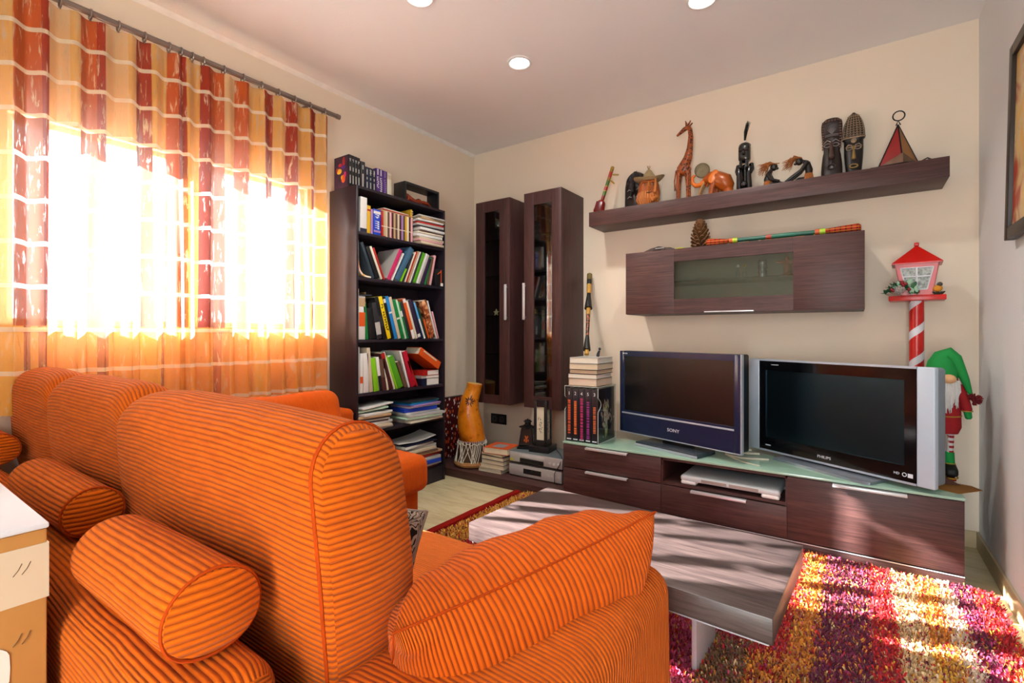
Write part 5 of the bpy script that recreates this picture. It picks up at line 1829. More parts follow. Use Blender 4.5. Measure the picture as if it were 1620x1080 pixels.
def slab_mask(name, cx, zc0, H, wfun, depth, mat, label, lean=5, nu=22, nv=40, relief=None, yb=-.045):
    """carved mask: domed front with relief, flat back, leaning on the wall"""
    t = thing(name, (cx, -.10, SZ), label, 'mask')
    m = Matrix.Translation((cx, yb - math.sin(math.radians(lean)) * H * .9, zc0)) @ Matrix.Rotation(math.radians(-lean), 4, 'X')
    V, F = [], []
    for j in range(nv + 1):
        v = j / nv
        w = wfun(v)
        for i in range(nu + 1):
            u = -1 + 2 * i / nu
            y = -depth * math.sqrt(max(0, 1 - u * u * .96)) ** .8
            if relief:
                y -= relief(u, v)
            V.append((u * w, y, v * H))
    nn = len(V)
    for j in range(nv + 1):
        w = wfun(j / nv)
        V.append((-w, .004, j / nv * H)); V.append((w, .004, j / nv * H))
    for j in range(nv):
        for i in range(nu):
            a = j * (nu + 1) + i
            F.append([a, a + 1, a + nu + 2, a + nu + 1])
        a, b_ = nn + 2 * j, nn + 2 * j + 2
        F.append([a, b_, b_ + 1, a + 1])
        F.append([a, j * (nu + 1), (j + 1) * (nu + 1), b_])
        F.append([a + 1, b_ + 1, (j + 1) * (nu + 1) + nu, j * (nu + 1) + nu])
    F.append([nn, nn + 1] + [i for i in range(nu, -1, -1)])
    F.append([nn + 2 * nv + 1, nn + 2 * nv] + [nv * (nu + 1) + i for i in range(nu + 1)])
    g = G(m); g.add(V, F); obj('face', g, mat, t, sharp=60)
    return t, m


gs = lambda x, c, s: math.exp(-((x - c) / s) ** 2)
M_blkw = pm('black_carved_wood', '#191516', .35, spec=.5, var=.35, vscale=25)
M_blkw2 = pm('dark_brown_carved_wood', '#2a1c18', .38, spec=.5, var=.4, vscale=30)
M_relief = pm('grey_relief', '#8a8484', .5, var=.3)  # paler grey for the raised carving details
# squat dark mask behind the head
def w1(v): return .083 * math.sqrt(max(.03, 1 - max(0, (v - .62) / .385) ** 2.4)) * (1 - .05 * (1 - v))
t, m = slab_mask('carved_mask', 1.535, SZ, .285, w1, .040, pm('black_red_carved_wood', '#1d1314', .35, spec=.5, var=.5, vscale=16), 'squat dark mask with rounded top, behind the hatted head', 4,
                 relief=lambda u, v: .018 * gs(u, 0, .22) * gs(v, .45, .2) + .012 * gs(v, .68, .06) * gs(abs(u), .45, .3) + .010 * math.sin(u * 14) * gs(v, .8, .12))
for sx, zz, rx in ((-.034, .150, .016), (.034, .152, .018), (-.030, .100, .016), (.030, .100, .020)):
    g = G(m); g.tube([(sx - rx, -.046, zz - .006), (sx, -.052, zz + .003), (sx + rx, -.046, zz - .003)], [.002, .0042, .002], 6); obj('pale_carving', g, M_relief, t)
g = G(m); g.tube([(-.012, -.044, .115), (0, -.066, .13), (0, -.058, .20)], [.014, .016, .008], 8); obj('nose', g, M_blkw, t)
g = G(m); g.cyl((0, -.005, .283), (0, -.005, .305), .004, .001, 8); obj('hanging_pin', g, M_blkw, t)
# head with straw hat
hd = thing('bearded_carving', (1.655, -.135, SZ), 'orange carved bearded head wearing a woven straw hat', 'carving')
M_terra = pm('orange_terracotta', '#9c4f1c', .6, var=.3, vscale=22)
hx, hy = 1.655, -.135
g = G(); g.lathe((hx, hy, SZ), [(.040, 0), (.052, .01), (.070, .05), (.074, .10), (.068, .15), (.052, .19), (.02, .205)], 20); obj('head', g, M_terra, hd)
g = G()
r = random.Random(4)
for k in range(11):
    a = -2.6 + k * .22
    p0 = (hx + .068 * math.cos(a), hy + .068 * math.sin(a), SZ + .095); p1 = (hx + .076 * math.cos(a), hy + .076 * math.sin(a), SZ + .05); p2 = (hx + .058 * math.cos(a + .1), hy + .058 * math.sin(a + .1), SZ + .008)
    g.tube([p0, p1, p2], [.010, .013, .010], 6)
obj('beard', g, pm('light_terracotta', '#b0662a', .6, var=.25), hd)
fx, fy = .34, -.94
g = G(); g.tube([(hx + .066 * fx, hy + .066 * fy, SZ + .155), (hx + .09 * fx, hy + .09 * fy, SZ + .12), (hx + .072 * fx, hy + .072 * fy, SZ + .105)], [.008, .014, .012], 8); obj('nose', g, pm('light_terracotta', '#c97a32'), hd)
g = G(); g.tube([(hx + .070 * fx - .030, hy + .072 * fy - .004, SZ + .088), (hx + .074 * fx, hy + .076 * fy - .004, SZ + .082), (hx + .070 * fx + .022, hy + .072 * fy + .004, SZ + .088)], [.003, .005, .003], 6); obj('mouth', g, pm('dark_mouth', '#3f1a0c', .6), hd)
for s_ in (-1, 1):
    ex, ey = hx + .068 * fx + s_ * .026 * .94, hy + .066 * fy + s_ * .026 * .34
    g = G(); g.ball((ex, ey, SZ + .142), (.008, .006, .005)); o = obj('eye', g, pm('cream_eye', '#b9a88a', .4), hd)
    g = G(); g.ball((ex + .007 * fx, ey + .007 * fy, SZ + .142), (.004, .003, .0045)); obj('pupil', g, M_blk, o)
    g = G(); g.tube([(ex - .016, ey - .002, SZ + .158), (ex, ey - .006, SZ + .162), (ex + .016, ey - .002, SZ + .157)], .0045, 6); obj('eyebrow', g, M_terra, hd)
g = G()
g.tube([(hx + .062, hy - .048, SZ + .175), (hx + .066, hy - .056, SZ + .13), (hx + .060, hy - .058, SZ + .085)], [.008, .010, .013], 8); g.tube([(hx + .075, hy - .06, SZ + .05), (hx + .05, hy - .085, SZ + .03)], [.012, .016], 8); obj('raised_hand', g, pm('light_terracotta', '#c97a32'), hd)
g = G()
V, F = [], []
for i, (rr, zz) in enumerate([(.104, .188), (.085, .176), (.060, .180), (.050, .195), (.036, .225), (.018, .252), (.004, .266)]):
    for k in range(28):
        a = 2 * pi * k / 28
        curl = .024 * (math.cos(a - .35) ** 2) * (rr > .07) * (rr / .104) ** 2
        V.append((hx + rr * math.cos(a), hy + rr * .82 * math.sin(a), SZ + zz + curl))
for i in range(6):
    for k in range(28):
        k2 = (k + 1) % 28
        F.append([i * 28 + k, i * 28 + k2, (i + 1) * 28 + k2, (i + 1) * 28 + k])
def straw():
    n = N('woven_straw')
    v = n.coord('Object', (1, 1, 1))
    w = n.n('ShaderNodeTexWave'); w.wave_type = 'RINGS'; w.rings_direction = 'Z'; n.l(v, w.inputs[0]); w.inputs['Scale'].default_value = 75; w.inputs['Distortion'].default_value = 2
    return n.done(n.bsdf(n.mix(w.outputs['Fac'], C('#7d6a48'), C('#c2a880')), .8, 0, .15).outputs[0])
M_straw = straw()
g.add(V, F); g2 = G(); g2.add([(x, y, z_ - .004) for x, y, z_ in V], [q[::-1] for q in F]); g.add(g2.v, g2.f); obj('straw_hat', g, M_straw, hd)
g = G()
for k in range(5):
    g.tube([(hx, hy, SZ + .258), (hx + r.uniform(-.014, .014), hy + r.uniform(-.01, .01), SZ + .287)], [.003, .0012], 5)
obj('straw_tuft', g, M_straw, hd)

# giraffe
gf = thing('wooden_giraffe', (1.89, -.13, SZ), 'tall slim carved wooden giraffe with dark spots', 'figurine')
def giraffe_mat():
    n = N('spotted_giraffe_wood')
    v = n.coord()
    vo = n.n('ShaderNodeTexVoronoi'); n.l(v, vo.inputs['Vector']); vo.inputs['Scale'].default_value = 62
    f = n.math('LESS_THAN', vo.outputs['Distance'], .40)
    return n.done(n.bsdf(n.mix(f, C('#98491a'), C('#3d160a')), .3, 0, .5).outputs[0])
M_gir = giraffe_mat()
gx, gy = 1.893, -.13
g = G()
g.tube([(gx - .022, gy, SZ + .215), (gx - .002, gy, SZ + .24), (gx + .022, gy, SZ + .29), (gx + .034, gy, SZ + .35), (gx + .040, gy, SZ + .42), (gx + .036, gy, SZ + .47), (gx + .020, gy, SZ + .492)],
       [.034, .036, .028, .020, .016, .014, .015], 14)
g.tube([(gx - .030, gy, SZ + .215), (gx - .005, gy, SZ + .21), (gx + .022, gy, SZ + .225)], [.034, .036, .032], 14)
g.tube([(gx + .024, gy, SZ + .490), (gx - .004, gy, SZ + .480), (gx - .030, gy, SZ + .462), (gx - .048, gy, SZ + .450)], [.015, .014, .010, .007], 10)
for dx, dy in ((-.040, -.014), (-.040, .016), (.022, -.014), (.026, .016)):
    g.tube([(gx + dx * .8, gy + dy, SZ + .215), (gx + dx, gy + dy * 1.1, SZ + .12), (gx + dx * 1.05, gy + dy * 1.1, SZ + .006)], [.017, .010, .008], 8)
g.tube([(gx - .055, gy, SZ + .22), (gx - .066, gy, SZ + .15), (gx - .062, gy, SZ + .09)], [.005, .004, .006], 6)
obj('body', g, M_gir, gf)
for dy in (-.010, .010):
    g = G(); g.tube([(gx + .012, gy + dy, SZ + .50), (gx + .010, gy + dy * 1.3, SZ + .528)], [.005, .0035], 6); obj('horn', g, M_gir, gf)
    g = G(); g.tube([(gx + .026, gy + dy * 1.2, SZ + .498), (gx + .044, gy + dy * 2.2, SZ + .520)], [.007, .004], 6); obj('ear', g, M_gir, gf)

# elephant balancing a disc
el = thing('wooden_elephant', (2.07, -.13, SZ), 'orange-brown wooden elephant lifting its trunk towards a round coin', 'figurine')
ex, ey = 2.085, -.13
M_el = pm('polished_orange_wood', '#a24c14', .3, var=.4, vscale=14)
M_el2 = pm('bright_orange_wood', '#cf6a18', .35, var=.2)
g = G()
g.tube([(ex + .075, ey, SZ + .055), (ex + .05, ey, SZ + .095), (ex + .012, ey, SZ + .12), (ex - .03, ey, SZ + .130), (ex - .062, ey, SZ + .122)], [.042, .055, .048, .040, .026], 16)
g.tube([(ex + .068, ey, SZ + .07), (ex + .076, ey, SZ + .02)], [.034, .032], 10)
for dy in (-.022, .022):
    g.tube([(ex - .004, ey + dy, SZ + .10), (ex - .006 + dy * .5, ey + dy, SZ + .06), (ex - .012 + dy * .6, ey + dy, SZ + .007)], [.022, .016, .016], 10)
g.tube([(ex - .046, ey, SZ + .105), (ex - .052, ey, SZ + .080)], [.012, .007], 8)
obj('body', g, M_el, el)
g = G(); g.tube([(ex - .060, ey, SZ + .118), (ex - .092, ey, SZ + .098), (ex - .122, ey, SZ + .098), (ex - .142, ey, SZ + .120), (ex - .142, ey, SZ + .152), (ex - .128, ey, SZ + .165)], [.020, .016, .014, .0125, .011, .009], 12); obj('trunk', g, M_el2, el)
for dy in (-1, 1):
    g = G(Matrix.Translation((ex - .004, ey + dy * .040, SZ + .128)) @ Matrix.Rotation(math.radians(22), 4, 'Y') @ Matrix.Rotation(math.radians(dy * 14), 4, 'X'))
    g.ball((0, 0, 0), (.026, .006, .047), 16, 10); obj('ear', g, M_el2, el)
    g = G(); g.tube([(ex - .066, ey + dy * .014, SZ + .105), (ex - .092, ey + dy * .02, SZ + .05), (ex - .100, ey + dy * .02, SZ + .006)], [.007, .006, .005], 8); obj('tusk', g, pm('pale_brown_tusk', '#a47a48', .5), el)
g = G(Matrix.Translation((ex - .080, ey - .004, SZ + .188)) @ Matrix.Rotation(math.radians(20), 4, 'Z') @ Matrix.Rotation(math.radians(104), 4, 'X'))
g.lathe((0, 0, -.006), [(.0001, 0), (.044, 0), (.047, .003), (.047, .009), (.044, .012), (.0001, .012)], 32)
g.ring((0, 0, .006), .040, .002, 'z', 30, 5)
coin = obj('coin_disc', g, pm('dull_bronze_disc', '#6d5f44', .45, .5, var=.4, vscale=40, bump=.6, bscale=90), None, 'dull round bronze disc held up on the elephant trunk', 'disc')

# seated black figure with hair tuft
bf = thing('seated_figure_carving', (2.25, -.13, SZ), 'tall shiny black carved crouching figure with a tuft of hair', 'carving')
fx_, fy_ = 2.255, -.13
g = G()
g.lathe((fx_, fy_, SZ), [(.046, 0), (.048, .02), (.036, .03)], 16)
g.tube([(fx_, fy_ + .018, SZ + .02), (fx_, fy_ + .022, SZ + .10), (fx_, fy_ + .014, SZ + .17)], [.026, .022, .024], 12)
for s_ in (-1, 1):
    g.tube([(fx_ + s_ * .028, fy_ - .016, SZ + .02), (fx_ + s_ * .027, fy_ - .030, SZ + .11), (fx_ + s_ * .030, fy_ - .018, SZ + .150)], [.017, .014, .015], 10)
    g.tube([(fx_ + s_ * .036, fy_ + .004, SZ + .175), (fx_ + s_ * .042, fy_ - .008, SZ + .14), (fx_ + s_ * .034, fy_ - .026, SZ + .115)], [.014, .013, .011], 10)
    g.tube([(fx_ + s_ * .018, fy_ - .034, SZ + .15), (fx_ + s_ * .016, fy_ - .030, SZ + .195)], [.010, .010], 8)
g.ball((fx_, fy_ - .030, SZ + .05), (.020, .016, .02))
g.rbox((fx_, fy_ - .004, SZ + .245), (.034, .034, .058), .026, 4, (2, 2, 4))
g.tube([(fx_ - .026, fy_ - .036, SZ + .255), (fx_ + .026, fy_ - .036, SZ + .255)], [.006, .006], 6)
g.tube([(fx_, fy_ - .034, SZ + .26), (fx_, fy_ - .046, SZ + .232)], [.006, .010], 8)
g.ball((fx_, fy_, SZ + .290), (.035, .034, .022))
obj('body', g, pm('shiny_black_wood', '#0f0d0e', .18, spec=.7, var=.2), bf)
g = G(); g.cyl((fx_, fy_, SZ + .310), (fx_, fy_, SZ + .325), .007, .005, 8); obj('white_neck', g, M_white_p, bf)
g = G(); r = random.Random(6)
for k in range(26):
    a = r.uniform(0, 2 * pi); q = r.uniform(0, 1)
    g.tube([(fx_ + .003 * math.cos(a), fy_ + .003 * math.sin(a), SZ + .322), (fx_ + .012 * math.cos(a) * q + .006, fy_ + .012 * math.sin(a) * q, SZ + .38), (fx_ + .018 * math.cos(a) * q + .020, fy_ + .016 * math.sin(a), SZ + r.uniform(.415, .44))], [.002, .0022, .0008], 4)
obj('hair_tuft', g, pm('black_hair', '#17120f', .7), bf, kind=None)

# two sitting dolls with straw hair
M_dollb = pm('black_doll_wood', '#17120e', .35, spec=.5)
M_hair = pm('orange_raffia', '#a4602a', .8, var=.35, vscale=60)
def doll(label, bx_, face, pts_arm, hair_dir, head, torso):
    t = thing('raffia_doll', (bx_, -.14, SZ), label, 'doll', 'raffia haired dolls on the shelf')
    g = G(); g.tube(torso, [.015, .019, .017], 10)
    for pa in pts_arm:
        g.tube(pa, [.012] + [.009] * (len(pa) - 2) + [.0075], 8)
    g.tube([torso[-1], ((torso[-1][0] + head[0]) / 2, head[1], (torso[-1][2] + head[2]) / 2 + .004), head], [.015, .010, .010], 8); g.ball(head, (.020, .018, .023)); g.ball((head[0] + face * .018, head[1] - .008, head[2] - .014), (.009, .008, .007))
    obj('body', g, M_dollb, t)
    g = G(); r = random.Random(int(bx_ * 100))
    for k in range(46):
        a = r.uniform(-1, 1); b_ = r.uniform(-1, 1)
        p0 = (head[0] + .010 * a - face * .004, head[1] + .012 * b_, head[2] + .016)
        p1 = (head[0] + hair_dir * r.uniform(.02, .04) + .012 * a, head[1] + .025 * b_, head[2] + .020 + r.uniform(-.006, .012))
        p2 = (head[0] + hair_dir * r.uniform(.035, .09), head[1] + .035 * b_, head[2] + r.uniform(-.045, .020))
        g.tube([p0, p1, p2], [.0035, .0024, .0008], 4)
    for k in range(12):
        a = r.uniform(-1, 1)
        g.tube([(head[0] + .012 * a, head[1], head[2] + .018), (head[0] + .02 * a + face * .012, head[1] - .012, head[2] + .014)], [.004, .002], 4)
    obj('raffia_hair', g, M_hair, t)
    g = G()
    c = torso[0]
    for k in range(22):
        a = 2 * pi * k / 22
        g.tube([(c[0] + .015 * math.cos(a), c[1] + .015 * math.sin(a), c[2] + .026), (c[0] + .026 * math.cos(a), c[1] + .026 * math.sin(a), SZ + .004)], [.0045, .003], 4)
    obj('raffia_skirt', g, M_hair, t)
doll('small black raffia doll with trailing orange hair, sitting on the left of the pair', 2.385, 1,
     [[(2.388, -.155, SZ + .085), (2.405, -.165, SZ + .05), (2.445, -.165, SZ + .035)], [(2.392, -.125, SZ + .085), (2.412, -.118, SZ + .05), (2.45, -.12, SZ + .034)], [(2.385, -.15, SZ + .022), (2.43, -.15, SZ + .030), (2.47, -.15, SZ + .020)]],
     -1, (2.415, -.14, SZ + .128), [(2.383, -.14, SZ + .022), (2.380, -.14, SZ + .06), (2.390, -.14, SZ + .092)])
doll('larger black raffia doll leaning on long arms, right of the pair beside the tall masks', 2.585, -1,
     [[(2.585, -.158, SZ + .118), (2.555, -.165, SZ + .075), (2.510, -.165, SZ + .045), (2.478, -.165, SZ + .022)], [(2.580, -.122, SZ + .118), (2.55, -.115, SZ + .075), (2.505, -.115, SZ + .042), (2.475, -.12, SZ + .02)],
      [(2.588, -.14, SZ + .03), (2.545, -.14, SZ + .034), (2.505, -.14, SZ + .014)]],
     -1, (2.545, -.14, SZ + .135), [(2.592, -.14, SZ + .03), (2.594, -.14, SZ + .075), (2.582, -.14, SZ + .120)])

# tall rectangular mask
def w2(v):
    w = .047 + .004 * math.sin(v * 9)
    if v > .93:
        w *= math.sqrt(max(.05, 1 - ((v - .93) / .075) ** 2 * .6))
    return w * (1 - .10 * gs(v, .50, .05))
t, m = slab_mask('carved_mask', 2.700, SZ, .372, w2, .026, M_blkw2, 'tall narrow dark mask with squared notched headdress, leaning on the wall', 4,
                 relief=lambda u, v: -.010 * gs(u, 0, .6) * gs(v, .80, .09) + .012 * gs(u, 0, .8) * gs(v, .68, .03) + .016 * gs(u, 0, .16 + .25 * (.55 - v if v < .55 else 0)) * gs(v, .42, .12) - .006 * gs(abs(u), .5, .2) * gs(v, .52, .06) + .006 * gs(v, .25, .04) * gs(u, 0, .5))
g = G(m)
for s_ in (-1, 1):
    for k in range(11):
        z_ = .195 + k * .0155
        g.box(s_ * .047, s_ * .036, -.020, -.014, z_, z_ + .008, .001)
for k in range(5):
    g.box(-.032 + k * .0145, -.023 + k * .0145, -.030, -.022, .352, .364, .001)
obj('notched_border', g, pm('reddish_brown_notches', '#6d4a3f', .45, var=.2), t)
for s_ in (-1, 1):
    g = G(m); g.tube([(s_ * .020 + .015 * math.cos(a), -.030 + .004 * math.cos(a) * s_, .212 + .010 * math.sin(a)) for a in [2 * pi * k / 14 for k in range(14)]], .0022, 5, closed=True); obj('eye', g, M_relief, t)
    g = G(m); g.tube([(s_ * .004, -.043, .225), (s_ * .020, -.036, .240), (s_ * .036, -.024, .230)], .0028, 6); obj('eyebrow', g, M_relief, t)
g = G(m); g.tube([(0, -.032, .225), (0, -.046, .17), (0, -.050, .130)], [.006, .010, .016], 10); obj('nose', g, pm('worn_brown_nose', '#4a332c', .4), t)
g = G(m); g.tube([(.020 * math.cos(a), -.036, .085 + .014 * math.sin(a)) for a in [2 * pi * k / 14 for k in range(14)]], .004, 6, closed=True); obj('mouth', g, M_blkw2, t)
g = G(m)
for k in range(7):
    a = -.9 + k * .3
    g.tube([(.004 * math.sin(a), -.018, .285), (.026 * math.sin(a), -.018, .285 + .038 * math.cos(a))], .0016, 5)
for z_ in (.258, .266, .274):
    g.tube([(-.032, -.022, z_), (0, -.030, z_ + .002), (.032, -.022, z_)], .002, 5)
obj('carved_fan', g, M_relief, t)
# pointed mask
def w3(v):
    if v > .62:
        k = (v - .62) / .385
        return .053 * math.sqrt(max(.02, 1 - k ** 2.2))
    return .030 + .015 * math.sin(pi * min(1, max(0, v / .62)) * .62)
t, m = slab_mask('carved_mask', 2.803, SZ, .372, w3, .028, M_blkw, 'tall black mask with domed woven cap and gold nose, leaning on the wall', 4,
                 relief=lambda u, v: (.008 if v > .62 else 0) + .006 * gs(abs(u), .5, .25) * gs(v, .52, .04))
M_gold = pm('dull_gold_paint', '#8f7440', .45, .3, var=.3)
M_bz = pm('beige_carving', '#9c8468', .55, var=.3)
g = G(m)
for k in range(-3, 4):
    pts = []
    for q in range(9):
        v = .635 + .34 * q / 8
        u = k / 3.3
        pts.append((u * w3(v) * .98, -.028 * math.sqrt(max(0, 1 - u * u * .96)) ** .8 - .010, v * .372))
    g.tube(pts, .0017, 5)
for k in range(-3, 3):
    for q in range(9):
        v = .645 + .31 * q / 8.5
        u = (k + .5) / 3.3
        x, y = u * w3(v) * .98, -.028 * math.sqrt(max(0, 1 - u * u * .96)) ** .8 - .0095
        g.tube([(x - .005, y, v * .372 + .006), (x, y - .0015, v * .372), (x + .005, y, v * .372 + .006)], .0017, 4)
for q in range(1):
    g.tube([(w3(.63) * u, -.028 * math.sqrt(max(0, 1 - u * u * .96)) ** .8 - .010, .628 * .372 - .004 * (1 - u * u)) for u in [-1 + k / 8 for k in range(17)]], .004, 6)
obj('woven_cap', g, M_bz, t)
g = G(m); g.ring((0, -.034, .212), .011, .0026, 'y', 18, 5); g.ball((0, -.032, .212), (.009, .004, .009), 10, 6); obj('forehead_disc', g, M_bz, t)
for s_ in (-1, 1):
    g = G(m); g.tube([(s_ * .020 + .014 * math.cos(a), -.028, .172 + .008 * math.sin(a)) for a in [2 * pi * k / 14 for k in range(14)]], .0024, 5, closed=True); obj('eye', g, M_bz, t)
    g = G(m); g.tube([(s_ * .003, -.034, .165), (s_ * .010, -.034, .188), (s_ * .024, -.030, .194), (s_ * .037, -.020, .182)], .0026, 6); obj('eyebrow', g, M_bz, t)
g = G(m); g.tube([(0, -.030, .185), (0, -.042, .14), (0, -.046, .105)], [.004, .007, .011], 10); obj('nose', g, M_gold, t)
g = G(m); g.tube([(.018 * math.cos(a), -.034, .068 + .010 * math.sin(a)) for a in [2 * pi * k / 14 for k in range(14)]], .0045, 6, closed=True); obj('mouth', g, M_gold, t)

# triangular leather lamp with ring
tl = thing('triangular_lantern', (2.995, -.13, SZ), 'pyramid-shaped red and amber leather lantern with metal ring on top', 'lantern')
ax_, ay_, az_ = 2.995, -.13, 2.215
b3 = [(2.912, -.165, SZ + .022), (3.012, -.19, SZ + .020), (3.083, -.085, SZ + .030), (2.96, -.07, SZ + .028)]
M_lr = pm('red_leather', '#8e1410', .4, var=.35, vscale=18)
M_la = pm('amber_leather', '#96602a', .45, var=.35, vscale=16)
M_lo = pm('mottled_brown_leather', '#6d4c35', .5, var=.45, vscale=40)
ap = (ax_, ay_, az_ - .02)
def tri(nm, a, b_, mat, mid=None):
    c0 = np.array((ap, a, b_)); cen = np.array((ax_, ay_, 2.05))
    inn = c0 + (cen - c0) * .02
    g = G(); V = list(c0) + list(inn); g.add(V, [[0, 1, 2], [5, 4, 3], [0, 3, 4, 1], [1, 4, 5, 2], [2, 5, 3, 0]]); return obj(nm, g, mat, tl)
tri('leather_panel', b3[0], b3[1], M_lr); tri('leather_panel', b3[1], b3[2], M_la); tri('leather_panel', b3[2], b3[3], M_lr); tri('leather_panel', b3[3], b3[0], M_la)
mid = (3.0, -.185, SZ + .085)
g = G(); V = [b3[0], b3[1], b3[2], (3.012, -.180, SZ + .075)]; V = [(x, y - .004, z_) for x, y, z_ in V]; V2 = [(x, y + .003, z_) for x, y, z_ in V]
g.add(V + V2, [[0, 1, 3], [1, 2, 3], [4, 7, 5], [5, 7, 6], [0, 4, 5, 1], [1, 5, 6, 2], [2, 6, 7, 3], [3, 7, 4, 0]]); obj('lower_panel', g, M_lo, tl)
g = G()
for q in b3:
    g.tube([ap, q], .0032, 6)
for a, b_ in zip(b3, b3[1:] + b3[:1]):
    g.tube([a, b_], .0032, 6)
g.tube([(ax_ - .008, ay_, az_ - .022), (ax_, ay_, az_ + .002), (ax_ + .010, ay_, az_ - .022)], .003, 6); g.ring((ax_ + .003, ay_, az_ + .026), .025, .0032, 'y', 26, 6)
for q in b3:
    g.tube([q, (q[0], q[1], SZ + .003)], .003, 6)
obj('wire_frame', g, M_iron, tl)
g = G(); P = [(3.02 + .07 * math.sin(k * .55) + .012 * k * .4, -.175 + .03 * math.cos(k * .9), SZ + .006 + .012 * (k % 3)) for k in range(13)]
P = [(2.87, -.20, SZ + .005), (2.91, -.215, SZ + .010), (2.95, -.21, SZ + .012), (3.02, -.205, SZ + .016), (3.08, -.18, SZ + .014), (3.11, -.17, SZ + .030), (3.135, -.15, SZ + .020), (3.14, -.14, SZ + .006), (3.10, -.13, SZ + .006)]
g.tube(P, .0035, 6); obj('lamp_cord', g, M_bplastic, None, 'thin black cord lying round the base of the pyramid lantern', 'cord')
g = G(); g.rbox((2.895, -.20, SZ + .0075), (.022, .010, .0072), .005, 2); obj('cord_switch', g, M_bplastic, None, 'small black cord switch lying left of the pyramid lantern', 'switch')

# ------------------------------------------------------------------ things on the wall cabinet
KZ = 1.6205
pc = thing('pine_cone', (2.01, -.20, KZ), 'big open brown pine cone on top of the wall cabinet', 'pine cone')
g = G(); g.lathe((2.01, -.20, KZ), [(.015, 0), (.022, .03), (.022, .07), (.016, .12), (.010, .15), (.003, .160)], 14); obj('core', g, pm('dark_cone_core', '#2a170c', .8), pc)
M_scale = pm('brown_cone_scale', '#6d4826', .6, var=.4, vscale=30)
me_scale = None
for ring_i in range(9):
    z_ = .014 + ring_i * .0180
    R_ = .066 * math.sqrt(max(.06, 1 - ((z_ - .060) / .122) ** 2))
    nn_ = max(5, int(round(9 * R_ / .066)))
    for q in range(nn_):
        a = 2 * pi * (q + .5 * (ring_i % 2)) / nn_ + ring_i * .13
        m = Matrix.Translation((2.01, -.20, KZ + z_)) @ Matrix.Rotation(a, 4, 'Z') @ Matrix.Rotation(math.radians(-12 - ring_i * 5.5), 4, 'Y')
        g = G(m)
        L_ = max(.030, R_)
        g.add([(.008, -.004, -.002), (.008, .004, -.002), (L_ * .8, .013, -.001), (L_, .009, .004), (L_ * 1.03, 0, .008), (L_, -.009, .004), (L_ * .8, -.013, -.001),
               (.008, -.004, .002), (.008, .004, .002), (L_ * .8, .012, .006), (L_, .008, .010), (L_ * 1.01, 0, .013), (L_, -.008, .010), (L_ * .8, -.012, .006)],
              [[6, 5, 4, 3, 2, 1, 0], [7, 8, 9, 10, 11, 12, 13]] + [[i, (i + 1) % 7, 7 + (i + 1) % 7, 7 + i] for i in range(7)])
        obj('cone_scale', g, M_scale, pc)

def wrapped_stick(label, p0, p1, r0, bands, heads):
    t = thing('painted_rainstick', ((p0[0] + p1[0]) / 2, (p0[1] + p1[1]) / 2, KZ), label, 'rainstick')
    A, B = np.array(p0), np.array(p1)
    for a, b_, c, rr in bands:
        g = G(); g.cyl(A + (B - A) * a, A + (B - A) * b_, r0 * rr, n=14); obj('painted_band', g, pm('stick_' + c[1:], c, .4, var=.2, vscale=30), t)
    for a, b_, ra, rb in heads:
        g = G(); g.tube([A + (B - A) * a, A + (B - A) * (a * .6 + b_ * .4), A + (B - A) * b_], [ra, (ra + rb) * .56, rb], 14); o = obj('plaid_head', g, plaid, t)
    return t
def plaid_mat():
    n = N('red_plaid_cloth')
    v = n.coord('Object')
    s_ = n.n('ShaderNodeSeparateXYZ'); n.l(v, s_.inputs[0])
    a = n.math('GREATER_THAN', n.math('SINE', n.math('MULTIPLY', s_.outputs[0], 260)), .72)
    b_ = n.math('GREATER_THAN', n.math('SINE', n.math('MULTIPLY', s_.outputs[2], 420)), .6)
    c = n.mix(n.math('MULTIPLY', a, .8), C('#a02a1c'), C('#2a1512'))
    c = n.mix(n.math('MULTIPLY', b_, .7), c, C('#c98a3a'))
    return n.done(n.bsdf(c, .8, 0, .15).outputs[0])
plaid = plaid_mat()
wrapped_stick('painted rattle stick with plaid cloth ends, lying in front on the wall cabinet', (2.075, -.27, KZ + .028), (2.825, -.27, KZ + .028), .012,
              [(.16, .185, '#c9582a', 1.25), (.185, .22, '#b4c832', 1.3), (.22, .42, '#1d5a4a', 1.0), (.42, .46, '#a83a22', 1.05), (.46, .62, '#1f6a52', 1.1), (.62, .74, '#24604e', 1.0), (.74, .77, '#c9582a', 1.3), (.77, .805, '#a4c82e', 1.3)],
              [(.0, .165, .027, .012), (1.0, .80, .024, .012)])
wrapped_stick('orange and black striped flute lying behind the plaid rattle stick', (2.27, -.20, KZ + .016), (2.72, -.20, KZ + .016), .0155,
              [(0, .05, '#c98a3a', 1.1), (.05, .16, '#1a1712', 1.0), (.16, .19, '#c9b03a', 1.05), (.19, .24, '#1a1712', 1.0), (.24, .68, '#a8672a', 1.0), (.68, .78, '#1a1712', 1.0), (.78, .81, '#c9b03a', 1.05), (.81, .94, '#1a1712', 1.0), (.94, 1.0, '#c9703a', 1.1)], [])
for o in bpy.data.objects:
    if o.get('label', '').startswith('orange and black striped flute'):
        o.name = 'striped_flute'; o['category'] = 'flute'; WL['striped_flute'] = tuple(o.location)
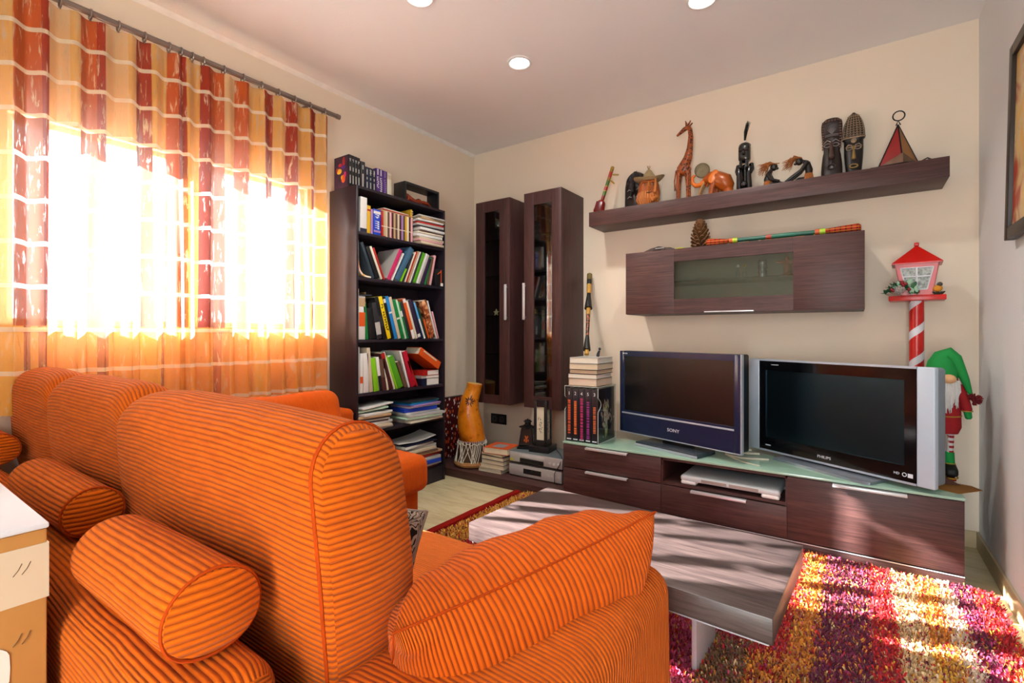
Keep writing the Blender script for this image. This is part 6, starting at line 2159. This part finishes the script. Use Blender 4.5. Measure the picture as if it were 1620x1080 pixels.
# carved crocodile-like piece and yellow cap
cr = thing('carved_lizard', (1.72, -.24, KZ), 'long low dark carved lizard lying at the left of the wall cabinet', 'carving')
g = G(); g.tube([(1.605, -.24, KZ + .006), (1.66, -.24, KZ + .010), (1.71, -.24, KZ + .020), (1.76, -.24, KZ + .026), (1.80, -.24, KZ + .020), (1.835, -.24, KZ + .018), (1.865, -.24, KZ + .012)], [.005, .009, .016, .020, .015, .014, .006], 10)
for x, s_ in ((1.73, -1), (1.73, 1), (1.80, -1), (1.80, 1)):
    g.tube([(x, -.24 + s_ * .014, KZ + .018), (x - .012, -.24 + s_ * .036, KZ + .008)], [.007, .005], 6)
obj('body', g, pm('dark_carved_lizard', '#3a2820', .5, var=.4, vscale=40), cr)
g = G()
for k in range(7):
    g.ball((1.745 + k * .0085, -.2595 + abs(k - 3) * .0006, KZ + .030), (.003, .003, .003), 6, 4)
obj('white_dots', g, M_white_p, cr)
g = G(); g.tube([(1.868, -.23, KZ + .012), (1.915, -.23, KZ + .014)], [.013, .011], 12); obj('yellow_whistle', g, pm('bright_yellow_green', '#b8bc14', .4), None, 'small yellow-green cylinder lying beside the pine cone', 'whistle')

# ------------------------------------------------------------------ contents of the cabinets
M_gl = glass_thin('drinking_glass', (.90, .94, .94, 1), .16)
def wine(x, y, z_, h, r_, label, grp=None):
    g = G(); g.lathe((x, y, z_), [(r_ * .8, 0), (r_ * .75, .003), (.004, .006), (.0035, h * .45), (r_ * .5, h * .52), (r_, h * .68), (r_ * .95, h * .85), (r_ * .8, h)], 20)
    return obj('wine_glass', g, M_gl, None, label, 'glass', grp)
wine(.42, -.20, 1.8465, .17, .036, 'wine glass at the left on the top glass shelf of the corner cabinet'); wine(.515, -.23, 1.8465, .17, .036, 'wine glass at the right on the top glass shelf of the corner cabinet')
wine(.51, -.22, 1.5565, .12, .030, 'small stemmed glass on the second shelf of the corner cabinet'); wine(.52, -.20, 1.2415, .16, .034, 'stemmed glass on the third shelf of the corner cabinet')
g = G()
pl = [(.46 + (.030 if k % 2 == 0 else .013) * math.sin(2 * pi * k / 10), 1.275 + (.030 if k % 2 == 0 else .013) * math.cos(2 * pi * k / 10)) for k in range(10)]
g.prism(pl, -.285, -.278, 'xz'); obj('star_ornament', g, pm('pale_gold_star', '#c9b78a', .5), None, 'pale star ornament standing inside the corner cabinet', 'ornament')
so_ = [o for o in bpy.data.objects if o.name == 'star_ornament'][0]
so_.location.z = 1.2412
g = G(); g.lathe((.465, -.19, .5635), [(.03, 0), (.035, .004), (.07, .022), (.072, .024), (.034, .010), (.001, .008)], 28); obj('glass_dish', g, pm('pale_green_dish', '#a9c9bd', .15), None, 'pale green dish at the bottom of the corner cabinet', 'dish')
for i, (z_, h, r_, c) in enumerate([(1.5565, .20, .035, 0), (1.2415, .14, .03, 0), (.9365, .13, .035, 0)]):
    g = G(); g.lathe((.93 + .02 * (i % 2), -.2, z_), [(r_, 0), (r_, h * .6), (r_ * .4, h * .8), (r_ * .4, h)], 18)
    obj('glass_bottle', g, M_gl, None, ['tall glass bottle on the upper shelf of the cabinet nearer the floating shelf', 'shorter glass bottle on the middle shelf of the cabinet nearer the floating shelf', 'glass bottle on the lower shelf of the cabinet nearer the floating shelf'][i], 'bottle', 'glass bottles in the tall cabinet')
for i in range(3):
    g = G(Matrix.Translation((.93, -.19, .5635 + i * .012)) @ Matrix.Rotation(.2 * i, 4, 'Z')); g.box(-.09, .08, -.06, .06, 0, .010, .002)
    obj('glass_plate', g, pm('clouded_glass_plate', '#8c979b', .15), None, ['lowest', 'middle', 'uppermost'][i] + ' clouded glass plate at the bottom of the cabinet nearer the floating shelf', 'plate', 'clouded plates in the tall cabinet')
GZ = 1.4245
for x, h, lb in ((2.225, .075, 'tall white-capped oil cruet on the glass shelf of the wall cabinet'), (2.262, .075, 'yellow-stoppered cruet on the glass shelf of the wall cabinet')):
    g = G(); g.lathe((x, -.18, GZ), [(.013, 0), (.013, h * .55), (.006, h * .75), (.006, h)], 14); o = obj('cruet', g, M_gl, None, lb, 'cruet')
    g = G(); g.lathe((x, -.18, GZ + h), [(.007, 0), (.008, .006), (.004, .014)], 12); obj('stopper', g, M_white_p if x < 2.24 else pm('yellow_stopper', '#b8a23a', .4), o)
g = G(); g.lathe((2.36, -.18, GZ), [(.022, 0), (.022, .03), (.026, .034), (.022, .05), (.027, .062), (.022, .076), (.026, .095), (.02, .105)], 10); obj('crystal_vase', g, glass_thin('cut_crystal', (.8, .84, .86, 1), .35, .15), None, 'cut crystal column on the glass shelf of the wall cabinet', 'vase')
fg = thing('salmon_figurine', (2.49, -.18, GZ), 'salmon coloured statuette with spread arms in the wall cabinet', 'figurine')
g = G(); g.lathe((2.487, -.18, GZ), [(.030, 0), (.026, .016), (.012, .022), (.018, .05), (.014, .075), (.010, .090)], 14); g.ball((2.487, -.18, GZ + .103), (.010, .010, .013)); g.tube([(2.435, -.18, GZ + .088), (2.487, -.18, GZ + .082), (2.54, -.18, GZ + .088)], [.005, .010, .005], 8)
obj('body', g, pm('salmon_clay', '#b9805e', .6), fg)
g = G(); g.ball((2.445, -.24, 1.279), (.030, .022, .040), 14, 10); g.ball((2.478, -.24, 1.276), (.022, .020, .037), 14, 10); g.ball((2.428, -.245, 1.268), (.016, .016, .029), 10, 8); obj('yellow_shell', g, pm('pale_yellow_shell', '#c9ab62', .4), None, 'small yellow shell at the bottom of the wall cabinet', 'shell')

# ------------------------------------------------------------------ striped Christmas lamp post behind the right television
lp = thing('striped_lamp_post', (3.068, -.16, CZ), 'red and white striped Christmas lamp post with house lantern behind the silver television', 'lamp post')
lx, ly = 3.068, -.16
M_cred = pm('bright_red_paint', '#c4180f', .3, spec=.5, var=.1)
M_cwht = pm('white_ribbon', '#dcdce2', .5)
g = G(); g.cyl((lx, ly, CZ), (lx, ly, 1.262), .0305, n=32); obj('pole', g, M_cred, lp)
g = G(); g.lathe((lx, ly, CZ), [(.075, 0), (.075, .018), (.04, .03), (.03, .032)], 24); obj('base', g, M_cred, lp)
V, F = [], []
n_ = 140
for k in range(n_ + 1):
    a = k / n_ * 2 * pi * 5.2
    z_ = .47 + k / n_ * .785
    for dz in (0, .042):
        V.append((lx + .0313 * math.cos(a - 2.2), ly + .0313 * math.sin(a - 2.2), min(1.2615, z_ + dz)))
nn = len(V)
V += [(lx + (x - lx) * .985, ly + (y - ly) * .985, z_) for x, y, z_ in V]
for k in range(n_):
    a = 2 * k
    F.append([a, a + 2, a + 3, a + 1]); F.append([nn + a, nn + a + 1, nn + a + 3, nn + a + 2]); F.append([a, nn + a, nn + a + 2, a + 2]); F.append([a + 1, a + 3, nn + a + 3, nn + a + 1])
g = G(); g.add(V, F); obj('white_stripe', g, M_cwht, lp)
PM = frameM((lx, ly, 0), -4)
g = G(PM); g.box(-.112, .112, -.075, .075, 1.262, 1.287, .003); obj('platform', g, M_cred, lp)
g = G(PM)
hb, ht, z0, z1 = .062, .088, 1.287, 1.452
def side(mm, par):
    # wall with window hole: outer trapezoid minus inner trapezoid, with thickness
    O = [(-hb, z0), (hb, z0), (ht, z1), (-ht, z1)]
    I = [(-hb + .022, z0 + .030), (hb - .022, z0 + .030), (ht - .024, z1 - .026), (-ht + .024, z1 - .026)]
    def P3(p_, off):
        k = (p_[1] - z0) / (z1 - z0)
        d = .052 + k * .022
        return (p_[0], -d + off, p_[1])
    V = [P3(q, 0) for q in O] + [P3(q, 0) for q in I] + [P3(q, .004) for q in O] + [P3(q, .004) for q in I]
    F = []
    for i in range(4):
        j = (i + 1) % 4
        F += [[i, j, 4 + j, 4 + i], [8 + j, 8 + i, 12 + i, 12 + j], [4 + i, 4 + j, 12 + j, 12 + i], [j, i, 8 + i, 8 + j]]
    g = G(mm); g.add(V, F); w = obj('house_wall', g, M_cred, par)
    g = G(mm)
    def bar(a, b_, r_):
        pa, pb = P3(a, -.002), P3(b_, -.002)
        g.tube([pa, pb], r_, 5, ends=False)
    for i in range(4):
        bar(I[i], I[(i + 1) % 4], .003)
    top, bot = (I[2][0] + I[3][0]) / 2, (I[0][0] + I[1][0]) / 2
    bar((bot, I[0][1]), (top, I[2][1]), .0045)
    zm = z0 + .095
    f = (zm - I[0][1]) / (I[2][1] - I[0][1]); hw = I[1][0] + (I[2][0] - I[1][0]) * f
    bar((-hw, zm), (hw, zm), .0035)
    obj('window_bars', g, M_cwht, w)
    g = G(mm); V = [P3(q, .002) for q in I]; V += [(x, y + .0015, z_) for x, y, z_ in V]
    g.add(V, [[0, 1, 2, 3], [4, 7, 6, 5], [0, 4, 5, 1], [1, 5, 6, 2], [2, 6, 7, 3], [3, 7, 4, 0]]); obj('pane', g, print_mat('#4a4f40', '#8f938a', '#a6aaa4', 70), w)
side(PM, lp); side(PM @ Matrix.Rotation(pi, 4, 'Z'), lp)
for s_ in (-1, 1):
    V = [(s_ * hb, -.052, z0), (s_ * hb, .052, z0), (s_ * ht, .074, z1), (s_ * ht, -.074, z1)]
    V += [(x - s_ * .004, y, z_) for x, y, z_ in V]
    g = G(PM); g.add(V, [[0, 1, 2, 3], [4, 7, 6, 5], [0, 4, 5, 1], [1, 5, 6, 2], [2, 6, 7, 3], [3, 7, 4, 0]]); obj('house_wall', g, M_cred, lp)
g = G(PM); V = [(-.100, -.084, 1.452), (.100, -.084, 1.452), (.100, .084, 1.452), (-.100, .084, 1.452), (0, 0, 1.548)]
V2 = [(x, y, 1.446) for x, y, z_ in V[:4]]
g.add(V + V2, [[0, 1, 4], [1, 2, 4], [2, 3, 4], [3, 0, 4], [5, 8, 7, 6], [0, 5, 6, 1], [1, 6, 7, 2], [2, 7, 8, 3], [3, 8, 5, 0]]); obj('roof', g, M_cred, lp)
g = G(PM); g.rbox((0, 0, 1.552), (.010, .010, .009), .004, 2); obj('roof_knob', g, M_cred, lp)
# bare winter print inside the lantern window
g = G(PM); r = random.Random(8)
for k in range(18):
    x0_ = r.uniform(-.04, .05); g.tube([(x0_, -.02, z0 + .06), (x0_ + r.uniform(-.015, .015), -.02, z0 + .10), (x0_ + r.uniform(-.03, .03), -.02, z0 + .13)], .0016, 4)
for k in range(12):
    g.ball((r.uniform(-.03, .05), -.02, z0 + r.uniform(.02, .06)), (.007, .004, .006), 6, 4)
obj('inner_twigs', g, pm('dark_twig', '#4d4a38', .8, var=.4), lp)
# greenery
M_gr = [pm('fir_green', '#1c5a30', .6, var=.3), pm('mint_green_leaf', '#8fb59a', .6, var=.2)]
g = G(PM); r = random.Random(11)
for k in range(150):
    t_ = r.random()
    cx_, cz_ = -.125 + .125 * t_, 1.297 + .045 * math.sin(pi * min(1, t_ * 1.15))
    cy_ = -.085 + r.uniform(-.012, .016)
    d = Vector((r.uniform(-1, 1), r.uniform(-1, .3), r.uniform(-.35, 1))).normalized() * r.uniform(.012, .030)
    g.tube([(cx_, cy_, cz_), (cx_ + d.x * .5, cy_ + d.y * .5, cz_ + d.z * .5), (cx_ + d.x, cy_ + d.y, cz_ + d.z)], [.003, .0046, .0012], 4, squash=(1, .4))
o = obj('fir_sprig', g, M_gr[0], lp); o['kind'] = 'stuff'
for (x, z_, s_) in ((-.012, 1.336, 1), (-.030, 1.352, 1.1), (-.002, 1.318, .9), (-.070, 1.345, .8), (-.02, 1.31, 1), (-.085, 1.33, .8)):
    g = G(PM @ Matrix.Translation((x, -.098, z_)) @ Matrix.Rotation(r.uniform(-1, 1), 4, 'Y')); g.ball((0, 0, 0), (.010 * s_, .003, .020 * s_), 8, 6); obj('leaf', g, M_gr[0] if x > -.025 and z_ > 1.33 else M_gr[1], lp)
for (x, z_) in ((-.052, 1.338), (-.058, 1.350), (-.092, 1.312), (-.098, 1.318), (-.030, 1.316), (-.044, 1.345)):
    g = G(PM); g.ball((x, -.105, z_), .0085, 10, 6); obj('berry', g, pm('dark_red_berry', '#8a1220', .3), lp)
g = G(PM @ Matrix.Translation((-.066, -.112, 1.313)) @ Matrix.Rotation(math.radians(70), 4, 'Y'))
g.lathe((0, 0, -.022), [(.004, 0), (.015, .008), (.017, .02), (.012, .034), (.003, .044)], 10)
for q in range(6):
    for k in range(7):
        a = 2 * pi * (k + .5 * (q % 2)) / 7; rr = (.010, .016, .018, .016, .012, .006)[q]
        g.ball((rr * math.cos(a), rr * math.sin(a), -.018 + q * .0075), (.0052, .0052, .003), 6, 4)
obj('frosted_cone', g, pm('frosted_cone_scales', '#9c928c', .7, var=.5, vscale=90), lp)
bd2 = G(PM); bd2.ball((.080, -.055, 1.318), (.019, .015, .017)); o = obj('bird_body', bd2, pm('orange_bird', '#d28a1a', .6), lp)
g = G(PM); g.ball((.088, -.058, 1.338), .011, 10, 8); g.tube([(.074, -.056, 1.337), (.081, -.058, 1.338)], [.001, .004], 5); obj('bird_head', g, pm('grey_bird_head', '#4a4038', .6), o)
g = G(PM); r = random.Random(4)
for k in range(40):
    a = 2 * pi * r.random(); g.tube([(.083 + .016 * math.cos(a), -.055 + .014 * math.sin(a), 1.290), (.083 + .026 * math.cos(a + .5), -.055 + .020 * math.sin(a + .5), 1.302)], [.002, .001], 4)
obj('bird_nest', g, pm('brown_nest', '#3d3a26', .8), o)

# ------------------------------------------------------------------ gnome doll
gn = thing('gnome_doll', (3.165, -.30, CZ), 'gnome doll with green hat, white beard and striped legs behind the silver television', 'doll')
M_fgreen = pm('green_felt', '#0f8a3c', .85, var=.12, bump=.2)
M_fred = pm('dark_red_felt', '#9c1018', .85, var=.12, bump=.2)
M_fwhite = pm('white_felt', '#d5d0cc', .85)
nx, ny = 3.160, -.30
g = G()
V, F = [], []
hp = [((3.150, ny, .880), .058), ((3.150, ny, .915), .062), ((3.150, ny, .955), .053), ((3.158, ny, .985), .040), ((3.175, ny, .997), .033), ((3.196, ny - .004, .975), .028), ((3.213, ny - .010, .93), .022), ((3.230, ny - .016, .88), .017), ((3.244, ny - .020, .83), .011), ((3.250, ny - .022, .812), .007)]
g.tube([q for q, r_ in hp], [r_ for q, r_ in hp], 18, ends=False); obj('hat', g, M_fgreen, gn)
g = G(); r = random.Random(9)
for k in range(70):
    d = Vector((r.gauss(0, 1), r.gauss(0, 1), r.gauss(0, 1))).normalized() * r.uniform(.024, .032)
    g.tube([(3.262, ny - .026, .792), (3.262 + d.x, ny - .026 + d.y, .792 + d.z)], [.0045, .0030], 4)
obj('pompom', g, pm('dark_red_yarn', '#6e1018', .9), gn)
g = G(); g.ball((3.168, ny - .066, .882), (.028, .022, .022), 16, 10); obj('nose', g, pm('skin_tone_nose', '#d8a878', .8), gn)
g = G(); g.lathe((nx, ny, .62), [(.050, 0), (.062, .03), (.060, .10), (.052, .19), (.048, .27)], 20, sy=.75); obj('torso', g, M_fred, gn)
g = G(); g.lathe((nx, ny, .62), [(.036, 0), (.040, .004), (.055, .07), (.058, .085)], 20, sy=.8); obj('skirt', g, M_fred, gn)
g = G(); g.tube([(nx + .0605 * math.cos(a), ny + .049 * math.sin(a), .706 + .003 * math.sin(a)) for a in [2 * pi * k / 24 for k in range(24)]], .003, 6, closed=True); obj('gold_trim', g, pm('gold_thread', '#b0842e', .5), gn)
g = G(); r = random.Random(12)
for k in range(130):
    u = r.uniform(-1, 1); x0_ = 3.160 + .046 * u
    zt = .882 - .01 * abs(u); ln_ = r.uniform(.07, .165) * (1 - .22 * abs(u))
    y0_ = ny - .050 - .014 * (1 - u * u)
    g.tube([(x0_, y0_, zt), (x0_ + r.uniform(-.008, .008), y0_ - .012, zt - ln_ * .5), (x0_ + r.uniform(-.014, .014) - .012 * u, y0_ - .004 - r.uniform(0, .008), zt - ln_)], [.0048, .0055, .0014], 4)
obj('beard', g, pm('white_fur', '#d6d2cd', .95, spec=.1), gn, kind='stuff')
for s_ in (-1, 1):
    g = G(); g.tube([(nx + s_ * .050, ny, .845), (nx + s_ * .066, ny - .01, .79), (nx + s_ * .078, ny - .012, .735)], [.020, .021, .020], 12); a = obj('arm', g, M_fred, gn)
    g = G(); g.ring((nx + s_ * .0785, ny - .012, .732), .0195, .003, 'z', 16, 5); obj('gold_cuff', g, pm('gold_thread', '#b0842e'), a)
    g = G(); g.tube([(nx + s_ * .080, ny - .012, .728), (nx + s_ * .084, ny - .014, .700)], [.015, .013], 10); obj('mitten', g, M_fgreen, a)
    lx_ = nx + s_ * .022
    g = G(); g.tube([(lx_, ny, .625), (lx_ - .003, ny, .53)], .0125, 12, ends=False); l_ = obj('leg', g, M_fwhite, gn)
    for k in range(4):
        z_ = .610 - k * .024
        g = G(); g.cyl((lx_ - .0005 * k, ny, z_), (lx_ - .0005 * k, ny, z_ - .011), .0130, n=14); obj('red_stripe', g, M_fred, l_)
    g = G(); g.tube([(lx_ - .003, ny, .530), (lx_ - .004, ny, .480)], [.017, .020], 12, ends=False); obj('green_sock', g, M_fgreen, gn)
    g = G(); g.rbox((lx_ - .002, ny - .020, .445), (.024, .046, .030), .018, 4, (2, 3, 2), fn=lambda v: np.stack([v[:, 0], v[:, 1], v[:, 2] * (1 + .5 * np.clip(v[:, 1] / .046, -1, .6))], 1)); s2 = obj('shoe', g, pm('black_shoe_felt', '#15130f', .6), gn)
    g = G(); g.tube([(lx_ - .002 + .025 * math.cos(a), ny - .020 + .047 * math.sin(a), .418) for a in [2 * pi * k / 24 for k in range(24)]], .003, 5, closed=True); g.ring((lx_ - .003, ny + .002, .477), .019, .003, 'z', 16, 5); obj('yellow_piping', g, pm('yellow_cord', '#b89a1e', .6), s2)
    g = G(); g.rbox((lx_ - .002, ny - .015, .408), (.018, .03, .0055), .003, 1); obj('red_sole', g, M_fred, s2)
# cardboard sheet and pointed wooden piece
g = G(frameM((3.13, -.40, CZ), -20)); g.add([(-.06, -.10, .0005), (.10, -.13, .0005), (.15, .0, .004), (.10, .06, .0005), (-.06, .05, .0005), (-.06, -.10, .0025), (.10, -.13, .0025), (.15, .0, .006), (.10, .06, .0025), (-.06, .05, .0025)],
    [[4, 3, 2, 1, 0], [5, 6, 7, 8, 9]] + [[i, (i + 1) % 5, 5 + (i + 1) % 5, 5 + i] for i in range(5)])
obj('cardboard_sheet', g, M_card, None, 'torn flat piece of brown cardboard under the gnome at the console corner', 'cardboard')
g = G(); V = [(3.09, -.36, .4035), (3.15, -.43, .4035), (3.205, -.415, .4035), (3.10, -.33, .4035), (3.09, -.36, .452), (3.10, -.33, .452)]
g.add(V, [[0, 3, 2, 1], [0, 1, 4], [3, 5, 2], [4, 1, 2, 5], [0, 4, 5, 3]]); obj('wooden_wedge', g, pm('red_brown_wood', '#5c3528', .5, var=.25), None, 'pointed brown wooden wedge behind the silver television corner', 'wedge')

# ------------------------------------------------------------------ framed picture on the right wall
fp = thing('framed_picture', (RW - .02, -1.0, 1.46), 'dark framed picture on the right wall, cut by the frame edge', 'picture')
PMx = Matrix.Translation((RW - .004, 0, 1.46)) @ Matrix.Rotation(math.radians(1.2), 4, 'Y')
g = G(PMx)
ya, yb, h_ = -1.28, -.700, .755
g.box(-.030, 0, ya, ya + .045, 0, h_, .003); g.box(-.030, 0, yb - .045, yb, 0, h_, .003); g.box(-.030, 0, ya + .045, yb - .045, 0, .045, .003); g.box(-.030, 0, ya + .045, yb - .045, h_ - .045, h_, .003)
obj('frame', g, pm('dark_brown_frame', '#2b221c', .45), fp)
g = G(PMx); g.box(-.016, -.002, ya + .04, yb - .04, .04, h_ - .04); obj('canvas', g, print_mat('#d9a94a', '#d8be8a', '#a83a1c', 5), fp)
